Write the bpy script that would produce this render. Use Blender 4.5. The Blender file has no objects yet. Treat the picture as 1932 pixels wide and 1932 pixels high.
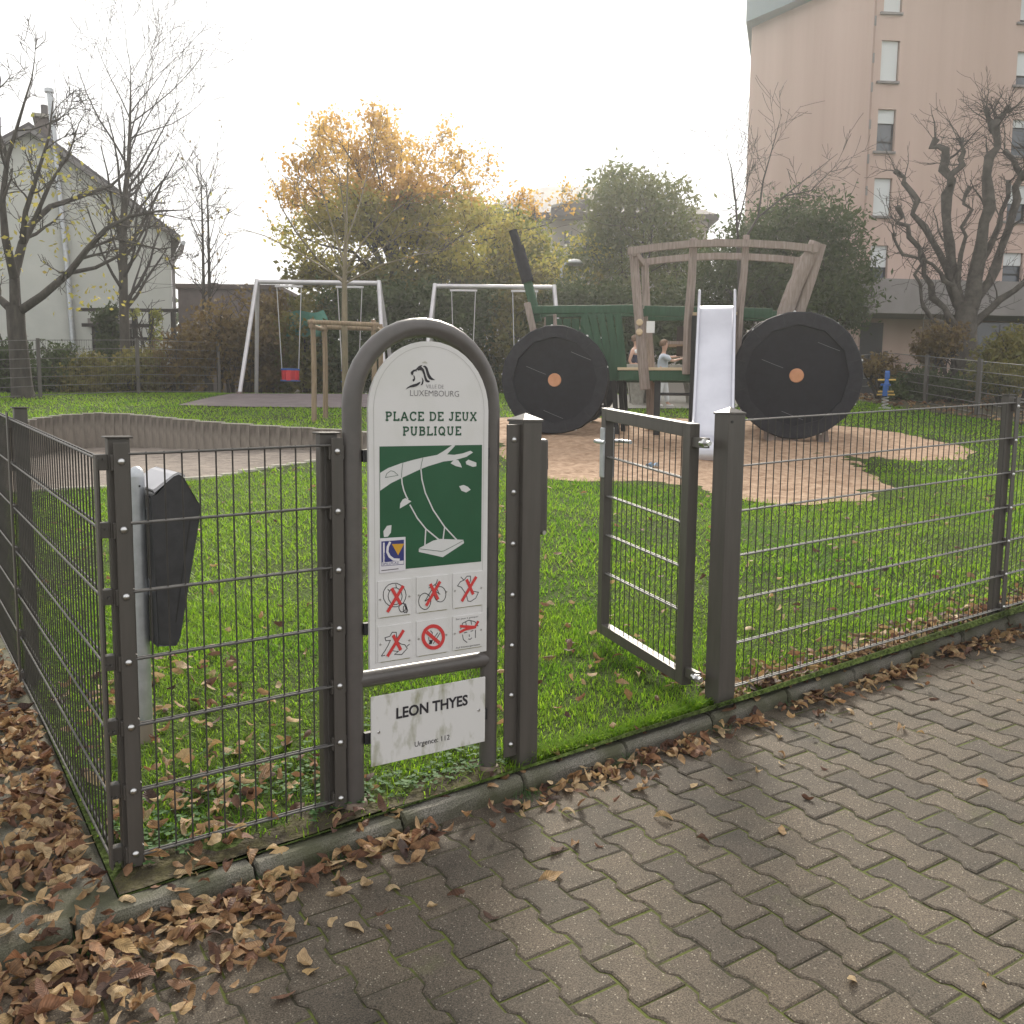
import bpy, bmesh, math, random
import numpy as np
from mathutils import Vector, Matrix
from mathutils.geometry import tessellate_polygon, delaunay_2d_cdt

R = math.radians
scene = bpy.context.scene
COL = scene.collection

# ------------------------------------------------------------------ camera
CAM = Vector((-0.4126, -2.8006, 1.3956))
YAW, PITCH, ROLL = 0.594, 0.1137, 0.0113
_f = Vector((math.sin(YAW) * math.cos(PITCH), math.cos(YAW) * math.cos(PITCH), -math.sin(PITCH)))
_r = Vector((math.cos(YAW), -math.sin(YAW), 0))
_u = _r.cross(_f)
_r2 = _r * math.cos(ROLL) + _u * math.sin(ROLL)
_u2 = -_r * math.sin(ROLL) + _u * math.cos(ROLL)
cam_data = bpy.data.cameras.new('camera')
cam_data.sensor_width = 36.0
cam_data.lens = 36.0 * 1800 / 2000
cam_data.clip_start = 0.05
cam_data.clip_end = 3000
cam = bpy.data.objects.new('camera', cam_data)
cam.matrix_world = Matrix(((_r2.x, _u2.x, -_f.x, CAM.x), (_r2.y, _u2.y, -_f.y, CAM.y), (_r2.z, _u2.z, -_f.z, CAM.z), (0, 0, 0, 1)))
COL.objects.link(cam)
scene.camera = cam

# ------------------------------------------------------------------ world, sun, exposure
SUN_AZ = YAW + R(4)      # compass direction (from +Y towards +X) where the sun stands
SUN_EL = R(33)
world = bpy.data.worlds.new('World')
scene.world = world
world.use_nodes = True
wn, wl = world.node_tree.nodes, world.node_tree.links
wn.clear()
w_out = wn.new('ShaderNodeOutputWorld')
sky = wn.new('ShaderNodeTexSky')
sky.sky_type = 'NISHITA'
sky.sun_disc = False
sky.sun_elevation = SUN_EL
sky.sun_rotation = SUN_AZ
sky.air_density = 1.2
sky.dust_density = 3.0
bg_sky = wn.new('ShaderNodeBackground'); bg_sky.inputs['Strength'].default_value = 0.11
wl.new(sky.outputs['Color'], bg_sky.inputs['Color'])
bg_cloud = wn.new('ShaderNodeBackground')
bg_cloud.inputs['Color'].default_value = (1.0, 0.992, 0.985, 1); bg_cloud.inputs['Strength'].default_value = 1.0
tc = wn.new('ShaderNodeTexCoord')
cn = wn.new('ShaderNodeTexNoise'); cn.inputs['Scale'].default_value = 1.6; cn.inputs['Detail'].default_value = 5; cn.inputs['Roughness'].default_value = 0.55
cr = wn.new('ShaderNodeValToRGB')
cr.color_ramp.elements[0].position = 0.27; cr.color_ramp.elements[0].color = (0.55, 0.55, 0.55, 1)
cr.color_ramp.elements[1].position = 0.45; cr.color_ramp.elements[1].color = (1, 1, 1, 1)
wmix = wn.new('ShaderNodeMixShader')
wl.new(tc.outputs['Generated'], cn.inputs['Vector']); wl.new(cn.outputs['Fac'], cr.inputs['Fac'])
wl.new(cr.outputs['Color'], wmix.inputs['Fac'])
wl.new(bg_sky.outputs[0], wmix.inputs[1]); wl.new(bg_cloud.outputs[0], wmix.inputs[2])
wl.new(wmix.outputs[0], w_out.inputs['Surface'])

sun_data = bpy.data.lights.new('sun', 'SUN')
sun_data.energy = 4.5
sun_data.angle = R(16.0)
sun_data.color = (1.0, 0.92, 0.79)
sun = bpy.data.objects.new('sun', sun_data)
_sd = Vector((math.sin(SUN_AZ) * math.cos(SUN_EL), math.cos(SUN_AZ) * math.cos(SUN_EL), math.sin(SUN_EL)))
sun.rotation_euler = _sd.to_track_quat('Z', 'Y').to_euler()
sun.location = (0, 0, 30)
COL.objects.link(sun)

scene.view_settings.view_transform = 'Standard'
scene.view_settings.look = 'None'
scene.view_settings.exposure = 0.42
scene.view_settings.gamma = 1.0
scene.render.engine = 'CYCLES'
scene.cycles.use_denoising = True
scene.cycles.max_bounces = 6
scene.cycles.diffuse_bounces = 3
scene.cycles.transmission_bounces = 4
scene.cycles.glossy_bounces = 3
scene.cycles.caustics_reflective = False
scene.cycles.caustics_refractive = False

GLARE_VEIL = .0016

# ------------------------------------------------------------------ helpers
rng = random.Random(7)
nrng = np.random.default_rng(11)
PX = 2000 / 1932 / 1800       # metres per survey unit at one metre
FWD = Vector((math.sin(YAW), math.cos(YAW), 0))
RGT = Vector((math.cos(YAW), -math.sin(YAW), 0))


def Gs(x, y):
    """lawn height (scalar or numpy)"""
    x = np.asarray(x, float); y = np.asarray(y, float)
    s = .56 * x + .83 * y
    s2 = np.where(s > 19, 19 + (s - 19) * .12, s)
    k = np.where(s > 19, s2 / np.maximum(s, 1e-6), 1.0)
    e = np.log1p(np.exp((s2 - 3) * 1.2)) / 1.2
    return -.0074 + (.037 * x + .04 * y) * k + .04 * e


def G(x, y):
    return float(Gs(x, y))


def Gp(x, y):
    """paved path height"""
    return -.066 + .037 * x + .03 * y


def sight(xd, yd, fwd):
    """surveyed bearing (xd, yd) at a horizontal forward distance -> world point"""
    v = _f + _r2 * ((xd - 966) * PX) - _u2 * ((yd - 966) * PX)
    return CAM + v * (fwd / v.dot(FWD))


def bgp(lat, fwd):
    return (CAM.x + RGT.x * lat + FWD.x * fwd, CAM.y + RGT.y * lat + FWD.y * fwd)


def dist_fwd(x, y):
    return (x - CAM.x) * FWD.x + (y - CAM.y) * FWD.y


def in_poly(x, y, poly):
    x = np.asarray(x, float); y = np.asarray(y, float)
    c = np.zeros(np.broadcast(x, y).shape, bool)
    n = len(poly)
    for i in range(n):
        x1, y1 = poly[i][0], poly[i][1]; x2, y2 = poly[(i + 1) % n][0], poly[(i + 1) % n][1]
        cond = ((y1 > y) != (y2 > y))
        with np.errstate(divide='ignore', invalid='ignore'):
            xi = (x2 - x1) * (y - y1) / ((y2 - y1) if y2 != y1 else 1e-9) + x1
        c ^= cond & (x < xi)
    return c


class MB:
    def __init__(s):
        s.v = []; s.f = []

    def box(s, x0, x1, y0, y1, z0, z1):
        b = len(s.v)
        s.v += [(x0, y0, z0), (x1, y0, z0), (x1, y1, z0), (x0, y1, z0), (x0, y0, z1), (x1, y0, z1), (x1, y1, z1), (x0, y1, z1)]
        s.f += [(b, b + 3, b + 2, b + 1), (b + 4, b + 5, b + 6, b + 7), (b, b + 1, b + 5, b + 4), (b + 1, b + 2, b + 6, b + 5), (b + 2, b + 3, b + 7, b + 6), (b + 3, b, b + 4, b + 7)]
        return s

    def beam(s, a, c, w, h, up=(0, 0, 1)):
        """rectangular bar from a to c, w across, h along 'up'"""
        a = Vector(a); c = Vector(c); d = (c - a).normalized(); up = Vector(up)
        sx = d.cross(up)
        if sx.length < 1e-5: sx = d.cross(Vector((0, 1, 0)))
        sx.normalize(); uu = sx.cross(d).normalized()
        b = len(s.v)
        for p in (a, c):
            for i, j in ((-1, -1), (1, -1), (1, 1), (-1, 1)):
                s.v.append(tuple(p + sx * (i * w / 2) + uu * (j * h / 2)))
        s.f += [(b, b + 1, b + 2, b + 3), (b + 7, b + 6, b + 5, b + 4)]
        for i in range(4):
            j = (i + 1) % 4
            s.f.append((b + j, b + i, b + 4 + i, b + 4 + j))
        return s

    def tube(s, pts, r, n=8, cap=True):
        pts = [Vector(p) for p in pts]
        m = len(pts)
        if not hasattr(r, '__len__'): r = [r] * m
        t0 = (pts[1] - pts[0]).normalized()
        ref = Vector((0, 0, 1)) if abs(t0.z) < .9 else Vector((1, 0, 0))
        a = t0.cross(ref).normalized()
        b0 = len(s.v)
        for i in range(m):
            if i == 0: t = t0
            elif i == m - 1: t = (pts[i] - pts[i - 1]).normalized()
            else:
                t = (pts[i + 1] - pts[i - 1])
                t = t.normalized() if t.length > 1e-9 else t0
            a = (a - t * a.dot(t))
            a = a.normalized() if a.length > 1e-6 else t.orthogonal().normalized()
            bb = t.cross(a)
            for j in range(n):
                th = 2 * math.pi * j / n
                s.v.append(tuple(pts[i] + (a * math.cos(th) + bb * math.sin(th)) * r[i]))
        for i in range(m - 1):
            for j in range(n):
                k = (j + 1) % n
                s.f.append((b0 + i * n + j, b0 + i * n + k, b0 + (i + 1) * n + k, b0 + (i + 1) * n + j))
        if cap and n > 2:
            s.f.append(tuple(b0 + j for j in reversed(range(n))))
            s.f.append(tuple(b0 + (m - 1) * n + j for j in range(n)))
        return s

    def prism(s, poly, y0, y1, axes='xz'):
        """extrude polygon given in two axes along the third"""
        n = len(poly); b = len(s.v)

        def P(p, d):
            if axes == 'xz': return (p[0], d, p[1])
            if axes == 'xy': return (p[0], p[1], d)
            return (d, p[0], p[1])
        for d in (y0, y1):
            for p in poly: s.v.append(P(p, d))
        tri = tessellate_polygon([[Vector((p[0], p[1], 0)) for p in poly]])
        for t in tri:
            s.f.append((b + t[0], b + t[1], b + t[2])); s.f.append((b + n + t[2], b + n + t[1], b + n + t[0]))
        for i in range(n):
            j = (i + 1) % n
            s.f.append((b + i, b + j, b + n + j, b + n + i))
        return s

    def flat(s, poly, y):
        b = len(s.v); s.v += [(p[0], y, p[1]) for p in poly]
        for t in tessellate_polygon([[Vector((p[0], p[1], 0)) for p in poly]]):
            s.f.append((b + t[0], b + t[1], b + t[2]))
        return s

    def ribbon(s, pts, w, y, closed=False):
        """mitred flat stroke in xz at depth y"""
        P = [Vector((p[0], p[1])) for p in pts]
        if (P[0] - P[-1]).length < 1e-6 and len(P) > 3:
            closed = True; P = P[:-1]
        n = len(P); L = []
        for i in range(n):
            if closed: d0 = P[i] - P[i - 1]; d1 = P[(i + 1) % n] - P[i]
            else:
                d0 = P[i] - P[i - 1] if i else P[1] - P[0]
                d1 = P[i + 1] - P[i] if i < n - 1 else P[i] - P[i - 1]
            d0 = d0.normalized() if d0.length > 1e-9 else Vector((1, 0)); d1 = d1.normalized() if d1.length > 1e-9 else d0
            nn = Vector((-d0.y - d1.y, d0.x + d1.x))
            if nn.length < .3: nn = Vector((-d1.y, d1.x))
            nn.normalize()
            c = max(.45, nn.dot(Vector((-d1.y, d1.x))))
            L.append(nn * (w / 2 / c))
        b = len(s.v)
        for p, o in zip(P, L):
            s.v.append((p.x + o.x, y, p.y + o.y)); s.v.append((p.x - o.x, y, p.y - o.y))
        for i in range(n if closed else n - 1):
            j = (i + 1) % n
            s.f.append((b + 2 * i, b + 2 * i + 1, b + 2 * j + 1, b + 2 * j))
        return s

    def lathe(s, prof, c=(0, 0, 0), n=16, axis='z'):
        b = len(s.v); m = len(prof)
        for (r, h) in prof:
            for j in range(n):
                a = 2 * math.pi * j / n
                p = (r * math.cos(a), r * math.sin(a), h)
                if axis == 'y': p = (p[0], p[2], p[1])
                if axis == 'x': p = (p[2], p[0], p[1])
                s.v.append((p[0] + c[0], p[1] + c[1], p[2] + c[2]))
        for i in range(m - 1):
            for j in range(n):
                k = (j + 1) % n
                s.f.append((b + i * n + j, b + i * n + k, b + (i + 1) * n + k, b + (i + 1) * n + j))
        s.f.append(tuple(b + j for j in reversed(range(n)))); s.f.append(tuple(b + (m - 1) * n + j for j in range(n)))
        return s

    def shift(s, o):
        s.v = [(p[0] + o[0], p[1] + o[1], p[2] + o[2]) for p in s.v]
        return s

    def mesh(s, name, mat, smooth=False, bevel=0, fixn=True):
        me = bpy.data.meshes.new(name)
        me.from_pydata([tuple(p) for p in s.v], [], s.f)
        if fixn or bevel:
            bm = bmesh.new(); bm.from_mesh(me)
            if bevel:
                bmesh.ops.remove_doubles(bm, verts=bm.verts, dist=1e-5)
                es = [e for e in bm.edges if len(e.link_faces) == 2 and e.calc_face_angle(0) > R(30)]
                bmesh.ops.bevel(bm, geom=es, offset=bevel, segments=2, affect='EDGES', profile=.6, clamp_overlap=True)
            bmesh.ops.recalc_face_normals(bm, faces=bm.faces)
            bm.to_mesh(me); bm.free()
        if mat is not None:
            for m in (mat if isinstance(mat, (list, tuple)) else [mat]): me.materials.append(m)
        if smooth:
            me.shade_smooth()
            if smooth != 'all':
                me.set_sharp_from_angle(angle=R(40))
        return me


def link(name, me, parent=None, loc=None, rz=0):
    o = bpy.data.objects.new(name, me); COL.objects.link(o)
    if parent is not None: o.parent = parent
    if loc is not None: o.location = loc
    if rz: o.rotation_euler = (0, 0, rz)
    return o


def part(name, mb, mat, parent, smooth=False, bevel=0, label=None, kind=None):
    o = link(name, mb.mesh(name, mat, smooth, bevel), parent)
    if label: o['label'] = label
    if kind: o['kind'] = kind
    return o


def thing(name, label, cat, loc=(0, 0, 0), rz=0, group=None):
    o = bpy.data.objects.new(name, None); COL.objects.link(o)
    o.empty_display_size = .1
    o.location = loc; o.rotation_euler = (0, 0, rz)
    tag(o, label, cat, group)
    return o


def tag(o, label=None, cat=None, group=None, kind=None):
    if label: o['label'] = label
    if cat: o['category'] = cat
    if group: o['group'] = group
    if kind: o['kind'] = kind
    return o


def copy_tree(o, parent=None):
    c = o.copy(); COL.objects.link(c)
    c.parent = parent
    for ch in o.children: copy_tree(ch, c)
    return c


def np_mesh(name, V, F, mat, smooth=False, uv=None):
    V = np.ascontiguousarray(V, dtype=np.float32); F = np.ascontiguousarray(F, dtype=np.int32)
    me = bpy.data.meshes.new(name)
    m, k = F.shape
    me.vertices.add(len(V)); me.vertices.foreach_set('co', V.ravel())
    me.loops.add(m * k); me.loops.foreach_set('vertex_index', F.ravel())
    me.polygons.add(m)
    me.polygons.foreach_set('loop_start', np.arange(0, m * k, k, dtype=np.int32))
    try: me.polygons.foreach_set('loop_total', np.full(m, k, dtype=np.int32))
    except Exception: pass
    me.update(calc_edges=True)
    if uv is not None:
        lay = me.uv_layers.new(name='UVMap')
        lay.data.foreach_set('uv', np.ascontiguousarray(np.asarray(uv, dtype=np.float32)[F.ravel()]).ravel())
    me.validate()
    if mat is not None:
        for q in (mat if isinstance(mat, (list, tuple)) else [mat]): me.materials.append(q)
    if smooth: me.shade_smooth()
    return me


# ------------------------------------------------------------------ materials
def new_mat(name):
    m = bpy.data.materials.new(name); m.use_nodes = True
    nt = m.node_tree; nt.nodes.clear()
    out = nt.nodes.new('ShaderNodeOutputMaterial')
    return m, nt.nodes, nt.links, out


def mat(name, col, rough=.6, col2=None, scale=8, detail=4, bump=0, bscale=None, metal=0, spec=.4, stretch=None, contrast=(.35, .65), coat=0, bdist=.01):
    """principled surface; a noise blends col and col2 (wear, grain), optional bump"""
    m, N, L, out = new_mat(name)
    b = N.new('ShaderNodeBsdfPrincipled')
    b.inputs['Roughness'].default_value = rough; b.inputs['Metallic'].default_value = metal
    b.inputs['Specular IOR Level'].default_value = spec
    b.inputs['Coat Weight'].default_value = coat
    L.new(b.outputs[0], out.inputs['Surface'])
    t = N.new('ShaderNodeTexCoord'); vec = t.outputs['Object']
    if stretch:
        mp = N.new('ShaderNodeMapping'); mp.inputs['Scale'].default_value = stretch; L.new(vec, mp.inputs[0]); vec = mp.outputs[0]
    if col2 is not None:
        n = N.new('ShaderNodeTexNoise'); n.inputs['Scale'].default_value = scale; n.inputs['Detail'].default_value = detail
        n.inputs['Roughness'].default_value = .6
        L.new(vec, n.inputs['Vector'])
        r = N.new('ShaderNodeValToRGB')
        r.color_ramp.elements[0].position = contrast[0]; r.color_ramp.elements[0].color = (*col, 1)
        r.color_ramp.elements[1].position = contrast[1]; r.color_ramp.elements[1].color = (*col2, 1)
        L.new(n.outputs['Fac'], r.inputs['Fac']); L.new(r.outputs['Color'], b.inputs['Base Color'])
    else:
        b.inputs['Base Color'].default_value = (*col, 1)
    if bump:
        n2 = N.new('ShaderNodeTexNoise'); n2.inputs['Scale'].default_value = bscale or scale * 4; n2.inputs['Detail'].default_value = 5
        L.new(vec, n2.inputs['Vector'])
        bp = N.new('ShaderNodeBump'); bp.inputs['Strength'].default_value = bump; bp.inputs['Distance'].default_value = bdist
        L.new(n2.outputs['Fac'], bp.inputs['Height']); L.new(bp.outputs[0], b.inputs['Normal'])
    return m


def leaf_mat(name, cols, trans=.45, rough=.55, patch=0):
    """leaf colours picked per leaf; part of the light passes through"""
    m, N, L, out = new_mat(name)
    g = N.new('ShaderNodeNewGeometry'); oi = N.new('ShaderNodeObjectInfo')
    ad = N.new('ShaderNodeMath'); ad.operation = 'ADD'
    L.new(g.outputs['Random Per Island'], ad.inputs[0]); L.new(oi.outputs['Random'], ad.inputs[1])
    fr = N.new('ShaderNodeMath'); fr.operation = 'FRACT'; L.new(ad.outputs[0], fr.inputs[0])
    r = N.new('ShaderNodeValToRGB'); r.color_ramp.interpolation = 'LINEAR'
    n = len(cols)
    while len(r.color_ramp.elements) < n: r.color_ramp.elements.new(.5)
    for i, c in enumerate(cols):
        r.color_ramp.elements[i].position = i / max(1, n - 1); r.color_ramp.elements[i].color = (*c, 1)
    fac = fr.outputs[0]
    if patch:
        t = N.new('ShaderNodeTexCoord'); nz = N.new('ShaderNodeTexNoise'); nz.inputs['Scale'].default_value = patch; nz.inputs['Detail'].default_value = 3
        L.new(t.outputs['Object'], nz.inputs['Vector'])
        mr = N.new('ShaderNodeMapRange'); mr.inputs['From Min'].default_value = .3; mr.inputs['From Max'].default_value = .7
        L.new(nz.outputs['Fac'], mr.inputs['Value'])
        mx = N.new('ShaderNodeMix'); mx.inputs[0].default_value = .55
        L.new(fr.outputs[0], mx.inputs[2]); L.new(mr.outputs[0], mx.inputs[3]); fac = mx.outputs[0]
    L.new(fac, r.inputs['Fac'])
    d = N.new('ShaderNodeBsdfPrincipled'); d.inputs['Roughness'].default_value = rough; d.inputs['Specular IOR Level'].default_value = .3
    tr = N.new('ShaderNodeBsdfTranslucent')
    L.new(r.outputs['Color'], d.inputs['Base Color']); L.new(r.outputs['Color'], tr.inputs['Color'])
    mix = N.new('ShaderNodeMixShader'); mix.inputs[0].default_value = trans
    L.new(d.outputs[0], mix.inputs[1]); L.new(tr.outputs[0], mix.inputs[2]); L.new(mix.outputs[0], out.inputs['Surface'])
    return m


M = {}
M['fence'] = mat('fence_paint', (.083, .074, .066), .42, (.058, .052, .046), 7, spec=.45, stretch=(5, 5, .5), detail=8, contrast=(.3, .75))
M['wire'] = mat('wire_paint', (.035, .032, .029), .6, (.055, .05, .046), 12, spec=.35)
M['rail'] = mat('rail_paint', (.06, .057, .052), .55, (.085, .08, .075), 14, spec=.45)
M['railskylit'] = mat('rail_paint_skylit', (.115, .11, .104), .52, (.16, .155, .147), 14, spec=.5)  # lighter copy of the rail paint: sky reflection put into the colour
M['bolt'] = mat('bolt_steel', (.55, .55, .55), .3, metal=1)
M['galv'] = mat('galvanised', (.38, .40, .42), .42, (.55, .57, .6), 14, metal=.7, contrast=(.3, .7))
M['signtube'] = mat('sign_tube_paint', (.1, .089, .085), .33, (.085, .077, .073), 20, spec=.5)
M['binplastic'] = mat('bin_plastic', (.032, .032, .036), .45, (.045, .045, .05), 25, spec=.4, bump=.05, bscale=200)
M['concrete'] = mat('concrete', (.27, .255, .225), .85, (.36, .34, .30), 14, bump=.3, bscale=90)
M['asphalt'] = mat('side_path', (.13, .128, .12), .9, (.2, .195, .18), 3.5, bump=.4, bscale=160, detail=8)
M['trunk'] = mat('bark_dark', (.04, .034, .029), .9, (.08, .07, .058), 10, bump=.5, stretch=(1, 1, .25))
M['twig'] = mat('twig_bark', (.045, .038, .033), .9)
M['barkpale'] = mat('bark_pale', (.15, .13, .085), .85, (.24, .2, .13), 10, bump=.3, stretch=(1, 1, .3))
M['wood'] = mat('weathered_wood', (.225, .178, .155), .8, (.35, .29, .26), 6, bump=.35, bscale=18, stretch=(6, 6, .6))
M['woodnew'] = mat('plank_wood', (.52, .4, .26), .75, (.62, .5, .34), 7, bump=.2, stretch=(.6, 6, 6))
M['stake'] = mat('stake_wood', (.2, .145, .095), .85, (.31, .235, .155), 5, bump=.3, stretch=(6, 6, .5))
M['green'] = mat('green_stain', (.018, .062, .03), .65, (.028, .088, .045), 5, bump=.2, stretch=(5, 5, .6))
M['rubber'] = mat('black_rubber', (.016, .016, .021), .65, (.026, .026, .033), 12, bump=.15, bscale=60, spec=.2)
M['rubber2'] = mat('black_rubber_disc', (.008, .008, .012), .6, (.013, .013, .019), 9, bump=.1, bscale=60, spec=.2)
M['hub'] = mat('hub_orange', (.48, .22, .11), .6, (.55, .27, .15), 12)
M['black'] = mat('black_steel', (.02, .02, .022), .5)
M['steel'] = mat('slide_steel', (.5, .5, .55), .33, (.56, .56, .61), 3, metal=.85, bump=.03, bscale=8)
M['alu'] = mat('swing_aluminium', (.52, .5, .52), .42, (.6, .58, .6), 6, metal=.55)
M['red'] = mat('red_plastic', (.55, .03, .04), .4)
M['blue'] = mat('blue_plastic', (.02, .09, .3), .5)
M['yellow'] = mat('yellow_plastic', (.65, .42, .1), .5)
M['chain'] = mat('chain_steel', (.5, .49, .48), .4, metal=.6)
M['white'] = mat('white_paint', (.72, .72, .72), .5)

# ------------------------------------------------------------------ ground materials
def lawn_material():
    m, N, L, out = new_mat('lawn_ground')
    t = N.new('ShaderNodeTexCoord')
    n1 = N.new('ShaderNodeTexNoise'); n1.inputs['Scale'].default_value = 1.1; n1.inputs['Detail'].default_value = 6
    n2 = N.new('ShaderNodeTexNoise'); n2.inputs['Scale'].default_value = 45; n2.inputs['Detail'].default_value = 5
    L.new(t.outputs['Object'], n1.inputs['Vector']); L.new(t.outputs['Object'], n2.inputs['Vector'])
    r1 = N.new('ShaderNodeValToRGB')
    r1.color_ramp.elements[0].position = .3; r1.color_ramp.elements[0].color = (.05, .065, .02, 1)
    r1.color_ramp.elements[1].position = .7; r1.color_ramp.elements[1].color = (.085, .13, .028, 1)
    r2 = N.new('ShaderNodeValToRGB')
    r2.color_ramp.elements[0].position = .32; r2.color_ramp.elements[0].color = (.35, .35, .35, 1)
    r2.color_ramp.elements[1].position = .68; r2.color_ramp.elements[1].color = (1.15, 1.15, 1.15, 1)
    L.new(n1.outputs['Fac'], r1.inputs['Fac']); L.new(n2.outputs['Fac'], r2.inputs['Fac'])
    mx = N.new('ShaderNodeMix'); mx.data_type = 'RGBA'; mx.blend_type = 'MULTIPLY'; mx.inputs[0].default_value = 1
    L.new(r1.outputs['Color'], mx.inputs[6]); L.new(r2.outputs['Color'], mx.inputs[7])
    b = N.new('ShaderNodeBsdfPrincipled'); b.inputs['Roughness'].default_value = .95; b.inputs['Specular IOR Level'].default_value = .1
    L.new(mx.outputs[2], b.inputs['Base Color'])
    bp = N.new('ShaderNodeBump'); bp.inputs['Strength'].default_value = .8; bp.inputs['Distance'].default_value = .03
    L.new(n2.outputs['Fac'], bp.inputs['Height']); L.new(bp.outputs[0], b.inputs['Normal'])
    L.new(b.outputs[0], out.inputs['Surface'])
    return m


def paver_material():
    m, N, L, out = new_mat('concrete_paver')
    g = N.new('ShaderNodeNewGeometry'); oi = N.new('ShaderNodeObjectInfo')
    pos = g.outputs['Position']

    def noise(scale, detail=4, rough=.6):
        n = N.new('ShaderNodeTexNoise'); n.inputs['Scale'].default_value = scale; n.inputs['Detail'].default_value = detail; n.inputs['Roughness'].default_value = rough
        L.new(pos, n.inputs['Vector']); return n.outputs['Fac']

    def ramp(f, p0, c0, p1, c1):
        r = N.new('ShaderNodeValToRGB'); e = r.color_ramp.elements
        e[0].position = p0; e[0].color = (*c0, 1); e[1].position = p1; e[1].color = (*c1, 1); L.new(f, r.inputs['Fac']); return r.outputs['Color']

    def mul(a, b, fac=1, mode='MULTIPLY'):
        x = N.new('ShaderNodeMix'); x.data_type = 'RGBA'; x.blend_type = mode
        if isinstance(fac, (int, float)): x.inputs[0].default_value = fac
        else: L.new(fac, x.inputs[0])
        L.new(a, x.inputs[6])
        if isinstance(b, tuple): x.inputs[7].default_value = (*b, 1)
        else: L.new(b, x.inputs[7])
        return x.outputs[2]
    fine = noise(230, 5, .8)
    c = ramp(fine, .38, (.024, .0195, .0155), .62, (.16, .134, .107))
    # pale aggregate specks
    v = N.new('ShaderNodeTexVoronoi'); v.inputs['Scale'].default_value = 105; L.new(pos, v.inputs['Vector'])
    speck = ramp(v.outputs['Distance'], .17, (1, 1, 1), .27, (0, 0, 0))
    gate = ramp(noise(75, 2), .5, (0, 0, 0), .58, (1, 1, 1))
    c = mul(c, (.34, .31, .265), mul(speck, gate), 'MIX')
    ad = N.new('ShaderNodeMath'); ad.operation = 'ADD'; L.new(g.outputs['Random Per Island'], ad.inputs[0]); L.new(oi.outputs['Random'], ad.inputs[1])
    fr = N.new('ShaderNodeMath'); fr.operation = 'FRACT'; L.new(ad.outputs[0], fr.inputs[0])
    c = mul(c, ramp(fr.outputs[0], 0, (.74, .74, .75), .8, (1.08, 1.05, 1.0)))
    # damp dark stains and the trodden lighter dust
    c = mul(c, ramp(noise(1.7, 6, .65), .32, (.72, .73, .71), .52, (1.05, 1.03, 1.0)))
    c = mul(c, ramp(noise(5.5, 4), .3, (.8, .82, .8), .6, (1.04, 1.03, 1.0)))
    # moss film
    c = mul(c, (.1, .115, .03), ramp(noise(3.2, 5, .7), .62, (0, 0, 0), .8, (.45, .45, .45)), 'MIX')
    b = N.new('ShaderNodeBsdfPrincipled'); b.inputs['Roughness'].default_value = .78; b.inputs['Specular IOR Level'].default_value = .35
    L.new(c, b.inputs['Base Color'])
    bp = N.new('ShaderNodeBump'); bp.inputs['Strength'].default_value = .45; bp.inputs['Distance'].default_value = .004
    L.new(fine, bp.inputs['Height']); L.new(bp.outputs[0], b.inputs['Normal'])
    L.new(b.outputs[0], out.inputs['Surface'])
    return m


def kerb_material():
    m, N, L, out = new_mat('kerb_concrete')
    g = N.new('ShaderNodeNewGeometry'); pos = g.outputs['Position']
    b = N.new('ShaderNodeBsdfPrincipled'); b.inputs['Roughness'].default_value = .88
    n = N.new('ShaderNodeTexNoise'); n.inputs['Scale'].default_value = 260; n.inputs['Detail'].default_value = 4; L.new(pos, n.inputs['Vector'])
    n2 = N.new('ShaderNodeTexNoise'); n2.inputs['Scale'].default_value = 4.5; n2.inputs['Detail'].default_value = 6; L.new(pos, n2.inputs['Vector'])
    r = N.new('ShaderNodeValToRGB'); e = r.color_ramp.elements
    e[0].position = .35; e[0].color = (.06, .056, .045, 1); e[1].position = .66; e[1].color = (.235, .22, .185, 1); L.new(n.outputs['Fac'], r.inputs['Fac'])
    r2 = N.new('ShaderNodeValToRGB'); e = r2.color_ramp.elements
    e[0].position = .38; e[0].color = (0, 0, 0, 1); e[1].position = .62; e[1].color = (.85, .85, .85, 1); L.new(n2.outputs['Fac'], r2.inputs['Fac'])
    x = N.new('ShaderNodeMix'); x.data_type = 'RGBA'; L.new(r2.outputs['Color'], x.inputs[0]); L.new(r.outputs['Color'], x.inputs[6]); x.inputs[7].default_value = (.055, .058, .026, 1)
    L.new(x.outputs[2], b.inputs['Base Color'])
    bp = N.new('ShaderNodeBump'); bp.inputs['Strength'].default_value = .5; bp.inputs['Distance'].default_value = .006
    L.new(n.outputs['Fac'], bp.inputs['Height']); L.new(bp.outputs[0], b.inputs['Normal'])
    L.new(b.outputs[0], out.inputs['Surface'])
    return m


M['lawn'] = lawn_material()
M['paver'] = paver_material()
M['kerb'] = kerb_material()
M['joint'] = mat('mossy_joint', (.036, .032, .02), .95, (.085, .1, .02), 7, bump=.5, bscale=120, detail=6, contrast=(.4, .56))
M['sand'] = mat('play_sand', (.27, .17, .105), .95, (.45, .31, .21), 9, bump=1.0, bscale=9, detail=9, bdist=.05)
M['pitsand'] = mat('pit_sand', (.17, .14, .12), .95, (.26, .22, .185), 5, bump=1.0, bscale=8, detail=9, bdist=.06)
M['pad'] = mat('rubber_surface', (.125, .1, .103), .85, (.17, .138, .14), 3.0, bump=.2, bscale=90)
M['palisade'] = mat('palisade_concrete', (.075, .062, .05), .9, (.21, .18, .15), 3.5, bump=.4, bscale=50, detail=8, stretch=(2, 2, .7))
M['paleconcrete'] = mat('pale_concrete', (.36, .34, .29), .85, (.46, .43, .37), 12, bump=.2)
M['soil'] = mat('soil', (.035, .027, .018), .95, (.085, .075, .03), 14, bump=1.0, bscale=60, detail=8, bdist=.02)
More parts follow.
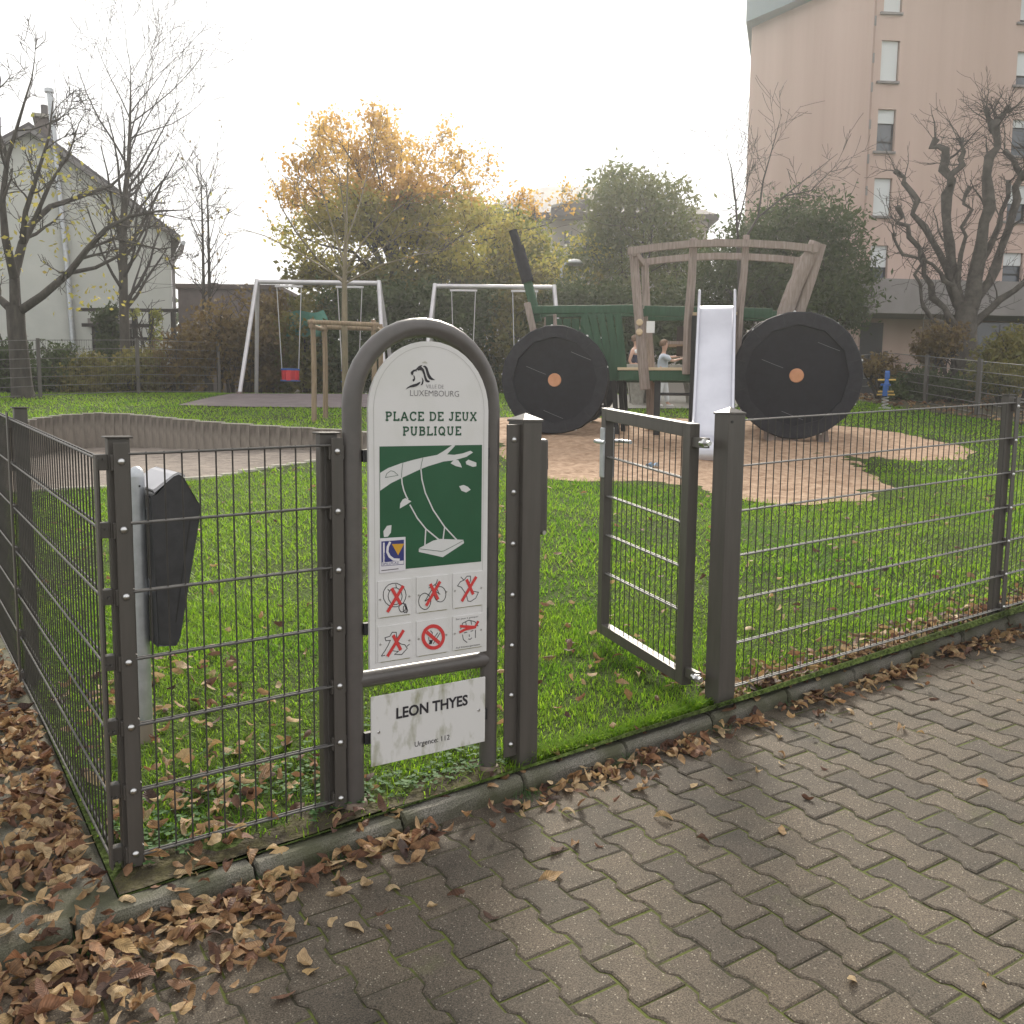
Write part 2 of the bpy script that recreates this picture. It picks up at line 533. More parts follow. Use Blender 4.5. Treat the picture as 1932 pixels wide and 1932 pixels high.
M['terrain'] = mat('terrain', (.05, .09, .025), .95, (.09, .1, .04), .2)

# ------------------------------------------------------------------ terrain and lawn
xs = np.concatenate([np.linspace(-600, -40, 15), np.linspace(-30, 60, 31), np.linspace(80, 600, 14)])
XX, YY = np.meshgrid(xs, xs)
ZZ = Gs(XX, YY) - 1.1
ZZ = np.where(YY < -0.2, np.minimum(ZZ, -.09 + .037 * XX + .03 * YY - .5), ZZ)
ZZ = np.clip(ZZ, -3, 3)
n = len(xs)
idx = np.arange(n * n).reshape(n, n)
Fq = np.stack([idx[:-1, :-1], idx[:-1, 1:], idx[1:, 1:], idx[1:, :-1]], -1).reshape(-1, 4)
tag(link('terrain', np_mesh('terrain', np.stack([XX, YY, ZZ], -1).reshape(-1, 3), Fq, M['terrain'], True)), kind='structure')

PIT_RIM = [(.75, 13.3), (1.25, 14.25), (1.6, 14.68), (1.98, 15.08), (2.58, 15.3), (3.04, 14.95), (3.43, 14.1), (3.85, 12.96), (4.3, 12.13), (4.79, 11.31), (5.14, 10.84), (5.5, 10.3), (5.65, 9.6)]
PIT_FRONT = [(5.25, 8.75), (4.44, 8.17), (3.82, 7.95), (3.38, 7.84), (2.73, 7.59), (2.31, 7.45), (1.68, 7.44), (1.04, 7.6), (.58, 7.73)]
PIT = PIT_RIM + PIT_FRONT + [(.42, 8.6), (.42, 11.0)]
SAND = [(8.6, 11.2), (7.6, 10.4), (6.38, 7.6), (5.6, 6.08), (5.55, 5.3), (6.02, 5.0), (6.36, 4.62), (6.55, 4.0), (6.52, 3.33), (6.8, 2.92), (7.29, 2.76), (7.95, 2.69), (8.33, 2.85), (8.69, 3.38), (9.33, 4.08), (9.92, 4.28), (10.31, 4.05), (10.6, 3.76), (11.27, 3.75), (12.03, 4.27), (12.6, 5.3), (12.9, 6.6), (12.4, 8.2), (11.3, 9.3), (10.2, 9.9), (9.6, 10.8)]
PAD = [(4.42, 16.4), (6.6, 19.6), (8.3, 19.35), (11.6, 17.4), (9.2, 13.3), (8.13, 13.79), (7.02, 14.11), (5.34, 15.42)]
TPAV = [(10.7, 11.7), (13.3, 14.2), (16.4, 12.0), (13.4, 9.9)]


def smooth_poly(P, it=2):
    for _ in range(it):
        Q = []
        for i in range(len(P)):
            a = P[i]; b = P[(i + 1) % len(P)]
            Q += [(a[0] * .75 + b[0] * .25, a[1] * .75 + b[1] * .25), (a[0] * .25 + b[0] * .75, a[1] * .25 + b[1] * .75)]
        P = Q
    return P


SAND = smooth_poly(SAND); SAND = [(x + .06 * math.sin(9 * y + 3 * x), y + .06 * math.sin(8 * x - 2 * y)) for x, y in SAND]
KERB_S = .033
KYF = lambda x: -.19 + KERB_S * x     # front edge of the kerb
# lawn sheet with the sandpit cut out of it
pts = []
gx = np.concatenate([np.arange(.06, 14, .3), np.arange(14.2, 40, 1.2)])
gy = np.concatenate([np.arange(.15, 16, .3), np.arange(16.2, 40, 1.2)])
GX, GY = np.meshgrid(gx, gy)
keep = ~in_poly(GX, GY, PIT)
P2 = [Vector((float(a), float(b))) for a, b in zip(GX[keep], GY[keep])]
for x in gx: P2.append(Vector((float(x), KYF(x) + .07)))
b0 = len(P2)
P2 += [Vector(p) for p in PIT]
ed = [(b0 + i, b0 + (i + 1) % len(PIT)) for i in range(len(PIT))]
vo, eo, fo, *_x = delaunay_2d_cdt(P2, ed, [], 0, 1e-4)
va = np.array([(p.x, p.y) for p in vo])
fa = np.array([f for f in fo if len(f) == 3])
cx = va[fa].mean(1)
fa = fa[~in_poly(cx[:, 0], cx[:, 1], PIT)]
zz = Gs(va[:, 0], va[:, 1]) + .012 * np.sin(va[:, 0] * 2.1) * np.sin(va[:, 1] * 1.7)
tag(link('lawn', np_mesh('lawn', np.c_[va, zz], fa, M['lawn'], True)), kind='structure')


def drape(name, poly, step, zf, material, smooth=True):
    xs_ = [p[0] for p in poly]; ys_ = [p[1] for p in poly]
    gx_, gy_ = np.meshgrid(np.arange(min(xs_), max(xs_), step), np.arange(min(ys_), max(ys_), step))
    k = in_poly(gx_, gy_, poly)
    Q = [Vector((float(a), float(b))) for a, b in zip(gx_[k], gy_[k])]
    b = len(Q); Q += [Vector((p[0], p[1])) for p in poly]
    v, e, f, *_ = delaunay_2d_cdt(Q, [(b + i, b + (i + 1) % len(poly)) for i in range(len(poly))], [], 0, 1e-4)
    va_ = np.array([(p.x, p.y) for p in v]); fa_ = np.array([q for q in f if len(q) == 3])
    c = va_[fa_].mean(1); fa_ = fa_[in_poly(c[:, 0], c[:, 1], poly)]
    return tag(link(name, np_mesh(name, np.c_[va_, zf(va_[:, 0], va_[:, 1])], fa_, material, smooth)), kind='structure')


def edge_dist(x, y, poly):
    d = np.full(np.shape(x), 9.0)
    for i in range(len(poly)):
        ax_, ay_ = poly[i]; bx_, by_ = poly[(i + 1) % len(poly)]
        L2 = (bx_ - ax_) ** 2 + (by_ - ay_) ** 2 + 1e-12
        t = np.clip(((x - ax_) * (bx_ - ax_) + (y - ay_) * (by_ - ay_)) / L2, 0, 1)
        d = np.minimum(d, np.hypot(x - ax_ - t * (bx_ - ax_), y - ay_ - t * (by_ - ay_)))
    return d


def lump(x, y, a):
    return a * (np.sin(x * 7.1 + 2 * np.sin(y * 3.3)) * np.sin(y * 6.3 + 1.3 * np.sin(x * 4.1)) + .6 * np.sin(x * 17 + y * 5) * np.sin(y * 15 - x * 4))


drape('tractor_sand', SAND, .065, lambda x, y: Gs(x, y) + .002 + np.minimum(1, edge_dist(x, y, SAND) / .5) * (.026 + lump(x, y, .016) + lump(x * 1.9 + 3, y * 2.1, .012)), M['sand'])
PITZ = lambda x, y: .43 + .045 * np.asarray(x)
drape('sandpit_sand', PIT, .14, lambda x, y: np.minimum(PITZ(x, y) + lump(x, y, .012) + .03 * np.sin(x * 2 + y), Gs(x, y) - .012), M['pitsand'])
drape('swing_surface', PAD, .5, lambda x, y: Gs(x, y) + .02, M['pad'])
drape('table_paving', TPAV, .5, lambda x, y: Gs(x, y) + .02, M['concrete'])
BED = [(14.6, 2.0), (15.5, 5.2), (16.1, 7.4), (17.0, 9.6), (18.4, 12), (24, 12), (40, 6), (40, 2)]
drape('planting_bed', BED, 1.0, lambda x, y: Gs(x, y) + .02, M['soil'])

STRIP = [(x, KYF(x) + .074) for x in np.arange(.062, 1.46, .06)] + [(x, KYF(x) + .2 + .05 * math.sin(x * 11) + .03 * math.sin(x * 29)) for x in np.arange(1.44, .06, -.06)] + [(.062, KYF(.06) + .16)]
drape('soil_strip', STRIP, .06, lambda x, y: Gs(x, y) + .006 + lump(x, y, .004), M['soil'])
STRIP2 = [(x, KYF(x) + .074) for x in np.arange(2.66, 7.5, .1)] + [(x, KYF(x) + .21 + .05 * math.sin(x * 7) + .03 * math.sin(x * 19)) for x in np.arange(7.45, 2.62, -.1)]
drape('soil_strip', STRIP2, .08, lambda x, y: Gs(x, y) + .006 + lump(x, y, .004), M['soil'])

# ------------------------------------------------------------------ paved path, pavers, kerb, side path
pp = [(-9, KYF(-9) + .02), (14, KYF(14) + .02), (14, -9), (-9, -9)]
tri = np.array([[0, 1, 2], [0, 2, 3]])
path = tag(link('paved_path', np_mesh('paved_path', [(x, y, Gp(x, y) - .005) for x, y in pp], tri, M['joint'])), kind='structure')
hw, ww, hl, ch = .0765, .0575, .0975, .006
half = [(hw, -hl), (hw, -.058), (ww, -.036), (ww, .036), (hw, .058), (hw, hl)]
outl = half + [(-x, -y) for x, y in half]


def inset(poly, d):
    out = []
    n_ = len(poly)
    for i in range(n_):
        p0 = Vector(poly[i - 1]); p = Vector(poly[i]); p1 = Vector(poly[(i + 1) % n_])
        a = (p - p0).normalized(); b = (p1 - p).normalized()
        na = Vector((-a.y, a.x)); nb = Vector((-b.y, b.x)); nn = (na + nb).normalized()
        out.append(tuple(p + nn * (d / max(.4, nn.dot(na)))))
    return out


def paver_mesh(name, seed):
    rr = random.Random(seed)
    o = [(x + rr.uniform(-.0012, .0012), y + rr.uniform(-.0012, .0012)) for x, y in outl]
    i_ = inset(o, ch); n_ = len(o)
    v = [(x, y, -.03) for x, y in o] + [(x, y, -.004) for x, y in o] + [(x, y, 0) for x, y in i_]
    f = []
    for q in range(n_):
        j = (q + 1) % n_
        f += [(q, j, n_ + j, n_ + q), (n_ + q, n_ + j, 2 * n_ + j, 2 * n_ + q)]
    t = tessellate_polygon([[Vector((x, y, 0)) for x, y in i_]])
    me = bpy.data.meshes.new(name)
    me.from_pydata(v, [], f + [tuple(2 * n_ + k for k in tt) for tt in t])
    bm = bmesh.new(); bm.from_mesh(me); bmesh.ops.recalc_face_normals(bm, faces=bm.faces); bm.to_mesh(me); bm.free()
    me.materials.append(M['paver'])
    return me


PM = [paver_mesh('paver', s) for s in range(5)]
PROT = R(-1.6)
slots = []
for i in range(-40, 84):
    for j in range(-22, 12):
        lx, ly = i * .141, (j + .5 * (i % 2)) * .2
        x = 1.546 + lx * math.cos(PROT) - ly * math.sin(PROT); y = -1.147 + lx * math.sin(PROT) + ly * math.cos(PROT) + .1
        if y > KYF(x) + .06: continue
        fw = dist_fwd(x, y); la = (x - CAM.x) * RGT.x + (y - CAM.y) * RGT.y
        seen = fw > 1.3 and abs(la) < .62 * fw + .25
        d = (Vector((x, y, Gp(x, y))) - CAM).length + (0 if seen else 1000)
        slots.append((d, x, y))
slots.sort()
nrm = Vector((-.037, -.03, 1)).normalized()
qtilt = Vector((0, 0, 1)).rotation_difference(nrm)
rest = MB()
for k, (d, x, y) in enumerate(slots):
    q = qtilt.to_matrix() @ Matrix.Rotation(PROT + rng.uniform(-.008, .008), 3, 'Z') @ Matrix.Rotation(rng.uniform(-.007, .007), 3, 'X') @ Matrix.Rotation(rng.uniform(-.007, .007), 3, 'Y')
    loc = Vector((x, y, Gp(x, y) + rng.uniform(-.002, .002)))
    if k < 300:
        o = link('paver', PM[rng.randrange(5)], path, loc); o.rotation_euler = q.to_euler()
    else:
        b = len(rest.v); me = PM[k % 5]
        rest.v += [tuple(q @ v.co + loc) for v in me.vertices]
        rest.f += [tuple(b + w for w in p.vertices) for p in me.polygons]
if rest.v:
    o = link('paver_field', rest.mesh('paver_field', M['paver'], fixn=False), path); o['kind'] = 'stuff'

kerb = bpy.data.objects.new('kerb', None); COL.objects.link(kerb); kerb['kind'] = 'structure'
kerb.empty_display_size = .1
sec = [(0, -.22), (0, -.026), (.003, -.016), (.013, -.004), (.024, 0), (.055, .001), (.076, 0), (.082, -.006), (.082, -.22)]


def kerb_mesh(seed):
    rr = random.Random(seed); mb = MB()
    xs_ = [-.2485, -.243, -.18, -.12, -.06, 0, .06, .12, .18, .243, .2485]; n_ = len(sec)
    for k, x in enumerate(xs_):
        e = .007 if k in (0, len(xs_) - 1) else 0
        for (y, z) in sec:
            mb.v.append((x + (rr.uniform(-.004, .004) if k in (0, len(xs_) - 1) else 0), y + rr.uniform(-.003, .003) + (e if y < .05 else -e), z - (e if z > -.1 else 0) + rr.uniform(-.003, .002)))
    for k in range(len(xs_) - 1):
        for q in range(n_):
            j = (q + 1) % n_
            mb.f.append((k * n_ + q, k * n_ + j, (k + 1) * n_ + j, (k + 1) * n_ + q))
    mb.f.append(tuple(range(n_))); mb.f.append(tuple((len(xs_) - 1) * n_ + q for q in range(n_)))
    return mb.mesh('kerb_stone', M['kerb'])


KM = [kerb_mesh(s) for s in range(3)]
for i in range(-8, 24):
    x = .443 + .2525 + .507 * i
    o = link('kerb_stone', KM[i % 3], kerb, (x, KYF(x) + rng.uniform(-.004, .004), G(x, KYF(x)) + rng.uniform(-.003, .004)))
    o.rotation_euler = (rng.uniform(-.02, .02), -.037 + rng.uniform(-.004, .004), math.atan(KERB_S) + rng.uniform(-.004, .004))

sp = [(-14, KYF(-14) + .07), (.06, KYF(.06) + .07), (.06, 45), (-14, 45)]
nx = 8; spv = []; spf = []
ysl = np.concatenate([[0], np.linspace(.3, 45, 40)])
for yi, yy in enumerate(ysl):
    for xi in range(nx):
        x = -14 + 14.06 * xi / (nx - 1); y = KYF(x) + .07 if yi == 0 else yy
        spv.append((x, y, G(x, y) - .012))
for yi in range(len(ysl) - 1):
    for xi in range(nx - 1):
        a = yi * nx + xi; spf.append((a, a + 1, a + nx + 1, a + nx))
tag(link('side_path', np_mesh('side_path', spv, spf, M['kerb'], True)), kind='structure')

# ------------------------------------------------------------------ sandpit palisade and edging
pal = thing('palisade_wall', 'curved retaining wall of upright grey concrete palisades around the sandpit', 'retaining wall', (3.43, 14.1, G(3.43, 14.1)))


def resample(P, step):
    out = [Vector(P[0])]; acc = 0
    for a, b in zip(P[:-1], P[1:]):
        a = Vector(a); b = Vector(b); L_ = (b - a).length; t = step - acc
        while t <= L_:
            out.append(a + (b - a) * (t / L_)); t += step
        acc = L_ - (t - step)
    return out


def smooth_line(P, it=2):
    for _ in range(it):
        Q = [P[0]]
        for a, b in zip(P[:-1], P[1:]):
            Q += [(a[0] * .75 + b[0] * .25, a[1] * .75 + b[1] * .25), (a[0] * .25 + b[0] * .75, a[1] * .25 + b[1] * .75)]
        P = Q + [P[-1]]
    return P


rim = resample(smooth_line([(.45, 11.6)] + PIT_RIM + [(5.55, 9.1)]), .2)
stone = MB()
ngon = [(-.0985, -.03), (-.094, -.044), (-.06, -.052), (.06, -.052), (.094, -.044), (.0985, -.03), (.0985, .05), (-.0985, .05)]
stone.prism([(x * .94, y * .94) for x, y in ngon], 0, .012, 'xy')
stone = MB()
nn_ = len(ngon)
stone.v = [(x, y, -1.0) for x, y in ngon] + [(x, y, -.015) for x, y in ngon] + [(x * .85, y * .82, 0) for x, y in ngon]
for q in range(nn_):
    j = (q + 1) % nn_
    stone.f += [(q, j, nn_ + j, nn_ + q), (nn_ + q, nn_ + j, 2 * nn_ + j, 2 * nn_ + q)]
stone.f.append(tuple(2 * nn_ + q for q in range(nn_)))
PALM = stone.mesh('palisade', M['palisade'], smooth=True)
PALC = MB().box(-.097, .097, -.05, .05, 0, .016).mesh('palisade_cap', M['paleconcrete'], bevel=.004)
for i in range(len(rim) - 1):
    p = (rim[i] + rim[i + 1]) / 2; d = rim[i + 1] - rim[i]
    o = link('palisade', PALM, pal, (p.x - 3.43, p.y - 14.1, G(p.x, p.y) + .045 + .005 * (i % 3) - G(3.43, 14.1)))
    o.rotation_euler = (0, 0, math.atan2(d.y, d.x) + math.pi + rng.uniform(-.05, .05))
    c = link('palisade_cap', PALC, o, (0, 0, -.004))
edge = thing('sandpit_edging', 'row of small pale edging stones along the near side of the sandpit', 'edging', (2.73, 7.59, G(2.73, 7.59)))
em = MB().box(-.115, .115, -.035, .035, -.15, .02).mesh('edging_stone', M['paleconcrete'], bevel=.006)
fr_ = resample(smooth_line(PIT_FRONT, 1), .24)
for i in range(len(fr_) - 1):
    p = (fr_[i] + fr_[i + 1]) / 2; d = fr_[i + 1] - fr_[i]
    o = link('edging_stone', em, edge, (p.x - 2.73, p.y - 7.59, G(p.x, p.y) + rng.uniform(0, .02) - G(2.73, 7.59)))
    o.rotation_euler = (0, 0, math.atan2(d.y, d.x) + rng.uniform(-.03, .03))

# ------------------------------------------------------------------ mesh fences
BOLT = MB().lathe([(.0105, 0), (.010, -.003), (.0065, -.0065), (.001, -.008)], n=10, axis='y').mesh('bolt', M['bolt'], smooth=True)


def wire_mesh(r, h, n=6):
    return MB().tube([(0, 0, 0), (0, 0, h)], r, n).mesh('wire', M['wire'], smooth=True)


WIRE = wire_mesh(.0026, 1.235)


def rail_mesh(L_, slope, r=.0038, m='rail'):
    return MB().tube([(0, 0, 0), (L_, 0, L_ * slope)], r, 6).mesh('rail', M[m], smooth=True)


def fence_post(parent, x, y, z0, h, w=.06, d=.04, strip=True, strip_dx=0, rails=None, cap=.076):
    """box post with cap; a bolted cover strip clamps the mesh on its front"""
    o = part('post', MB().box(x - w / 2, x + w / 2, y, y + d, z0 - .3, z0 + h), M['fence'], parent, bevel=.003)
    c = MB()
    c.box(x - cap / 2, x + cap / 2, y + d / 2 - cap * .36, y + d / 2 + cap * .36, z0 + h, z0 + h + .006)
    part('post_cap', c, M['fence'], o, bevel=.002)
    if strip:
        sx = x + strip_dx
        part('cover_strip', MB().box(sx - .02, sx + .02, y - .026, y - .020, z0 + .02, z0 + h - .012), M['fence'], o, bevel=.001)
        for rz in rails or []:
            link('bolt', BOLT, o, (sx, y - .026, rz))
            k = MB().box(sx - .026, sx + .026, y - .0205, y - .001, rz - .026, rz + .02)
            part('clamp', k, M['fence'], o, bevel=.002)
    return o


def add_panel(parent, x0, x1, top, slope, wires, m='rail'):
    """double-rod panel along local x; top(x) is the height of the upper rail"""
    rm = rail_mesh(x1 - x0, slope, m=m)
    for r in range(7):
        for s in (-1, 1):
            link('rail', rm, parent, (x0, s * .0075, top(x0) - .2 * r))
    for wx in wires:
        link('wire', WIRE, parent, (wx, 0, top(wx) - 1.2 - .03))


# front, left of the sign
org = Vector((.13, 0, G(.13, 0)))
fl = thing('mesh_fence', 'short taupe wire mesh fence panel between corner post and playground sign', 'fence', org)
T1 = lambda x: 1.25 + .0273 * (x + org.x - .2) - org.z
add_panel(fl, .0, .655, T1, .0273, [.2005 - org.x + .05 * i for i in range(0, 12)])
fence_post(fl, .0, .012, -.0, 1.295, rails=[T1(0) - .02 - .195 * i for i in range(7)], strip_dx=-.0)
# second strip on the side face of the corner post holds the side fence
cs = part('cover_strip', MB().box(-.066, -.060, .0, .04, .02, 1.25), M['fence'], fl, bevel=.001)
for i in range(7): part('clamp', MB().box(-.059, -.03, .014, .044, T1(0) - .045 - .195 * i, T1(0) - .195 * i), M['fence'], fl, bevel=.002)
fence_post(fl, .638, .012, .018, 1.285, rails=[T1(.64) - .02 - .195 * i for i in range(7)], strip_dx=.018)

# side fence running away from the corner
org2 = Vector((.08, .005, G(.08, .005)))
sf = thing('mesh_fence', 'long taupe wire mesh fence running back from the corner beside the leaf-strewn path', 'fence', org2, R(90.97))
T2 = lambda u: 1.235 + .042 * u - org2.z
rm1 = rail_mesh(1.95, .042); rm2 = rail_mesh(2.5, .042)
for r in range(7):
    for s in (-1, 1):
        link('rail', rm1, sf, (0, s * .0075, T2(0) - .2 * r)); link('rail', rm2, sf, (1.95, s * .0075, T2(1.95) - .2 * r))
for i in range(39): link('wire', WIRE, sf, (.04 + .05 * i, 0, T2(.04 + .05 * i) - 1.23))
for i in range(48): link('wire', WIRE, sf, (2.0 + .05 * i, 0, T2(2.0 + .05 * i) - 1.23))
# posts stand on the inner side: local +y points to -X, so flip them
for u, h in ((1.93, 1.285), (4.42, 1.285)):
    z0 = G(.05, .03 + u) - org2.z
    o = part('post', MB().box(u - .03, u + .03, -.065, -.012, z0 - .3, z0 + h), M['fence'], sf, bevel=.003)
    part('post_cap', MB().box(u - .036, u + .036, -.072, -.003, z0 + h, z0 + h + .006), M['fence'], o, bevel=.002)
    part('cover_strip', MB().box(u - .02, u + .02, .012, .018, z0 + .02, z0 + h - .02), M['fence'], o, bevel=.001)
    for i in range(7): part('clamp', MB().box(u - .026, u + .026, -.0125, .0125, T2(u) - .04 - .195 * i, T2(u) - .195 * i), M['fence'], o, bevel=.002)

# front, right of the gate
org3 = Vector((2.70, 0, G(2.70, 0)))
fr = thing('mesh_fence', 'long taupe wire mesh fence from the gate hinge post to the right edge', 'fence', org3)
T3 = lambda x: 1.3486 + .0455 * x - org3.z
add_panel(fr, -.045, 2.24, T3, .0455, [.06 + .05 * i for i in range(43)], 'railskylit')
add_panel(fr, 2.26, 4.76, T3, .0455, [2.29 + .05 * i for i in range(49)], 'railskylit')
for px_ in (2.23, 4.74):
    z0 = G(2.7 + px_, 0) - org3.z
    fence_post(fr, px_, .012, z0, 1.30, rails=[T3(px_) - .02 - .195 * i for i in range(7)], strip_dx=.03)

# ------------------------------------------------------------------ gate posts
gp1 = thing('gate_post', 'square taupe gate post with bolted strip and lock box, beside the sign', 'post', (1.526, -.01, G(1.526, -.01)))
h1 = 1.362 - G(1.526, -.01)
pb = part('post_body', MB().box(-.041, .041, -.05, .05, -.4, h1 - .02), M['fence'], gp1, bevel=.004)
c = MB(); c.box(-.044, .044, -.053, .053, h1 - .02, h1 - .012)
b = len(c.v); c.v += [(-.044, -.053, h1 - .012), (.044, -.053, h1 - .012), (.044, .053, h1 - .012), (-.044, .053, h1 - .012), (0, 0, h1 + .012)]
c.f += [(b, b + 1, b + 4), (b + 1, b + 2, b + 4), (b + 2, b + 3, b + 4), (b + 3, b, b + 4)]
part('post_cap', c, M['fence'], gp1)
part('bolted_strip', MB().box(-.098, -.0415, -.03, -.024, .04, h1 - .03), M['fence'], gp1, bevel=.001)
for i in range(7): link('bolt', BOLT, gp1, (-.068, -.03, h1 - .085 - .19 * i))
lk = part('lock_box', MB().box(.0415, .125, .02, .06, h1 - .45, h1 - .085), M['fence'], gp1, bevel=.012)
part('lock_screw', MB().lathe([(.009, 0), (.009, -.006)], (.105, .02, h1 - .44), 8, 'y'), M['bolt'], lk)
part('lock_slot', MB().box(.1, .128, .028, .05, h1 - .2, h1 - .16), M['black'], lk)

gp2 = thing('gate_post', 'broad square taupe hinge post carrying the open gate', 'post', (2.59, -.02, G(2.59, -.02)))
h2 = 1.392 - G(2.59, -.02)
part('post_body', MB().box(-.05, .05, -.042, .042, -.4, h2 - .018), M['fence'], gp2, bevel=.004)
c = MB(); c.box(-.053, .053, -.045, .045, h2 - .018, h2 - .01)
b = len(c.v); c.v += [(-.053, -.045, h2 - .01), (.053, -.045, h2 - .01), (.053, .045, h2 - .01), (-.053, .045, h2 - .01), (0, 0, h2 + .014)]
c.f += [(b, b + 1, b + 4), (b + 1, b + 2, b + 4), (b + 2, b + 3, b + 4), (b + 3, b, b + 4)]
part('post_cap', c, M['fence'], gp2)
part('bolted_strip', MB().box(.0505, .085, -.012, -.006, .05, h2 - .02), M['fence'], gp2, bevel=.001)
for i in range(7): link('bolt', BOLT, gp2, (.068, -.012, h2 - .085 - .195 * i))
part('screw', MB().lathe([(.006, 0), (.006, -.003)], (-.03, -.042, h2 - .05), 8, 'y'), M['black'], gp2)

# ------------------------------------------------------------------ open gate
ga = math.atan2(.745, .168)
gate = thing('gate', 'open taupe wire mesh gate swung inwards onto the lawn', 'gate', (2.527, .163, G(2.527, .163)), ga)
gz = G(2.527, .163)
zb = lambda s: .158 - gz + .055 * s
zt = lambda s: 1.335 - gz + .075 * s


def skew_box(mb, s0, s1, y0, y1, f0, f1):
    b = len(mb.v)
    mb.v += [(s0, y0, f0(s0)), (s1, y0, f0(s1)), (s1, y1, f0(s1)), (s0, y1, f0(s0)), (s0, y0, f1(s0)), (s1, y0, f1(s1)), (s1, y1, f1(s1)), (s0, y1, f1(s0))]
    mb.f += [(b, b + 3, b + 2, b + 1), (b + 4, b + 5, b + 6, b + 7), (b, b + 1, b + 5, b + 4), (b + 1, b + 2, b + 6, b + 5), (b + 2, b + 3, b + 7, b + 6), (b + 3, b, b + 4, b + 7)]
    return mb


part('stile', skew_box(MB(), -.055, .005, -.025, .025, lambda s: zb(s) + .0, lambda s: zt(s)), M['fence'], gate, bevel=.003)
part('stile', skew_box(MB(), .755, .805, -.025, .025, lambda s: zb(s) + .0, lambda s: zt(s)), M['fence'], gate, bevel=.003)
part('top_bar', skew_box(MB(), .006, .754, -.0245, .0245, lambda s: zt(s) - .062, lambda s: zt(s) - .001), M['fence'], gate, bevel=.003)
part('bottom_bar', skew_box(MB(), .006, .754, -.0245, .0245, lambda s: zb(s) + .001, lambda s: zb(s) + .055), M['fence'], gate, bevel=.003)
for i in range(4):
    for s in (-1, 1):
        part('rail', MB().tube([(.005, s * .0075, zt(0) - .25 - .2 * i), (.755, s * .0075, zt(.755) - .25 - .205 * i)], .0045, 6), M['railskylit'], gate, smooth=True)
for i in range(14):
    u = .05 + .05 * i
    part('wire', MB().tube([(u, 0, zb(u) + .05), (u, 0, zt(u) - .06)], .0027, 6), M['wire'], gate, smooth=True)
for z_, nm in ((zt(0) - .085, 'top'), (zb(0) + .06, 'low')):
    hp = part('hinge_arm', MB().box(-.155, -.054, -.012, .012, z_ - .022, z_ + .022), M['fence'], gate, bevel=.002)
    part('hinge_bolt', MB().tube([(-.19, .012, z_), (-.12, .012, z_)], .011, 8), M['bolt'], hp, smooth=True)
    part('hinge_nut', MB().lathe([(.019, -.008), (.019, .008)], (-.158, .014, z_), 6, 'x'), M['bolt'], hp)
lockc = part('lock_case', MB().box(.757, .80, -.034, .034, zt(.78) - .36, zt(.78) - .1), M['galv'], gate, bevel=.005)
for s in (-1, 1):
    part('lever_handle', MB().tube([(.78, s * .03, zt(.78) - .17), (.78, s * .065, zt(.78) - .17), (.765, s * .078, zt(.78) - .17), (.68, s * .082, zt(.78) - .172), (.665, s * .075, zt(.78) - .173)], .0095, 8), M['galv'], lockc, smooth=True)
part('latch_tongue', MB().box(.80, .825, -.01, .01, zt(.78) - .24, zt(.78) - .21), M['galv'], lockc)

# ------------------------------------------------------------------ litter bin
bz = G(.37, .95)
lb = thing('litter_bin', 'dark grey plastic litter bin with sloping hood on a galvanised post behind the fence', 'bin', (.37, .95, bz))
pm = MB().tube([(0, 0, -.3), (0, 0, 1.065)], .03, 16)
pm.lathe([(.03, 1.065), (.0285, 1.08), (.022, 1.094), (.012, 1.102), (.002, 1.105)], n=16)
part('post', pm, M['galv'], lb, smooth=True)
part('post_hole', MB().lathe([(.004, 0), (.004, -.004)], (.004, -.0285, 1.03), 8, 'y'), M['black'], lb)
part('post_band', MB().tube([(0, 0, .0), (0, 0, .1)], .031, 16), mat('post_foot', (.24, .2, .16), .8), lb, smooth=True)
# profile measured across (out from the post, height)
prof = [(.035, .415), (.098, .413), (.118, .44), (.203, .90), (.206, .955), (.15, 1.06), (.13, 1.072), (.115, 1.066), (.045, 1.008), (.035, .995)]
bb = MB(); bb.prism(prof, -.11, .25)
part('bin_body', bb, M['binplastic'], lb, smooth=True, bevel=.008)
part('front_panel', MB().prism([(.2045, .89), (.2075, .94), (.211, .935), (.13, .47), (.125, .47)], -.095, .235), M['binplastic'], lb)
hood = MB(); hood.prism([(.04, 1.012), (.112, 1.07), (.13, 1.0765), (.152, 1.066), (.153, 1.072), (.13, 1.084), (.11, 1.077), (.037, 1.02)], -.112, .252)
part('hood', hood, mat('bin_hood_skylit', (.42, .42, .45), .4, spec=.6), lb, bevel=.002)  # pale colour paints in the sky light on the dark plastic hood
part('side_seam', MB().prism([(.165, .90), (.2015, .90), (.2005, .893), (.171, .893), (.105, .5), (.1, .5)], -.1115, -.1102), M['black'], lb)
part('bracket', MB().box(.028, .037, -.03, .03, .6, .66), M['galv'], lb)
part('bracket', MB().box(.028, .037, -.03, .03, .88, .94), M['galv'], lb)

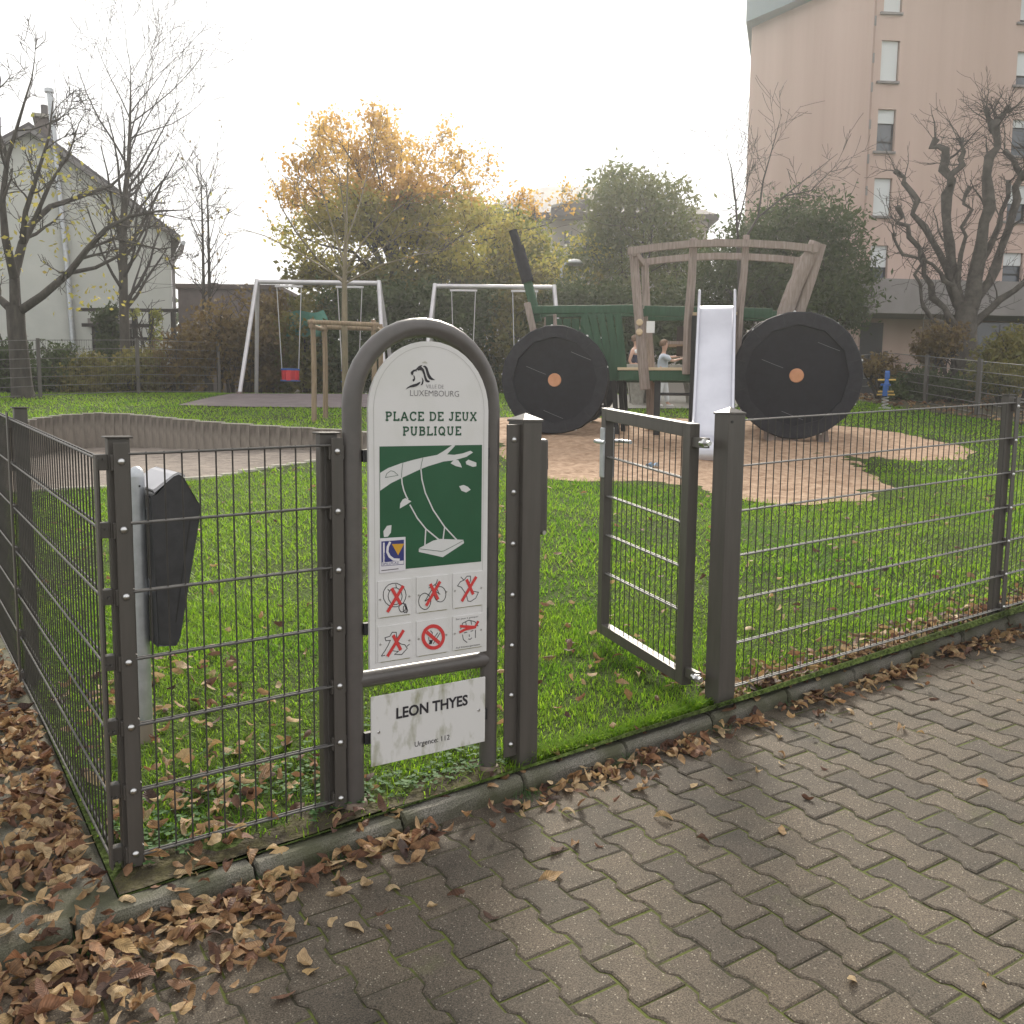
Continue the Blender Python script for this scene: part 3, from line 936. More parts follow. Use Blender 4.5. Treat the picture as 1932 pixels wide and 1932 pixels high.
# flat drawings on the sign, millimetres from its foot
GFX_LION=[[(-31,1496),(-26,1500),(-19,1498),(-13,1492),(-9,1480),(-4,1469),(4,1460),(16,1453),(4,1452),(-6,1455),(-12,1462),(-17,1473),(-20,1486),(-24,1493)],[(-48,1496),(-40,1500),(-32,1501),(-37,1496),(-32,1492),(-26,1486),(-23,1476),(-19,1464),(-14,1453),(-3,1448),(-9,1444),(-17,1445),(-23,1450),(-26,1462),(-30,1474),(-35,1482),(-42,1484),(-49,1482),(-52,1485),(-55,1483),(-54,1479),(-60,1480),(-66,1477),(-67,1470),(-71,1466),(-75,1469),(-77,1474),(-75,1478),(-67,1484),(-57,1487)],[(-67,1469),(-62,1463),(-60,1456),(-62,1449),(-66,1445),(-70,1448),(-69,1453),(-65,1455),(-65,1460)],[(-96,1418),(-89,1426),(-79,1432),(-68,1436),(-55,1439),(-48,1443),(-40,1446),(-42,1440),(-48,1434),(-55,1430),(-67,1427),(-78,1426),(-87,1423)],[(-35,1461),(-31,1456),(-28,1449),(-30,1440),(-34,1435),(-40,1434),(-36,1440),(-33,1449)]]
GFX_BRANCH=[[(-191,1144),(-162,1159),(-113,1174),(-73,1183),(-32,1191),(24,1199),(50,1212),(84,1232),(96,1230),(63,1200),(92,1198),(124,1202),(157,1211),(168,1205),(141,1190),(92,1179),(50,1176),(-12,1161),(-40,1152),(-113,1124),(-152,1108),(-191,1085)]]
GFX_LEAVES=[[(-119,1022),(-117,1039),(-108,1052),(-98,1056),(-75,1044),(-93,1034)],[(77,1169),(92,1181),(108,1179),(117,1167),(123,1153),(98,1159)],[(138,1173),(149,1180),(182,1169),(182,1156),(168,1154),(141,1164)],[(112,1088),(130,1092),(147,1085),(159,1074),(141,1065),(122,1072)],[(-178,929),(-180,949),(-167,966),(-150,968),(-152,943),(-163,930)]]
GFX_SEAT=[[(-47,881),(9,904),(35,908),(131,898),(133,886),(47,843),(-47,869)]]
GFX_ROPES=[[(-112,1128),(-110,1106),(-104,1083),(-95,1063),(-88,1051)],[(-81,1033),(-53,986),(-20,947),(31,906)],[(-39,1154),(-35,1117),(-22,1071),(9,1010),(54,949),(107,896)],[(-20,947),(-24,883)],[(54,948),(43,869)]]
GFX_LINES=[[(-172,1128),(-167,1141),(-152,1150),(-140,1147),(-125,1134),(-172,1128)],[(-107,1175),(-110,1159),(-113,1126)],[(-31,1191),(-37,1171),(-40,1152)],[(-47,880),(41,864),(52,865),(132,896)]]
GFX_BLACK=[[[(-97,725),(-100,711),(-107,699),(-119,692),(-133,688),(-148,690),(-162,696),(-174,707),(-181,720),(-183,734),(-181,747),(-173,759),(-162,767),(-148,770),(-133,769),(-119,762),(-107,752),(-100,739),(-97,725)],[(-112,722),(-115,710),(-122,700),(-133,696),(-144,697),(-155,704),(-162,715),(-165,728),(-162,740),(-155,750),(-144,754),(-132,753),(-122,746),(-115,735),(-112,722)],[(-136,767),(-134,754)],[(-166,752),(-159,744)],[(-99,681),(-102,672),(-108,668),(-116,668),(-122,675),(-125,684),(-122,693),(-116,698),(-108,697),(-102,691),(-99,681)],[(-96,676),(-98,667),(-102,664),(-107,668),(-108,677),(-107,686),(-102,689),(-98,685),(-96,676)],[(-111,697),(-99,694),(-91,670),(-97,662)]],[[(-1,692),(-3,682),(-8,673),(-16,667),(-25,666),(-34,670),(-42,677),(-47,686),(-49,698),(-47,708),(-42,717),(-34,722),(-25,724),(-16,720),(-8,714),(-3,704),(-1,692)],[(59,711),(57,700),(52,692),(44,687),(36,686),(27,689),(19,696),(14,705),(12,716),(14,726),(19,735),(27,740),(35,741),(44,738),(52,731),(57,722),(59,711)],[(25,767),(21,754),(7,745),(-10,740)],[(-25,695),(4,735),(36,713)],[(16,750),(32,714)],[(-25,695),(10,711),(19,744)]],[[(119,767),(132,754),(118,750),(106,736),(121,730),(133,714),(143,699),(149,677),(161,674),(182,684),(193,704),(171,710)],[(132,754),(145,767),(159,766),(160,751),(152,736),(167,718)]],[[(-191,526),(-177,542),(-166,558),(-157,575),(-174,576),(-177,587),(-159,589),(-150,602),(-135,600),(-133,585),(-129,566),(-117,557)],[(-177,526),(-191,525)],[(-150,538),(-127,532),(-142,524),(-114,520),(-93,538),(-102,552),(-117,557)],[(-94,546),(-84,552)]],[[(-1,546),(27,578)],[(8,540),(36,576)],[(-10,566),(-8,555),(-1,546)],[(-3,589),(5,580),(3,567)]],[[(127,558),(131,539),(147,526)],[(182,568),(181,538)],[(119,578),(128,599),(153,607),(178,599),(193,580)],[(140,603),(143,589)],[(162,604),(165,589)],[(134,563),(147,564)],[(161,565),(172,567)],[(155,555),(156,546)],[(152,539),(159,536),(167,541)]]]
GFX_RED=[[[(-152,754),(-118,695)],[(-108,758),(-168,674)]],[[(-4,754),(27,696)],[(35,759),(-20,679)]],[[(142,756),(171,699)],[(183,762),(123,679)]],[[(-147,592),(-118,536)],[(-107,604),(-169,521)]],[[(49,559),(48,551),(45,543),(40,536),(34,530),(26,527),(17,525),(8,526),(-1,528),(-9,532),(-17,538),(-23,545),(-28,553),(-31,561),(-32,570),(-31,579),(-28,586),(-24,593),(-17,598),(-9,602),(-1,604),(8,604),(17,602),(26,598),(34,592),(40,585),(45,577),(48,568),(49,559)],[(-19,587),(33,540)]],[[(116,590),(184,578)],[(114,568),(141,576),(178,578),(193,599)]]]
GFX_ST={'w':[[(-183,914),(-173,914),(-173,848),(-184,848)]],'tri':[[(-150,904),(-104,902),(-127,864)]],'arc':[[(-156,912),(-165,896),(-167,879),(-159,863),(-144,851),(-121,848)]]}

# ------------------------------------------------------------------ playground sign
M['board'] = mat('sign_board', (.64, .63, .63), .5, (.56, .56, .53), 5, spec=.4, contrast=(.45, .8), detail=8)
M['boardlow'] = mat('sign_board_mossy', (.62, .61, .6), .6, (.2, .2, .09), 8.5, spec=.3, contrast=(.5, .7), detail=9, stretch=(1.5, 1, .7))
M['inkblack'] = mat('ink_black', (.02, .018, .024), .5)
M['inkgrey'] = mat('ink_grey', (.12, .11, .12), .5)
M['inkgreen'] = mat('ink_green', (.014, .07, .035), .5)
M['signgreen'] = mat('sign_green', (.012, .075, .032), .45, (.016, .09, .04), 4)
M['signwhite'] = mat('sign_white', (.6, .6, .6), .5)
M['inkred'] = mat('ink_red', (.56, .045, .045), .5)
M['inkblue'] = mat('ink_blue', (.03, .035, .16), .5)
M['inkorange'] = mat('ink_orange', (.55, .3, .03), .5)
M['sticker'] = mat('sticker_white', (.66, .64, .68), .4)
M['grime'] = mat('board_grime', (.25, .24, .13), .9, (.4, .38, .25), 30)
sign = thing('playground_sign', 'white and green playground sign in an arched grey tube frame', 'sign', (1.115, -.04, .03))
tf = [(-.27, .045, -.3), (-.27, .045, 1.36)]
arc_ = [(-.27 * math.cos(R(a)), .045, 1.36 + .27 * math.sin(R(a))) for a in range(0, 181, 10)]
part('tube_frame', MB().tube([(-.27, .045, -.3)] + arc_ + [(.27, .045, -.3)], .0325, 20), M['signtube'], sign, smooth=True)
part('cross_tube', MB().tube([(-.262, .045, .44), (.262, .045, .44)], .0295, 16), M['signtube'], sign, smooth=True)
for sx in (-.27, .27):
    part('base_collar', MB().lathe([(.042, -.03), (.044, .02), (.04, .03), (.033, .032)], (sx, .045, (.0 if sx > 0 else -.012)), 20), mat('rusty_collar', (.17, .13, .105), .8, (.22, .17, .13), 20), sign, smooth=True)
for z_ in (.62, 1.2):
    for s_ in (-1, 1): part('bracket', MB().box(min(s_ * .2, s_ * .245), max(s_ * .2, s_ * .245), .012, .03, z_ - .02, z_ + .02), M['black'], sign)
for s_ in (-1, 1): part('bracket', MB().box(min(s_ * .2, s_ * .245), max(s_ * .2, s_ * .245), .012, .03, .22, .26), M['black'], sign)
bo = [(-.2315, .482), (.2315, .482)] + [(.2315 * math.cos(R(a)), 1.35 + .2315 * math.sin(R(a))) for a in range(0, 181, 9)]
part('board', MB().prism(bo, 0, .012), M['board'], sign)
bi = [(-.21, .5), (.21, .5)] + [(.213 * math.cos(R(a)), 1.352 + .213 * math.sin(R(a))) for a in range(0, 181, 9)]
part('border_line', MB().ribbon(bi[1:] + [bi[0]], .0015, -.0006), mat('faint_line', (.4, .39, .38), .6), sign)
mm = lambda P: [(p[0] / 1000, p[1] / 1000) for p in P]


def text_part(s, x0, x1, zbase, h, material, parent, y, bold=0, name='lettering', ref=None):
    """words as flat lettering fitted to a measured width and capital height"""
    cu = bpy.data.curves.new(name, 'FONT'); cu.body = s; cu.size = 1; cu.offset = bold
    cu.resolution_u = 3
    ob = bpy.data.objects.new('tmp', cu); COL.objects.link(ob)
    dg = bpy.context.evaluated_depsgraph_get()
    me = bpy.data.meshes.new_from_object(ob.evaluated_get(dg)); me.name = name
    bpy.data.objects.remove(ob)
    V = np.array([v.co for v in me.vertices])
    capz = .729 + bold
    xa, xb = V[:, 0].min(), V[:, 0].max()
    for v in me.vertices:
        x, z = v.co.x, v.co.y
        v.co = (x0 + (x - xa) / (xb - xa) * (x1 - x0), y, zbase + z / capz * h)
    me.materials.clear(); me.materials.append(material)
    o = link(name, me, parent)
    return o


# slab-serif capitals as strokes on a unit box
SLAB = {
    'P': (.68, [[(.14, 0), (.14, 1)], [(.14, .955), (.42, .955), (.57, .88), (.6, .74), (.57, .6), (.42, .5), (.14, .5)], [(0, .045), (.3, .045)], [(0, .955), (.14, .955)]]),
    'L': (.66, [[(.14, 0), (.14, 1)], [(0, .045), (.6, .045), (.6, .26)], [(0, .955), (.3, .955)]]),
    'A': (.84, [[(.08, .05), (.4, 1)], [(.4, 1), (.74, .05)], [(.2, .34), (.62, .34)], [(-.03, .045), (.22, .045)], [(.6, .045), (.86, .045)]]),
    'C': (.76, [[(.66, .74), (.62, .88), (.5, .96), (.36, .96), (.2, .88), (.1, .7), (.08, .5), (.1, .3), (.2, .12), (.36, .04), (.5, .04), (.62, .12), (.68, .25)], [(.67, .7), (.67, 1)]]),
    'E': (.68, [[(.14, 0), (.14, 1)], [(0, .045), (.62, .045), (.62, .25)], [(0, .955), (.6, .955), (.6, .76)], [(.14, .51), (.44, .51)]]),
    'D': (.78, [[(.14, 0), (.14, 1)], [(0, .955), (.38, .955), (.56, .88), (.66, .7), (.68, .5), (.66, .3), (.56, .12), (.38, .045), (0, .045)]]),
    'J': (.56, [[(.38, 1), (.38, .24), (.32, .08), (.2, .04), (.08, .1), (.04, .26)], [(.2, .955), (.54, .955)]]),
    'U': (.82, [[(.14, .95), (.14, .32), (.2, .12), (.38, .04), (.56, .12), (.62, .32), (.62, .95)], [(0, .955), (.28, .955)], [(.48, .955), (.76, .955)]]),
    'X': (.8, [[(.1, .05), (.64, .95)], [(.1, .95), (.66, .05)], [(-.02, .045), (.22, .045)], [(.52, .045), (.78, .045)], [(-.02, .955), (.24, .955)], [(.5, .955), (.76, .955)]]),
    'B': (.72, [[(.14, 0), (.14, 1)], [(0, .955), (.4, .955), (.54, .89), (.57, .76), (.53, .62), (.4, .54), (.14, .54)], [(.4, .54), (.58, .44), (.62, .28), (.56, .11), (.42, .045), (0, .045)]]),
    'I': (.34, [[(.15, 0), (.15, 1)], [(0, .045), (.3, .045)], [(0, .955), (.3, .955)]]),
    'Q': (.86, [[(.4, .96), (.24, .9), (.12, .74), (.08, .5), (.12, .26), (.24, .1), (.4, .04), (.56, .1), (.68, .26), (.72, .5), (.68, .74), (.56, .9), (.4, .96)], [(.44, .3), (.62, .06), (.78, -.06)]]),
}


def slab_text(s, x0, x1, zbase, h, material, parent):
    adv = sum(.5 if ch == ' ' else SLAB[ch][0] + .16 for ch in s) - .16
    sc = (x1 - x0) / adv; x = x0
    for ch in s:
        if ch == ' ': x += .5 * sc; continue
        w, st = SLAB[ch]
        mb = MB()
        for q, line in enumerate(st): mb.ribbon([(x + px_ * sc, zbase + pz * h) for px_, pz in line], .19 * h, -.0010 - .00006 * q)
        part('letter', mb, material, parent)
        x += (w + .16) * sc


slab_text('PLACE DE JEUX', -.1695, .183, 1.316, .0285, M['inkgreen'], sign)
slab_text('PUBLIQUE', -.106, .1195, 1.2665, .0285, M['inkgreen'], sign)
text_part('LUXEMBOURG', -.079, .11, 1.398, .0205, M['inkgrey'], sign, -.001, -.012)
text_part('VILLE DE', -.019, .049, 1.4245, .0133, M['inkgrey'], sign, -.001, -.015)
lion = MB()
for q, p in enumerate(GFX_LION): lion.flat(mm(p), -.001 - .00005 * q)
part('lion_emblem', lion, M['inkblack'], sign)
part('crown_mark', MB().flat([(-.034, 1.508), (-.03, 1.513), (-.027, 1.510), (-.023, 1.516), (-.019, 1.510), (-.016, 1.513), (-.014, 1.507)], -.001), mat('faint_crown', (.42, .41, .36), .6), sign)
gp_ = part('green_picture', MB().flat([(-.1925, .8142), (.2057, .8142), (.2057, 1.231), (-.1925, 1.231)], -.0008), M['signgreen'], sign)
br_ = MB()
for q, p in enumerate(GFX_BRANCH + GFX_LEAVES + GFX_SEAT): br_.flat(mm(p), -.0014 - .00003 * q)
for q, p in enumerate(GFX_ROPES): br_.ribbon(mm(p), .0048, -.0018 - .00004 * q)
part('swing_drawing', br_, M['signwhite'], gp_)
bl_ = MB()
for q, p in enumerate(GFX_LINES): bl_.ribbon(mm(p), .0016, -.0022 - .00004 * q)
part('drawing_lines', bl_, M['inkgreen'], gp_)
stk = part('sticker', MB().prism([(-.194, .808), (-.0985, .8105), (-.0985, .9245), (-.194, .926)], -.0030, -.0006), M['sticker'], sign)
part('sticker_field', MB().flat([(-.1885, .832), (-.1045, .8305), (-.1045, .9155), (-.1885, .9155)], -.0034), M['inkblue'], stk)
sw_ = MB(); sw_.flat([(-.183, .845), (-.1765, .845), (-.1765, .911), (-.183, .911)], -.0037)
sw_.ribbon(mm(GFX_ST['arc'][0]), .0085, -.0038); sw_.flat([(-.187, .8335), (-.106, .8325), (-.106, .8445), (-.187, .8445)], -.00365)
part('sticker_monogram', sw_, M['sticker'], stk)
part('sticker_triangle', MB().flat(mm(GFX_ST['tri'][0]), -.0041), M['inkorange'], stk)
text_part('SPILLPLAZ', -.185, -.124, .8355, .0075, M['inkblue'], stk, -.0042)
v_ = text_part('SECHER', 0, .032, -.0025, .005, M['inkblue'], stk, -.0042); v_.rotation_euler = (0, R(-90), 0); v_.location = (-.178, 0, .846)
part('sticker_line', MB().ribbon([(-.189, .817), (-.125, .818)], .003, -.0034), M['inkgrey'], stk)
PLX = (-.202, -.0565, .0877); PLZ = ((.657, .781), (.504, .627))
for i in range(6):
    x0 = PLX[i % 3]; z0, z1 = PLZ[i // 3]
    pl_ = part('pictogram_plate', MB().box(x0, x0 + .1255, -.0035, -.0005, z0, z1), M['board'], sign, bevel=.0008)
    k = MB()
    for q, p in enumerate(GFX_BLACK[i]): k.ribbon(mm(p), .0027, -.0040 - .00006 * q)
    if i == 4:
        k.flat([(-.01, .541), (.003, .541), (.006, .553), (-.004, .556)], -.0046)
    part('pictogram', k, M['inkblack'], pl_)
    k = MB()
    for q, p in enumerate(GFX_RED[i]): k.ribbon(mm(p), (.0115 if i != 5 else .0095) if i != 4 else .0125, -.0052 - .00012 * q)
    part('red_cross', k, M['inkred'], pl_)
    for sx in (.008, .1175): part('screw', MB().lathe([(.0036, 0), (.003, -.002)], (x0 + sx, -.0035, (z0 + z1) / 2), 8, 'y'), M['bolt'], pl_)
    part('grime_line', MB().ribbon([(x0 + .01, z0 - .0015), (x0 + .06, z0 - .001), (x0 + .12, z0 - .0018)], .003, -.0009), M['grime'], pl_)
text_part('Sur jeux à grimper', .1, .193, .6135, .006, M['inkblack'], sign, -.0042)
text_part('Auf Klettergerüsten', .1, .2, .5095, .0065, M['inkblack'], sign, -.0042)
low = part('name_board', MB().box(-.228, .228, 0, .006, .1425, .3865), M['boardlow'], sign, bevel=.001)
text_part('LEON THYES', -.134, .153, .2955, .040, M['inkblack'], low, -.001, .03)
text_part('Urgence: 112', -.063, .078, .1803, .0195, M['inkblack'], low, -.001, .006)
for bx, bz_ in ((-.2, .26), (.2, .266)): part('screw', MB().lathe([(.006, 0), (.004, -.003)], (bx, 0, bz_), 10, 'y'), M['bolt'], low)

# ------------------------------------------------------------------ play tractor
TO = Vector((7.947, 8.266, .95)); TRZ = math.atan2(-.719, .695)
e1 = Vector((math.cos(TRZ), math.sin(TRZ), 0)); e2 = Vector((-math.sin(TRZ), math.cos(TRZ), 0))
tg = lambda x, y: G(*(TO + e1 * x + e2 * y).xy) - TO.z      # ground in tractor coordinates
trac = thing('play_tractor', 'wooden play tractor with two big black wheels, green bonnet and open cab', 'play structure', TO, TRZ)


def wheel(name, cx_, cy_, cz_, Ro, Ri, parent, face=-1, tagx=None):
    mb = MB(); n_ = 36; y0, y1 = 0, .2
    oc = []; ic = []
    for i in range(n_):
        a = 2 * math.pi * i / n_
        ro = Ro * math.cos(math.pi / 18) / math.cos(((a + .05) % (2 * math.pi / 18)) - math.pi / 18) * (1 + .006 * math.sin(5 * a + cx_))
        ri = Ri * math.cos(math.pi / 12) / math.cos((a % (2 * math.pi / 12)) - math.pi / 12)
        oc.append((cx_ + ro * math.cos(a), cz_ + ro * math.sin(a))); ic.append((cx_ + ri * math.cos(a), cz_ + ri * math.sin(a)))
    rings = [[(x, cy_ + y1, z) for x, z in oc], [(x, cy_ + .02, z) for x, z in oc], [(cx_ + (x - cx_) * .985, cy_, cz_ + (z - cz_) * .985) for x, z in oc], [(x, cy_, z) for x, z in ic], [(x, cy_ + .05, z) for x, z in ic], [(x, cy_ + y1, z) for x, z in ic]]
    for r_ in rings: mb.v += r_
    for k in range(len(rings)):
        k2 = (k + 1) % len(rings)
        for i in range(n_):
            j = (i + 1) % n_
            mb.f.append((k * n_ + i, k * n_ + j, k2 * n_ + j, k2 * n_ + i))
    w = part(name, mb, M['rubber'], parent, smooth=True)
    part('disc', MB().prism([(cx_ + (x - cx_) * .999, cz_ + (z - cz_) * .999) for x, z in ic], cy_ + .045, cy_ + .08), M['rubber2'], w)
    part('hub', MB().lathe([(.1, .044), (.1, .03), (.092, .022)], (cx_, cy_, cz_), 24, 'y'), M['hub'], w)
    for i in range(9):
        a = R(14 + 40 * i); p = (cx_ + Ro * .985 * math.cos(a), cy_ + .05 + .02 * (i % 2), cz_ + Ro * .985 * math.sin(a))
        part('rim_bolt', MB().lathe([(.018, -.012), (.018, .01), (.006, .018)], p, 8, 'z'), M['white'], w)
    for i in range(12):
        a = R(15 + 30 * i); ca, sa = math.cos(a), math.sin(a)
        part('rim_seam', MB().ribbon([(cx_ + Ri * 1.02 * ca, cz_ + Ri * 1.02 * sa), (cx_ + Ro * .965 * ca, cz_ + Ro * .965 * sa)], .007, cy_ - .0008), M['black'], w)
    for i in range(3):
        a = R(60 + 95 * i); p0 = Vector((cx_ + Ri * .75 * math.cos(a), cy_ + .0435, cz_ + Ri * .75 * math.sin(a)))
        part('scratch', MB().ribbon([(p0.x, p0.z), (p0.x + .17, p0.z - .07), (p0.x + .3, p0.z - .12)], .006, cy_ + .0438), mat('rubber_scratch', (.16, .16, .17), .7), w)
    return w


wl_ = wheel('wheel', -.13, 0, .85, .815, .64, trac)
wr_ = wheel('wheel', 3.34, 0, .93, .905, .715, trac)
part('maker_plate', MB().box(3.02, 3.11, .043, .0445, 1.62, 1.655), mat('plate_grey', (.35, .35, .34), .5), wr_)
wheel('wheel', -.13, 1.75, .95, .815, .64, trac); wheel('wheel', 3.34, 1.75, 1.05, .905, .715, trac)


def log(pts, r, name='cab_post', m='wood', n=10, parent=None):
    return part(name, MB().tube(pts, r, n), M[m], parent or trac, smooth=True)


def bar(a, c, w, h, name, m='wood', parent=None, up=(0, 0, 1), bevel=.01):
    return part(name, MB().beam(a, c, w, h, up), M[m], parent or trac, bevel=bevel)


Y = (0, 1, 0)
# cab posts: sawn timber slightly curved, near and far side
part('cab_post', MB().tube([(.97, .27, 2.76), (1.02, .27, 2.3), (1.1, .27, 1.6), (1.17, .27, 1.0), (1.2, .27, .72)], [.066, .07, .076, .08, .08], 4), M['wood'], trac, bevel=.012)
part('cab_post', MB().tube([(1.07, 1.3, 2.72), (1.12, 1.3, 2.0), (1.2, 1.3, 1.2), (1.24, 1.3, .1)], [.062, .066, .072, .074], 4), M['wood'], trac, bevel=.012)
part('cab_post', MB().tube([(1.84, .27, 2.9), (1.83, .27, 2.3), (1.80, .27, 1.7), (1.80, .27, .95)], [.06, .066, .068, .068], 4), M['wood'], trac, bevel=.012)
part('cab_post', MB().tube([(2.58, .27, 2.93), (2.57, .27, 2.4), (2.53, .27, 1.9), (2.5, .27, .9)], [.052, .055, .062, .062], 4), M['wood'], trac, bevel=.012)
log([(3.54, .27, 2.8), (3.42, .27, 2.5), (3.28, .27, 2.2), (3.17, .27, 1.85), (3.08, .3, 1.0), (3.05, .3, .0)], [.1, .1, .115, .12, .12, .12])
log([(3.42, 1.3, 2.75), (3.36, 1.3, 2.3), (3.3, 1.3, 1.9), (3.2, 1.3, .2)], [.075, .08, .08, .09])
log([(3.62, .3, 2.78), (3.5, .32, 2.3), (3.38, .32, 1.9), (3.3, .35, 1.4)], [.07, .075, .08, .08])
for yy, zo in ((.27, 0), (1.3, .0)):
    pts_ = [(.9, yy, 2.725 + zo), (1.35, yy, 2.775 + zo), (1.8, yy, 2.805 + zo), (2.2, yy, 2.81 + zo), (2.6, yy, 2.795 + zo), (3.1, yy, 2.755 + zo), (3.56, yy, 2.695 + zo)]
    mb = MB()
    for a, b_ in zip(pts_[:-1], pts_[1:]): pass
    prf = [(p[0], p[2] + .05) for p in pts_] + [(p[0], p[2] - .05) for p in reversed(pts_)]
    part('roof_rail', MB().prism(prf, yy - .13 if yy < 1 else yy + .02, yy - .075 if yy < 1 else yy + .08), M['wood'], trac, bevel=.008)
bar((1.0, .15, 2.70), (1.04, 1.42, 2.72), .07, .1, 'roof_crossbar'); bar((3.5, .15, 2.68), (3.44, 1.42, 2.72), .07, .1, 'roof_crossbar')
# bonnet in green timber
bar((-.66, .52, 1.93), (1.12, .52, 1.93), .09, .12, 'bonnet_beam', 'green'); bar((-.6, 1.28, 1.95), (1.15, 1.28, 1.95), .09, .12, 'bonnet_beam', 'green')
bar((1.14, .52, 1.9), (3.0, .52, 1.84), .09, .15, 'side_beam', 'green')
bar((1.15, 1.28, 1.9), (3.2, 1.28, 1.88), .09, .15, 'side_beam', 'green')
bar((-.6, .5, 1.86), (-.6, 1.3, 1.86), .08, .1, 'bonnet_crossbar', 'green')
for i, (xt, xb) in enumerate(((.24, .5), (.36, .6), (.49, .7), (.62, .79), (.75, .88))):
    bar((xt, .44, 1.86), (xb, .44, .86), .105, .03, 'bonnet_board', 'green', up=Y, bevel=.004)
for i in range(4): bar((-.28 + .14 * i, 1.2, 1.86), (-.26 + .14 * i, 1.2, 1.3), .12, .03, 'bonnet_board', 'green', up=Y, bevel=.004)
bar((-.3, .6, 1.86), (-.28, .6, 1.2), .15, .05, 'bonnet_post', 'green', up=Y)
# grey timber pegs in front of the bonnet
bar((-.62, .32, 2.02), (-.44, .32, 1.3), .11, .09, 'front_post'); bar((-.22, .5, 1.86), (-.2, .5, 1.5), .07, .05, 'front_peg')
bar((-.5, .75, 1.3), (-.5, .75, -.1), .12, .12, 'front_leg'); bar((-.46, 1.3, 1.9), (-.46, 1.3, 0), .12, .12, 'front_leg')
# exhaust: green stalk with a black two-step pipe
ex = bar((-.5, .6, 1.75), (-.69, .6, 2.44), .13, .12, 'exhaust_stalk', 'green', up=Y)
part('exhaust_pipe', MB().tube([(-.665, .6, 2.36), (-.83, .6, 2.9)], .095, 12), M['rubber'], ex, smooth=True)
part('exhaust_tip', MB().tube([(-.825, .6, 2.88), (-.915, .6, 3.15)], .066, 12), M['rubber'], ex, smooth=True)
for i in range(4): part('exhaust_ring', MB().lathe([(.1, -.012), (.1, .012)], (-.68 - .045 * i, .6, 2.42 + .145 * i), 12), M['rubber'], ex)
# decks
pk = bar((.8, .32, .93), (1.92, .32, .93), .07, .15, 'deck_beam', 'green'); bar((.8, 1.3, .93), (1.95, 1.3, .93), .07, .15, 'deck_beam', 'green')
for i in range(8): part('deck_plank', MB().box(.78, 1.95, .27 + .135 * i, .395 + .135 * i, 1.008, 1.05), M['woodnew'], trac, bevel=.005)
for i in range(7): part('deck_plank', MB().box(1.86, 2.5, .24 + .15 * i, .38 + .15 * i, 1.80, 1.845), M['woodnew'], trac, bevel=.005)
for x_, y_ in ((1.9, .3), (2.46, .3), (1.9, 1.25), (2.46, 1.25)): part('deck_leg', MB().box(x_ - .05, x_ + .05, y_ - .05, y_ + .05, tg(x_, y_) - .1, 1.8), M['black'], trac)
part('steel_leg', MB().box(1.33, 1.42, .38, .46, tg(1.38, .4) - .1, .86), M['black'], trac)
part('steel_rung', MB().tube([(1.42, .42, .66), (1.9, .42, .66)], .022, 8), M['black'], trac, smooth=True)
for x_, y_ in ((.78, .5), (.84, .9), (.62, .35), (.86, 1.3)):
    part('steel_leg', MB().beam((x_, y_, tg(x_, y_) - .1), (x_ - .07, y_, .9), .07, .07), M['black'], trac)
part('rear_block', MB().beam((3.78, .3, -.12), (3.7, .3, .5), .16, .16), M['wood'], trac, bevel=.01)
for z_ in (1.56, 1.7): part('post_cap_disc', MB().lathe([(.05, .0), (.05, -.03), (.04, -.04)], (1.1, .19, z_), 14, 'y'), M['woodnew'], trac)
part('side_sign', MB().box(1.2, 1.32, .2, .22, 1.55, 1.72), M['white'], trac)
part('steering_panel', MB().box(1.62, 1.78, .9, .95, 1.25, 1.7), mat('dark_panel', (.06, .045, .04), .7), trac)
part('seat_board', MB().box(1.5, 1.8, .5, 1.1, 1.4, 1.45), M['wood'], trac)
part('rubber_skirt', MB().box(3.0, 3.4, .06, .09, .0, .32), M['wood'], trac)

# ------------------------------------------------------------------ slide
so = TO + e1 * 2.2 + e2 * (-1.85)
sl = thing('slide', 'shiny stainless steel slide coming down from the tractor towards the gate', 'slide', (so.x, so.y, G(so.x, so.y)), TRZ)
dz = TO.z - G(so.x, so.y)
prof = [(.42, 1.93), (.2, 1.93), (.08, 1.86), (-.98, .55), (-1.2, .29), (-1.4, .14), (-1.6, .075), (-1.97, .045), (-2.04, .01), (-2.07, -.07), (-2.05, -.165)]
prof = [(y + 1.85, z + dz) for y, z in prof]
bed = MB(); nb = len(prof)
for th in (0, -.02):
    for x_ in (-.24, .24):
        bed.v += [(x_, y, z + th) for y, z in prof]
for i in range(nb - 1):
    bed.f += [(i, i + 1, nb + i + 1, nb + i), (2 * nb + i, 3 * nb + i, 3 * nb + i + 1, 2 * nb + i + 1), (i, 2 * nb + i, 2 * nb + i + 1, i + 1), (nb + i, nb + i + 1, 3 * nb + i + 1, 3 * nb + i)]
part('slide_bed', bed, M['steel'], sl, smooth=True)
for s in (-1, 1):
    sp_ = [(y, z + .13) for y, z in prof[1:8]]
    low_ = [(y, z - .03) for y, z in prof[1:8]]
    part('side_wall', MB().prism(sp_ + low_[::-1], s * .243, s * .252, 'yz'), M['steel'], sl)
    part('side_rail', MB().tube([(s * .25, prof[0][0] - .2, prof[0][1] + .22), (s * .25, prof[1][0] - .02, prof[1][1] + .2)] + [(s * .25, y, z + .14) for y, z in prof[2:8]] + [(s * .25, prof[7][0] - .02, prof[7][1] + .02)], .021, 8), M['steel'], sl, smooth=True)
part('foot_post', MB().box(-.04, .04, .1, .16, -.2, prof[7][1] - .02), M['black'], sl)

# ------------------------------------------------------------------ staked young tree
def local_frame(xd, fwd):
    lat = (xd - 966) * PX * fwd
    return bgp(lat, fwd)


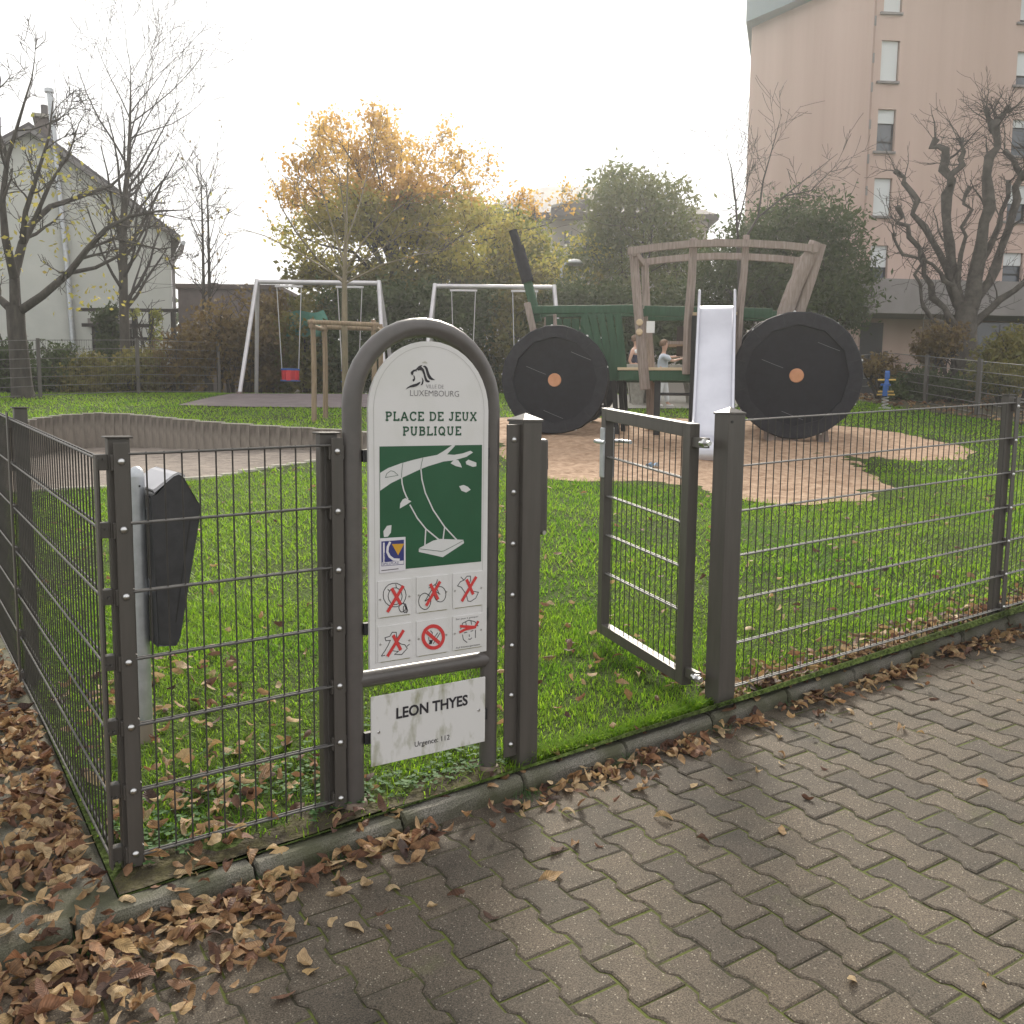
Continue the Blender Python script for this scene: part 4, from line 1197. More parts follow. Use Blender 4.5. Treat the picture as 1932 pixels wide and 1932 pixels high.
sx_, sy_ = local_frame(651, 16.3)
BRZ = -YAW
st = thing('stake_frame', 'square frame of weathered timber stakes propping the young tree', 'tree stakes', (sx_, sy_, G(sx_, sy_)), BRZ)
gl = lambda x, y: G(sx_ + RGT.x * x + FWD.x * y, sy_ + RGT.y * x + FWD.y * y) - G(sx_, sy_)
for x_, y_ in ((-.46, -.42), (-.37, .1), (.56, -.36), (.6, .16)):
    part('stake', MB().tube([(x_, y_, gl(x_, y_) - .2), (x_ + .01, y_, .9), (x_, y_, 1.66 + .03 * (y_ < 0))], [.046, .045, .042], 10), M['stake'], st, smooth=True)
for a, b_ in (((-.53, -.48, 1.63), (.66, -.44, 1.60)), ((-.45, .16, 1.6), (.7, .22, 1.58)), ((-.47, -.52, 1.56), (-.37, .22, 1.55)), ((.6, -.5, 1.55), (.63, .26, 1.53))):
    o = part('crossbar', MB().tube([a, b_], .04, 10), M['stake'], st, smooth=True)
part('strap', MB().tube([(-.02, -.44, 1.63), (0, -.05, 1.62)], .015, 6), M['black'], st)

# ------------------------------------------------------------------ swings
def swing_frame(label, xd, fwd, yd):
    x, y = local_frame(xd, fwd); bz_ = sight(xd, yd, fwd).z; gz_ = G(x, y)
    t = thing('swing_set', label, 'swing set', (x, y, gz_), BRZ, None)
    h = bz_ - gz_
    part('top_beam', MB().tube([(-1.43, 0, h), (1.43, 0, h)], .055, 12), M['alu'], t, smooth=True)
    for s in (-1, 1):
        for dy, dx in ((-.8, .26), (.8, .3)):
            gl_ = G(x + RGT.x * s * 1.7 + FWD.x * dy, y + RGT.y * s * 1.7 + FWD.y * dy) - gz_
            part('leg', MB().tube([(s * 1.44, -.02 if dy < 0 else .02, h + .05), (s * (1.44 + dx), dy, gl_ - .1)], .05, 12), M['alu'], t, smooth=True)
            part('foot_sleeve', MB().tube([(s * (1.43 + dx), dy * .985, gl_ - .1), (s * (1.435 + dx), dy * .975, gl_ + .06)], .062, 10), mat('sleeve', (.2, .15, .13), .8), t, smooth=True)
    return t, h, (x, y, gz_)


def swing(label, frame, xl, zseat, baby, group):
    t, h, (x, y, gz_) = frame
    wx, wy = x + RGT.x * xl, y + RGT.y * xl
    s = thing('swing', label, 'swing', (wx, wy, G(wx, wy)), BRZ, group)
    dz_ = gz_ - G(wx, wy); h = h + dz_; zs = zseat - G(wx, wy)
    part('hanger_bar', MB().box(-.33, .33, -.03, .03, h - .12, h - .075), M['alu'], s, bevel=.006)
    hw_ = .2 if baby else .24
    for q in (-1, 1):
        part('chain', MB().tube([(q * .29, 0, h - .11), (q * hw_, 0, zs + .12)], .011, 6), M['chain'], s, smooth=True)
    if baby:
        ring = [(.21 * math.cos(R(a)), .2 * math.sin(R(a)), zs + .12) for a in range(0, 361, 20)]
        part('ring', MB().tube(ring, .022, 8), M['blue'], s, smooth=True)
        for a in (-90, -35, -145, 35, 145, 90):
            c_ = (.2 * math.cos(R(a)), .19 * math.sin(R(a)))
            part('seat_panel', MB().beam((c_[0], c_[1], zs + .11), (c_[0] * .95, c_[1] * .95, zs - .14), .095 if abs(a) != 90 else .11, .02, (math.cos(R(a)), math.sin(R(a)), 0)), M['red'], s, bevel=.006)
        part('seat', MB().box(-.2, .2, -.18, .18, zs - .16, zs - .13), M['blue'], s, bevel=.01)
    else:
        part('seat', MB().box(-.25, .25, -.1, .1, zs + .08, zs + .12), M['black'], s, bevel=.012)
        for q in (-1, 1): part('seat_edge', MB().tube([(q * .25, -.1, zs + .1), (q * .25, .1, zs + .1)], .022, 8), M['white'], s, smooth=True)
    return s


f1 = swing_frame('silver metal swing frame with two red and blue baby swings behind the young tree', 603, 22.3, 533)
f2 = swing_frame('silver metal swing frame half hidden behind the sign and tractor', 929, 22.8, 541)
swing('red and blue baby swing hanging left of the young tree trunk', f1, -.69, sight(551, 707, 22.3).z, True, 'swings in the playground')
swing('red and blue baby swing partly hidden between tree trunk and sign', f1, .75, sight(668, 709, 22.3).z, True, 'swings in the playground')
swing('flat swing on pale chains hanging just above the sign arch', f2, -.75, sight(872, 670, 22.8).z, False, 'swings in the playground')
swing('flat swing on pale chains hanging beside the tractor exhaust', f2, .73, sight(985, 668, 22.8).z, False, 'swings in the playground')

# ------------------------------------------------------------------ concrete table
tx, ty = local_frame(1252, 19.2)
tb = thing('concrete_table', 'grey concrete table on stout tapered legs behind the tractor', 'table', (tx, ty, G(tx, ty)), BRZ)
part('table_top', MB().box(-.95, 1.0, -.5, .5, .72, .8), M['concrete'], tb, bevel=.012)
for x_ in (-.62, -.32, .58):
    pr = [(x_ - .17, .715), (x_ - .15, .45), (x_ - .1, .1), (x_ - .07, -.15), (x_ + .1, -.15), (x_ + .12, .1), (x_ + .16, .45), (x_ + .17, .715)]
    part('leg', MB().prism(pr, -.3 + .1 * (x_ < -.5), -.12 + .1 * (x_ < -.5)), M['concrete'], tb, bevel=.01)
    part('leg', MB().prism(pr, .2, .36), M['concrete'], tb, bevel=.01)

# ------------------------------------------------------------------ people
M['skin'] = mat('skin', (.5, .3, .22), .55)
M['tee'] = mat('grey_tshirt', (.42, .46, .52), .85, (.5, .54, .6), 12, bump=.2)
M['trousers'] = mat('white_trousers', (.62, .62, .64), .85, (.7, .7, .72), 10, bump=.2)
M['hair'] = mat('brown_hair', (.12, .065, .035), .7, (.2, .12, .07), 30, bump=.5, bscale=90)
M['navy'] = mat('navy_cloth', (.015, .018, .045), .85)
M['shoe'] = mat('pale_shoe', (.6, .58, .56), .6)
M['eye'] = mat('eye_dark', (.02, .015, .012), .3)


def skin(name, V, E_, Rr, material, parent, sub=1):
    me = bpy.data.meshes.new(name); me.from_pydata(V, E_, [])
    ob = bpy.data.objects.new('tmp', me); COL.objects.link(ob)
    ob.modifiers.new('s', 'SKIN')
    sv = me.skin_vertices[0].data
    for i, r_ in enumerate(Rr): sv[i].radius = r_ if isinstance(r_, tuple) else (r_, r_)
    sv[0].use_root = True
    m2 = ob.modifiers.new('ss', 'SUBSURF'); m2.levels = sub; m2.render_levels = sub
    dg = bpy.context.evaluated_depsgraph_get()
    out = bpy.data.meshes.new_from_object(ob.evaluated_get(dg)); out.name = name
    bpy.data.objects.remove(ob)
    out.materials.clear(); out.materials.append(material); out.shade_smooth()
    return link(name, out, parent)


def chain_skin(name, chains, material, parent, sub=1):
    V = []; E_ = []; Rr = []; seen = {}
    for ch in chains:
        prev = None
        for (p, r_) in ch:
            key = tuple(round(q, 4) for q in p)
            if key not in seen: seen[key] = len(V); V.append(p); Rr.append(r_)
            i = seen[key]
            if prev is not None and prev != i: E_.append((prev, i))
            prev = i
    return skin(name, V, E_, Rr, material, parent, sub)


def hand(wr, d, up, sc):
    """five short bent fingers leaving a palm"""
    d = Vector(d).normalized(); up = Vector(up).normalized(); sd = d.cross(up).normalized(); wr = Vector(wr)
    out = []; palm = wr + d * .05 * sc
    out.append([(tuple(wr), .02 * sc), (tuple(palm), (.016 * sc, .026 * sc))])
    for k, L_ in zip((-1.5, -.5, .5, 1.5), (.055, .066, .07, .06)):
        b_ = palm + sd * k * .011 * sc + d * .018 * sc
        out.append([(tuple(palm), (.016 * sc, .026 * sc)), (tuple(b_), .0075 * sc), (tuple(b_ + d * L_ * .5 * sc), .007 * sc), (tuple(b_ + d * L_ * .85 * sc - up * .015 * sc), .006 * sc)])
    th = wr + d * .02 * sc - sd * .022 * sc
    out.append([(tuple(wr), .02 * sc), (tuple(th), .008 * sc), (tuple(th + d * .03 * sc - sd * .018 * sc), .007 * sc)])
    return out


def person(label, xd, fwd, H, shirt, legs, arms, face, sleeveless=False, trousers='trousers'):
    x, y = local_frame(xd, fwd)
    t = thing('person', label, 'person', (x, y, G(x, y) + .02), BRZ)
    k = H / 1.44
    S = lambda p: tuple(q * k for q in p)
    fx = face
    ch = [[(S((0, 0, .72)), .1 * k), (S((-.01, 0, .86)), (.085 * k, .105 * k)), (S((-.02, 0, 1.0)), (.095 * k, .12 * k)), (S((-.015, 0, 1.1)), (.08 * k, .12 * k)), (S((0, 0, 1.17)), .045 * k), (S((.012 * fx, 0, 1.22)), .045 * k), (S((.02 * fx, 0, 1.28)), (.078 * k, .07 * k)), (S((.02 * fx, 0, 1.36)), (.085 * k, .075 * k)), (S((.01 * fx, 0, 1.415)), .055 * k)]]
    for s, (hp, kn, an, toe) in zip((-1, 1), legs):
        ch.append([(S((0, 0, .72)), .1 * k), (S(hp), .078 * k), (S(kn), .055 * k), (S(an), .035 * k), (S(toe), .03 * k)])
    for s, (sh, el, wr) in zip((-1, 1), arms):
        ch.append([(S((-.015, 0, 1.1)), (.08 * k, .12 * k)), (S(sh), .045 * k), (S(el), .034 * k), (S(wr), .022 * k)])
        d = Vector(wr) - Vector(el)
        ch += hand(S(wr), d, (0, 0, 1), k)
    body = chain_skin('body', ch, M['skin'], t, 1)
    g_ = 1.16
    ts = [[(S((-.0, 0, .74)), (.11 * k, .125 * k)), (S((-.01, 0, .86)), (.1 * k, .12 * k)), (S((-.02, 0, 1.0)), (.108 * k, .135 * k)), (S((-.015, 0, 1.1)), (.09 * k, .13 * k)), (S((-.005, 0, 1.155)), .055 * k)]]
    if not sleeveless:
        for (sh, el, wr) in arms:
            m_ = Vector(sh).lerp(Vector(el), .85)
            ts.append([(S((-.015, 0, 1.1)), (.09 * k, .13 * k)), (S(sh), .06 * k), (S(tuple(m_)), .052 * k)])
    chain_skin('shirt', ts, M[shirt], t, 1)
    tr = []
    for (hp, kn, an, toe) in legs:
        a2 = Vector(kn).lerp(Vector(an), .9)
        tr.append([(S((0, 0, .72)), .112 * k), (S(hp), .09 * k), (S(kn), .072 * k), (S(tuple(a2)), .062 * k)])
    chain_skin('trousers', tr, M[trousers], t, 1)
    for (hp, kn, an, toe) in legs:
        d = Vector(toe) - Vector(an)
        chain_skin('shoe', [[(S((an[0] - .03 * (1 if d.x >= 0 else -1), an[1], .035)), .036 * k), (S((an[0] + d.x * .5, an[1], .03)), .04 * k), (S((toe[0] + d.x * .4, toe[1], .022)), .03 * k)]], M['shoe'], t, 1)
    hr = MB()
    n1, n2 = 14, 9
    c_ = Vector(S((.005 * fx, 0, 1.365)))
    for i in range(n2):
        ph = R(-35 + 125 * i / (n2 - 1))
        for j in range(n1):
            th = 2 * math.pi * j / n1
            rr_ = .098 * k * (1 + .1 * math.sin(5 * th + i) * (.5 + .5 * math.cos(ph)))
            p = Vector((math.cos(th) * math.cos(ph) * rr_ * 1.06, math.sin(th) * math.cos(ph) * rr_ * .95, math.sin(ph) * rr_ * .95))
            if p.x * fx > .035 * k and p.z < .035 * k: p.x *= .55; p.z += .03 * k
            hr.v.append(tuple(c_ + p))
    for i in range(n2 - 1):
        for j in range(n1):
            q = (j + 1) % n1
            hr.f.append((i * n1 + j, i * n1 + q, (i + 1) * n1 + q, (i + 1) * n1 + j))
    part('hair', hr, M['hair'], t, smooth='all')
    hc = Vector(S((.02 * fx, 0, 1.315)))
    part('nose', MB().lathe([(.012 * k, 0), (.008 * k, .014 * k * fx), (.002 * k, .02 * k * fx)], tuple(hc + Vector((.078 * k * fx, 0, 0))), 8, 'x'), M['skin'], body)
    for s in (-1, 1):
        part('eye', MB().lathe([(.008 * k, 0), (.005 * k, .006 * k * fx)], tuple(hc + Vector((.074 * k * fx, s * .03 * k, .022 * k))), 8, 'x'), M['eye'], body)
        part('ear', MB().lathe([(.02 * k, -.006 * k), (.022 * k, .006 * k)], tuple(hc + Vector((0, s * .076 * k, .01 * k))), 10, 'y'), M['skin'], body)
    part('mouth', MB().box(*sorted((hc.x + .075 * k * fx, hc.x + .081 * k * fx)), -.02 * k, .02 * k, hc.z - .036 * k, hc.z - .030 * k), mat('lips', (.4, .16, .14), .5), body)
    return t


person('person in pale grey t-shirt and white trousers reaching out with both arms', 1245, 18.55, 1.31, 'tee',
       [((-.03, -.07, .66), (-.06, -.08, .38), (-.12, -.08, .06), (-.03, -.08, .03)), ((.02, .07, .66), (.08, .08, .38), (.13, .08, .06), (.23, .08, .03))],
       [((.0, -.14, 1.09), (.17, -.16, .98), (.37, -.12, 1.04)), ((.02, .14, 1.1), (.2, .15, 1.08), (.42, .1, 1.12))], 1)
p2_ = person('person in navy and white sleeveless top half hidden behind the cab post', 1192, 19.75, 1.38, 'navy',
       [((-.02, -.07, .66), (-.01, -.08, .38), (-.02, -.08, .06), (.07, -.08, .03)), ((.0, .07, .66), (.02, .08, .38), (.02, .08, .06), (.12, .08, .03))],
       [((-.08, -.13, 1.08), (-.14, -.12, .88), (-.04, -.1, .74)), ((.02, .14, 1.08), (.14, .14, .9), (.26, .1, .82))], 1, True, 'navy')
k_ = 1.38 / 1.44
chain_skin('collar', [[((-.03 * k_, -.05, 1.0 * k_), (.1, .13)), ((-.015 * k_, 0, 1.1 * k_), (.1, .145)), ((0, 0, 1.165 * k_), .055)]], M['white'], p2_, 1)

# ------------------------------------------------------------------ spring rider, litter
gx_, gy_ = local_frame(1662, 18.6)
sr = thing('spring_rider', 'small blue and yellow spring rider standing on the lawn beside the far fence', 'spring rider', (gx_, gy_, G(gx_, gy_)), BRZ - R(24))
coil = [(.06 * math.cos(R(a)), .06 * math.sin(R(a)), .02 + a / 1080 * .2) for a in range(0, 1081, 30)]
part('spring', MB().tube(coil, .012, 6), M['chain'], sr, smooth=True)
part('base_plate', MB().box(-.12, .12, -.12, .12, -.05, .02), M['chain'], sr)
part('body', MB().prism([(-.4, .24), (.3, .24), (.42, .34), (.4, .6), (.3, .64), (.22, .42), (-.1, .38), (-.2, .45), (-.4, .44)], -.035, .035, 'yz'), M['blue'], sr, bevel=.01)
part('seat', MB().box(-.09, .09, -.3, .02, .44, .48), M['blue'], sr, bevel=.01)
part('head', MB().prism([(.28, .6), (.4, .58), (.44, .7), (.36, .76), (.3, .72)], -.04, .04, 'yz'), M['blue'], sr, bevel=.01)
for z_, w_, y_ in ((.57, .17, .3), (.33, .15, .1), (.27, .17, .18)): part('handle_bar', MB().tube([(-w_, y_, z_), (w_, y_, z_)], .018, 8), M['yellow'], sr, smooth=True)
lx_, ly_ = 7.06, 5.31
lt = MB()
for i in range(7):
    for j in range(5):
        a, b_ = (i - 3) * .025, (j - 2) * .022
        lt.v.append((a, b_, .02 + .022 * math.sin(i * 1.7 + j) + .015 * math.cos(j * 2.1)))
for i in range(6):
    for j in range(4): lt.f.append((i * 5 + j, i * 5 + j + 1, i * 5 + j + 6, i * 5 + j + 5))
o = link('crumpled_wrapper', lt.mesh('crumpled_wrapper', mat('wrapper', (.1, .3, .55), .4, (.6, .68, .75), 30)), None, (lx_, ly_, G(lx_, ly_) + .03))
tag(o, 'crumpled blue and white wrapper lying on the sand before the slide', 'litter')

# ------------------------------------------------------------------ far fences
def far_fence(label, pts, h, rails, wires=True):
    base = pts[0]; bz_ = G(*base)
    t = thing('mesh_fence', label, 'fence', (base[0], base[1], bz_))
    L_ = lambda p, z: (p[0] - base[0], p[1] - base[1], G(*p) - bz_ + z)
    for p in pts:
        a = L_(p, 0)
        o = part('post', MB().box(a[0] - .035, a[0] + .035, a[1] - .035, a[1] + .035, a[2] - .2, a[2] + h + .04), M['fence'], t)
    for p, q in zip(pts[:-1], pts[1:]):
        for i in range(rails):
            z = .06 + (h - .06) * i / (rails - 1)
            part('rail', MB().tube([L_(p, z), L_(q, z)], .008, 5), M['railskylit'], t)
    if wires:
        mb = MB()
        for p, q in zip(pts[:-1], pts[1:]):
            n_ = int(math.dist(p, q) / .05)
            for i in range(n_):
                c_ = (p[0] + (q[0] - p[0]) * i / n_, p[1] + (q[1] - p[1]) * i / n_); a = L_(c_, 0)
                mb.tube([(a[0], a[1], a[2] + .03), (a[0], a[1], a[2] + h)], .003, 3, False)
        part('wire_mesh', mb, M['wire'], t, kind='stuff')
    return t


dff = Vector((-.545, -.839))
far_fence('low grey mesh fence along the planting bed at the right back of the lawn', [tuple(Vector((17.41, 8.36)) + dff * 2.1 * k) for k in range(-3, 4)], 1.0, 6)
far_fence('dark mesh fence in front of the shrubs below the gabled house', [(.2, 19.5), (2.4, 20.0), (4.5, 20.2), (6.4, 20.25)], 1.25, 7)

M['barkdark'] = mat('bark_blackish', (.05, .043, .037), .95, (.1, .088, .074), 6, bump=.6, bscale=14)

# ------------------------------------------------------------------ vegetation tools
def rand_perp(d, r_):
    v = Vector((r_.gauss(0, 1), r_.gauss(0, 1), r_.gauss(0, 1)))
    v -= d * v.dot(d)
    return v.normalized() if v.length > 1e-6 else d.orthogonal().normalized()


def branch(mb, p, d, L_, r0, lev, rr, tips, o):
    """wandering branch with side shoots; tips collects twig points"""
    seg = 4 if lev > 0 else 3
    pts_ = [Vector(p)]; dd = Vector(d)
    for i in range(seg):
        dd = (dd + rand_perp(dd, rr) * o['wander'] + Vector((0, 0, o['up']))).normalized()
        pts_.append(pts_[-1] + dd * (L_ / seg))
    rad = [max(o['rmin'], r0 * (1 - .75 * i / seg)) for i in range(seg + 1)]
    mb.tube(pts_, rad, 5 if r0 > .03 else 3, False)
    side(mb, pts_, rad, L_, lev, rr, tips, o)


def side(mb, pts_, rad, L_, lev, rr, tips, o):
    if lev <= 0:
        tips.extend(pts_[1:]); return
    n_ = o['n'][min(lev, len(o['n']) - 1)]
    for q in range(n_):
        t = o.get('t0', .25) + (1 - o.get('t0', .25)) * (q + rr.random()) / n_
        f_ = t * (len(pts_) - 1); i = min(int(f_), len(pts_) - 2)
        p = pts_[i].lerp(pts_[i + 1], f_ - i); d = (pts_[i + 1] - pts_[i]).normalized()
        a = R(rr.uniform(*o['ang']))
        nd = (d * math.cos(a) + rand_perp(d, rr) * math.sin(a)).normalized()
        branch(mb, p, nd, L_ * rr.uniform(*o['len']), max(o['rmin'], rad[i] * o.get('rk', .5)), lev - 1, rr, tips, o)
    tips.append(pts_[-1])


def leaf_quads(name, C_, size, material, parent, aspect=.55, seed=0, droop=0, kind='stuff', vary=.35):
    r_ = np.random.default_rng(seed)
    C_ = np.asarray(C_, float); n_ = len(C_)
    a = r_.normal(size=(n_, 3)); a[:, 2] -= droop; a /= np.linalg.norm(a, axis=1, keepdims=True)
    b = r_.normal(size=(n_, 3)); b -= a * (a * b).sum(1, keepdims=True); b /= np.linalg.norm(b, axis=1, keepdims=True)
    s = size * (1 + vary * r_.uniform(-1, 1, (n_, 1)))
    c = np.cross(a, b)
    V = np.stack([C_ - a * s, C_ + b * s * aspect + c * s * .12, C_ + a * s, C_ - b * s * aspect + c * s * .12], 1).reshape(-1, 3)
    F = np.arange(n_ * 4).reshape(-1, 4)
    o = link(name, np_mesh(name, V, F, material), parent)
    if kind: o['kind'] = kind
    return o


def cloud(blobs, n_, seed, clump=.28, nclump=60):
    """points gathered in clumps inside ellipsoids (x, y, z, rx, ry, rz)"""
    r_ = np.random.default_rng(seed); out = []
    vol = np.array([b[3] * b[4] * b[5] for b in blobs]) ** .75; w = vol / vol.sum()
    for b, q in zip(blobs, w):
        k = max(6, int(nclump * q * len(blobs) / 2)); m_ = max(30, int(n_ * q))
        u = r_.normal(size=(k, 3)); u /= np.linalg.norm(u, axis=1, keepdims=True)
        rad = r_.uniform(.12, 1, (k, 1)) ** .45
        cc = u * rad * np.array(b[3:6]) + np.array(b[:3])
        pick = r_.integers(0, k, m_)
        out.append(cc[pick] + r_.normal(size=(m_, 3)) * np.array([b[3], b[4], b[5]]).clip(.2, 1.2) * clump)
    return np.concatenate(out)


M['lf_dark'] = leaf_mat('leaf_dark_green', [(.025, .045, .014), (.05, .08, .02), (.075, .1, .03), (.04, .06, .02)], .35, patch=.8)
M['lf_olive'] = leaf_mat('leaf_olive', [(.08, .1, .025), (.14, .14, .035), (.2, .17, .045), (.12, .1, .035)], .5, patch=.8)
M['lf_brown'] = leaf_mat('leaf_brown', [(.09, .06, .03), (.15, .1, .04), (.2, .14, .045), (.08, .08, .03)], .4, patch=.9)
M['lf_ochre'] = leaf_mat('leaf_ochre', [(.44, .22, .055), (.55, .32, .075), (.6, .4, .1), (.4, .25, .06)], .66, patch=.5)
M['lf_yellow'] = leaf_mat('leaf_yellow', [(.46, .37, .08), (.5, .42, .09), (.32, .32, .07), (.42, .28, .06)], .6, patch=.6)
M['lf_lime'] = leaf_mat('leaf_lime', [(.18, .2, .03), (.28, .28, .05), (.13, .17, .03), (.36, .3, .06)], .5, patch=.6)
M['lf_willow'] = leaf_mat('leaf_grey_green', [(.07, .1, .03), (.13, .16, .055), (.18, .19, .07), (.1, .12, .05)], .45, patch=.6)


def tree_at(name, label, xd, fwd, group=None, cat='tree'):
    x, y = local_frame(xd, fwd)
    t = thing(name, label, cat, (x, y, G(x, y)), 0, group)
    return t, Vector((x, y, G(x, y)))


def pxline(line, fwd, base, rr, dep=.5):
    """surveyed limb -> local points with some spread in depth"""
    off = 0; out = []; dr = rr.uniform(-dep, dep)
    for i, (xd, yd) in enumerate(line):
        out.append(sight(xd, yd, fwd + off) - base); off += dr * (.6 + .4 * rr.random())
    return out


# --- bare tree at the left with a few yellow leaves
rr = random.Random(3)
t, B = tree_at('bare_tree', 'nearly bare spreading tree with few yellow leaves in front of the gabled house', 40, 20.4)
w = MB(); tips = []
O1 = dict(wander=.22, up=.05, rmin=.0065, n=[0, 4, 6, 7], ang=(25, 60), len=(.35, .6), rk=.5)
trunk = [sight(x, y, 20.4) - B for x, y in ((46, 760), (42, 735), (37, 680), (31, 620), (29, 578))]
tk = part('trunk', MB().tube(trunk, [.27, .225, .2, .185, .19], 14), M['trunk'], t, smooth=True)
limbs = [([(33, 590), (80, 558), (130, 515), (165, 470), (200, 432), (245, 408), (300, 398), (350, 396)], .1, .01),
         ([(29, 578), (27, 520), (42, 460), (62, 420), (95, 390), (150, 372), (210, 350), (245, 318)], .12, .02),
         ([(27, 525), (10, 450), (4, 380), (14, 300), (38, 220), (62, 140)], .1, .012),
         ([(22, 585), (-5, 560), (-60, 520), (-120, 440)], .1, .03),
         ([(42, 460), (48, 400), (70, 330), (92, 260), (100, 190)], .07, .012),
         ([(130, 515), (180, 505), (230, 480), (262, 440), (300, 420)], .05, .01),
         ([(62, 420), (95, 345), (130, 290), (150, 230)], .05, .01),
         ([(165, 470), (215, 450), (300, 470), (340, 465)], .035, .008),
         ([(14, 300), (-10, 230), (0, 150), (-10, 100)], .05, .01)]
for ln, r0, r1 in limbs:
    P = pxline(ln, 20.4, B, rr, .35); rad = [r0 + (r1 - r0) * i / (len(P) - 1) for i in range(len(P))]
    w.tube(P, rad, 7, True)
    side(w, P, rad, sum((a - b).length for a, b in zip(P[:-1], P[1:])) * .5, 3, rr, tips, O1)
part('branches', w, M['trunk'], t, smooth='all')
tp = np.array([v for v in tips]); sel = nrng.random(len(tp)) < .05
low_ = tp[:, 2] < 5.5
leaf_quads('leaves', tp[sel & low_] + nrng.normal(size=(int((sel & low_).sum()), 3)) * .08, .05, M['lf_yellow'], t, .6, 1)
yc = np.concatenate([np.array(sight(x, y, 20.4 + rr.uniform(-.8, .8)) - B)[None] + nrng.normal(size=(26, 3)) * .22 for x, y in ((75, 290), (85, 300), (110, 335), (55, 400), (150, 430), (40, 350), (150, 560), (215, 560), (170, 385), (30, 470), (120, 455))])
leaf_quads('yellow_leaves', yc, .06, M['lf_yellow'], t, .6, 2)

# --- slim bare tree in front of the house
rr = random.Random(9)
t, B = tree_at('bare_tree', 'slim upright bare tree with a thin crown before the house eaves', 236, 23.5)
P = [sight(x, y, 23.5) - B for x, y in ((240, 770), (238, 720), (236, 650), (233, 560), (232, 450), (235, 380), (243, 300), (246, 200), (247, 125))]
rad = [.15, .13, .12, .11, .095, .075, .05, .025, .008]
part('trunk', MB().tube(P, rad, 10), M['trunk'], t, smooth=True)
w = MB(); tips = []
O2 = dict(wander=.14, up=.13, rmin=.005, n=[0, 4, 6, 34], ang=(30, 60), len=(.3, .55), t0=.3, rk=.42)
side(w, P, rad, 5.0, 3, rr, tips, O2)
part('branches', w, M['twig'], t, smooth='all')

# --- thin saplings
for k, (xd, top, lab) in enumerate(((386, 300, 'thin leafless sapling rising above the garage roof, left of a pair'), (397, 340, 'thin leafless sapling rising above the garage roof, right of a pair'))):
    rr = random.Random(20 + k)
    t, B = tree_at('sapling', lab, xd, 25.5 + .4 * k, 'saplings behind the shrubs')
    P = [sight(xd + dx, y, 25.5) - B for dx, y in ((2, 760), (0, 640), (-2, 540), (-4, 430), (-8, top))]
    rad = [.06, .055, .045, .03, .008]
    part('trunk', MB().tube(P, rad, 7), M['twig'], t, smooth=True)
    w = MB(); tips = []
    side(w, P, rad, 3.2, 2, rr, tips, dict(wander=.12, up=.14, rmin=.006, n=[0, 5, 16], ang=(30, 55), len=(.25, .5), t0=.35, rk=.4))
    part('branches', w, M['twig'], t, smooth='all')
    tp = np.array(tips); tp = tp[nrng.random(len(tp)) < .12]
    leaf_quads('leaves', tp, .05, M['lf_brown'], t, .6, 4 + k)

# --- young staked tree
rr = random.Random(31)
t = thing('young_tree', 'young pale-barked tree with thin bare fanning branches inside the stake frame', 'tree', (sx_, sy_, G(sx_, sy_)))
B = Vector((sx_, sy_, G(sx_, sy_)))
P = [sight(x, y, 16.3) - B for x, y in ((652, 800), (651, 700), (650, 620), (650, 540), (651, 500), (654, 400), (658, 260))]
rad = [.06, .056, .052, .045, .035, .02, .006]
part('trunk', MB().tube(P, rad, 10), M['barkpale'], t, smooth=True)
w = MB(); tips = []
O3 = dict(wander=.07, up=.03, rmin=.0045, n=[0, 3, 4], ang=(18, 40), len=(.3, .5), t0=.35, rk=.5)
for ln, r0 in (([(650, 535), (600, 490), (560, 440), (530, 390), (515, 340)], .022), ([(650, 530), (570, 480), (500, 445), (450, 430)], .018), ([(651, 535), (720, 500), (790, 480), (850, 470)], .02),
               ([(651, 510), (690, 450), (740, 400), (800, 360)], .02), ([(650, 500), (625, 420), (600, 340), (585, 280)], .02), ([(652, 460), (680, 380), (700, 300), (710, 240)], .018),
               ([(650, 520), (690, 490), (760, 440), (830, 420)], .016), ([(650, 515), (610, 440), (570, 390), (555, 300)], .016), ([(652, 420), (640, 330), (625, 260)], .014)):
    P = pxline(ln, 16.3, B, rr, .4); rad = [r0 * (1 - .75 * i / (len(P) - 1)) for i in range(len(P))]
    w.tube(P, rad, 5, False)
    side(w, P, rad, sum((a - b).length for a, b in zip(P[:-1], P[1:])) * .55, 2, rr, tips, O3)
part('branches', w, M['barkpale'], t, smooth='all')
tp = np.array(tips); tp = tp[nrng.random(len(tp)) < .25]
leaf_quads('leaves', tp, .035, M['lf_ochre'], t, .55, 8)

# --- big autumn tree
rr = random.Random(41)
AF = 27.5
t, B = tree_at('autumn_tree', 'large spreading tree with orange and yellow autumn leaves above the swings', 740, AF)
P = [sight(x, y, AF) - B for x, y in ((738, 800), (740, 700), (742, 600), (745, 520))]
part('trunk', MB().tube(P, [.26, .23, .21, .2], 10), M['trunk'], t, smooth=True)
w = MB(); tips = []
O4 = dict(wander=.16, up=.05, rmin=.009, n=[0, 3, 4, 5], ang=(25, 55), len=(.35, .6), t0=.25, rk=.5)
tgt = [(556, 300), (585, 222), (635, 205), (695, 198), (760, 214), (815, 240), (868, 288), (898, 335), (885, 385), (548, 372), (552, 440), (566, 500), (920, 415), (985, 398), (1042, 420), (1072, 480), (1055, 540), (620, 275), (715, 262), (795, 300), (660, 335), (760, 350), (840, 365), (600, 400), (700, 415), (590, 545), (900, 520), (980, 560)]
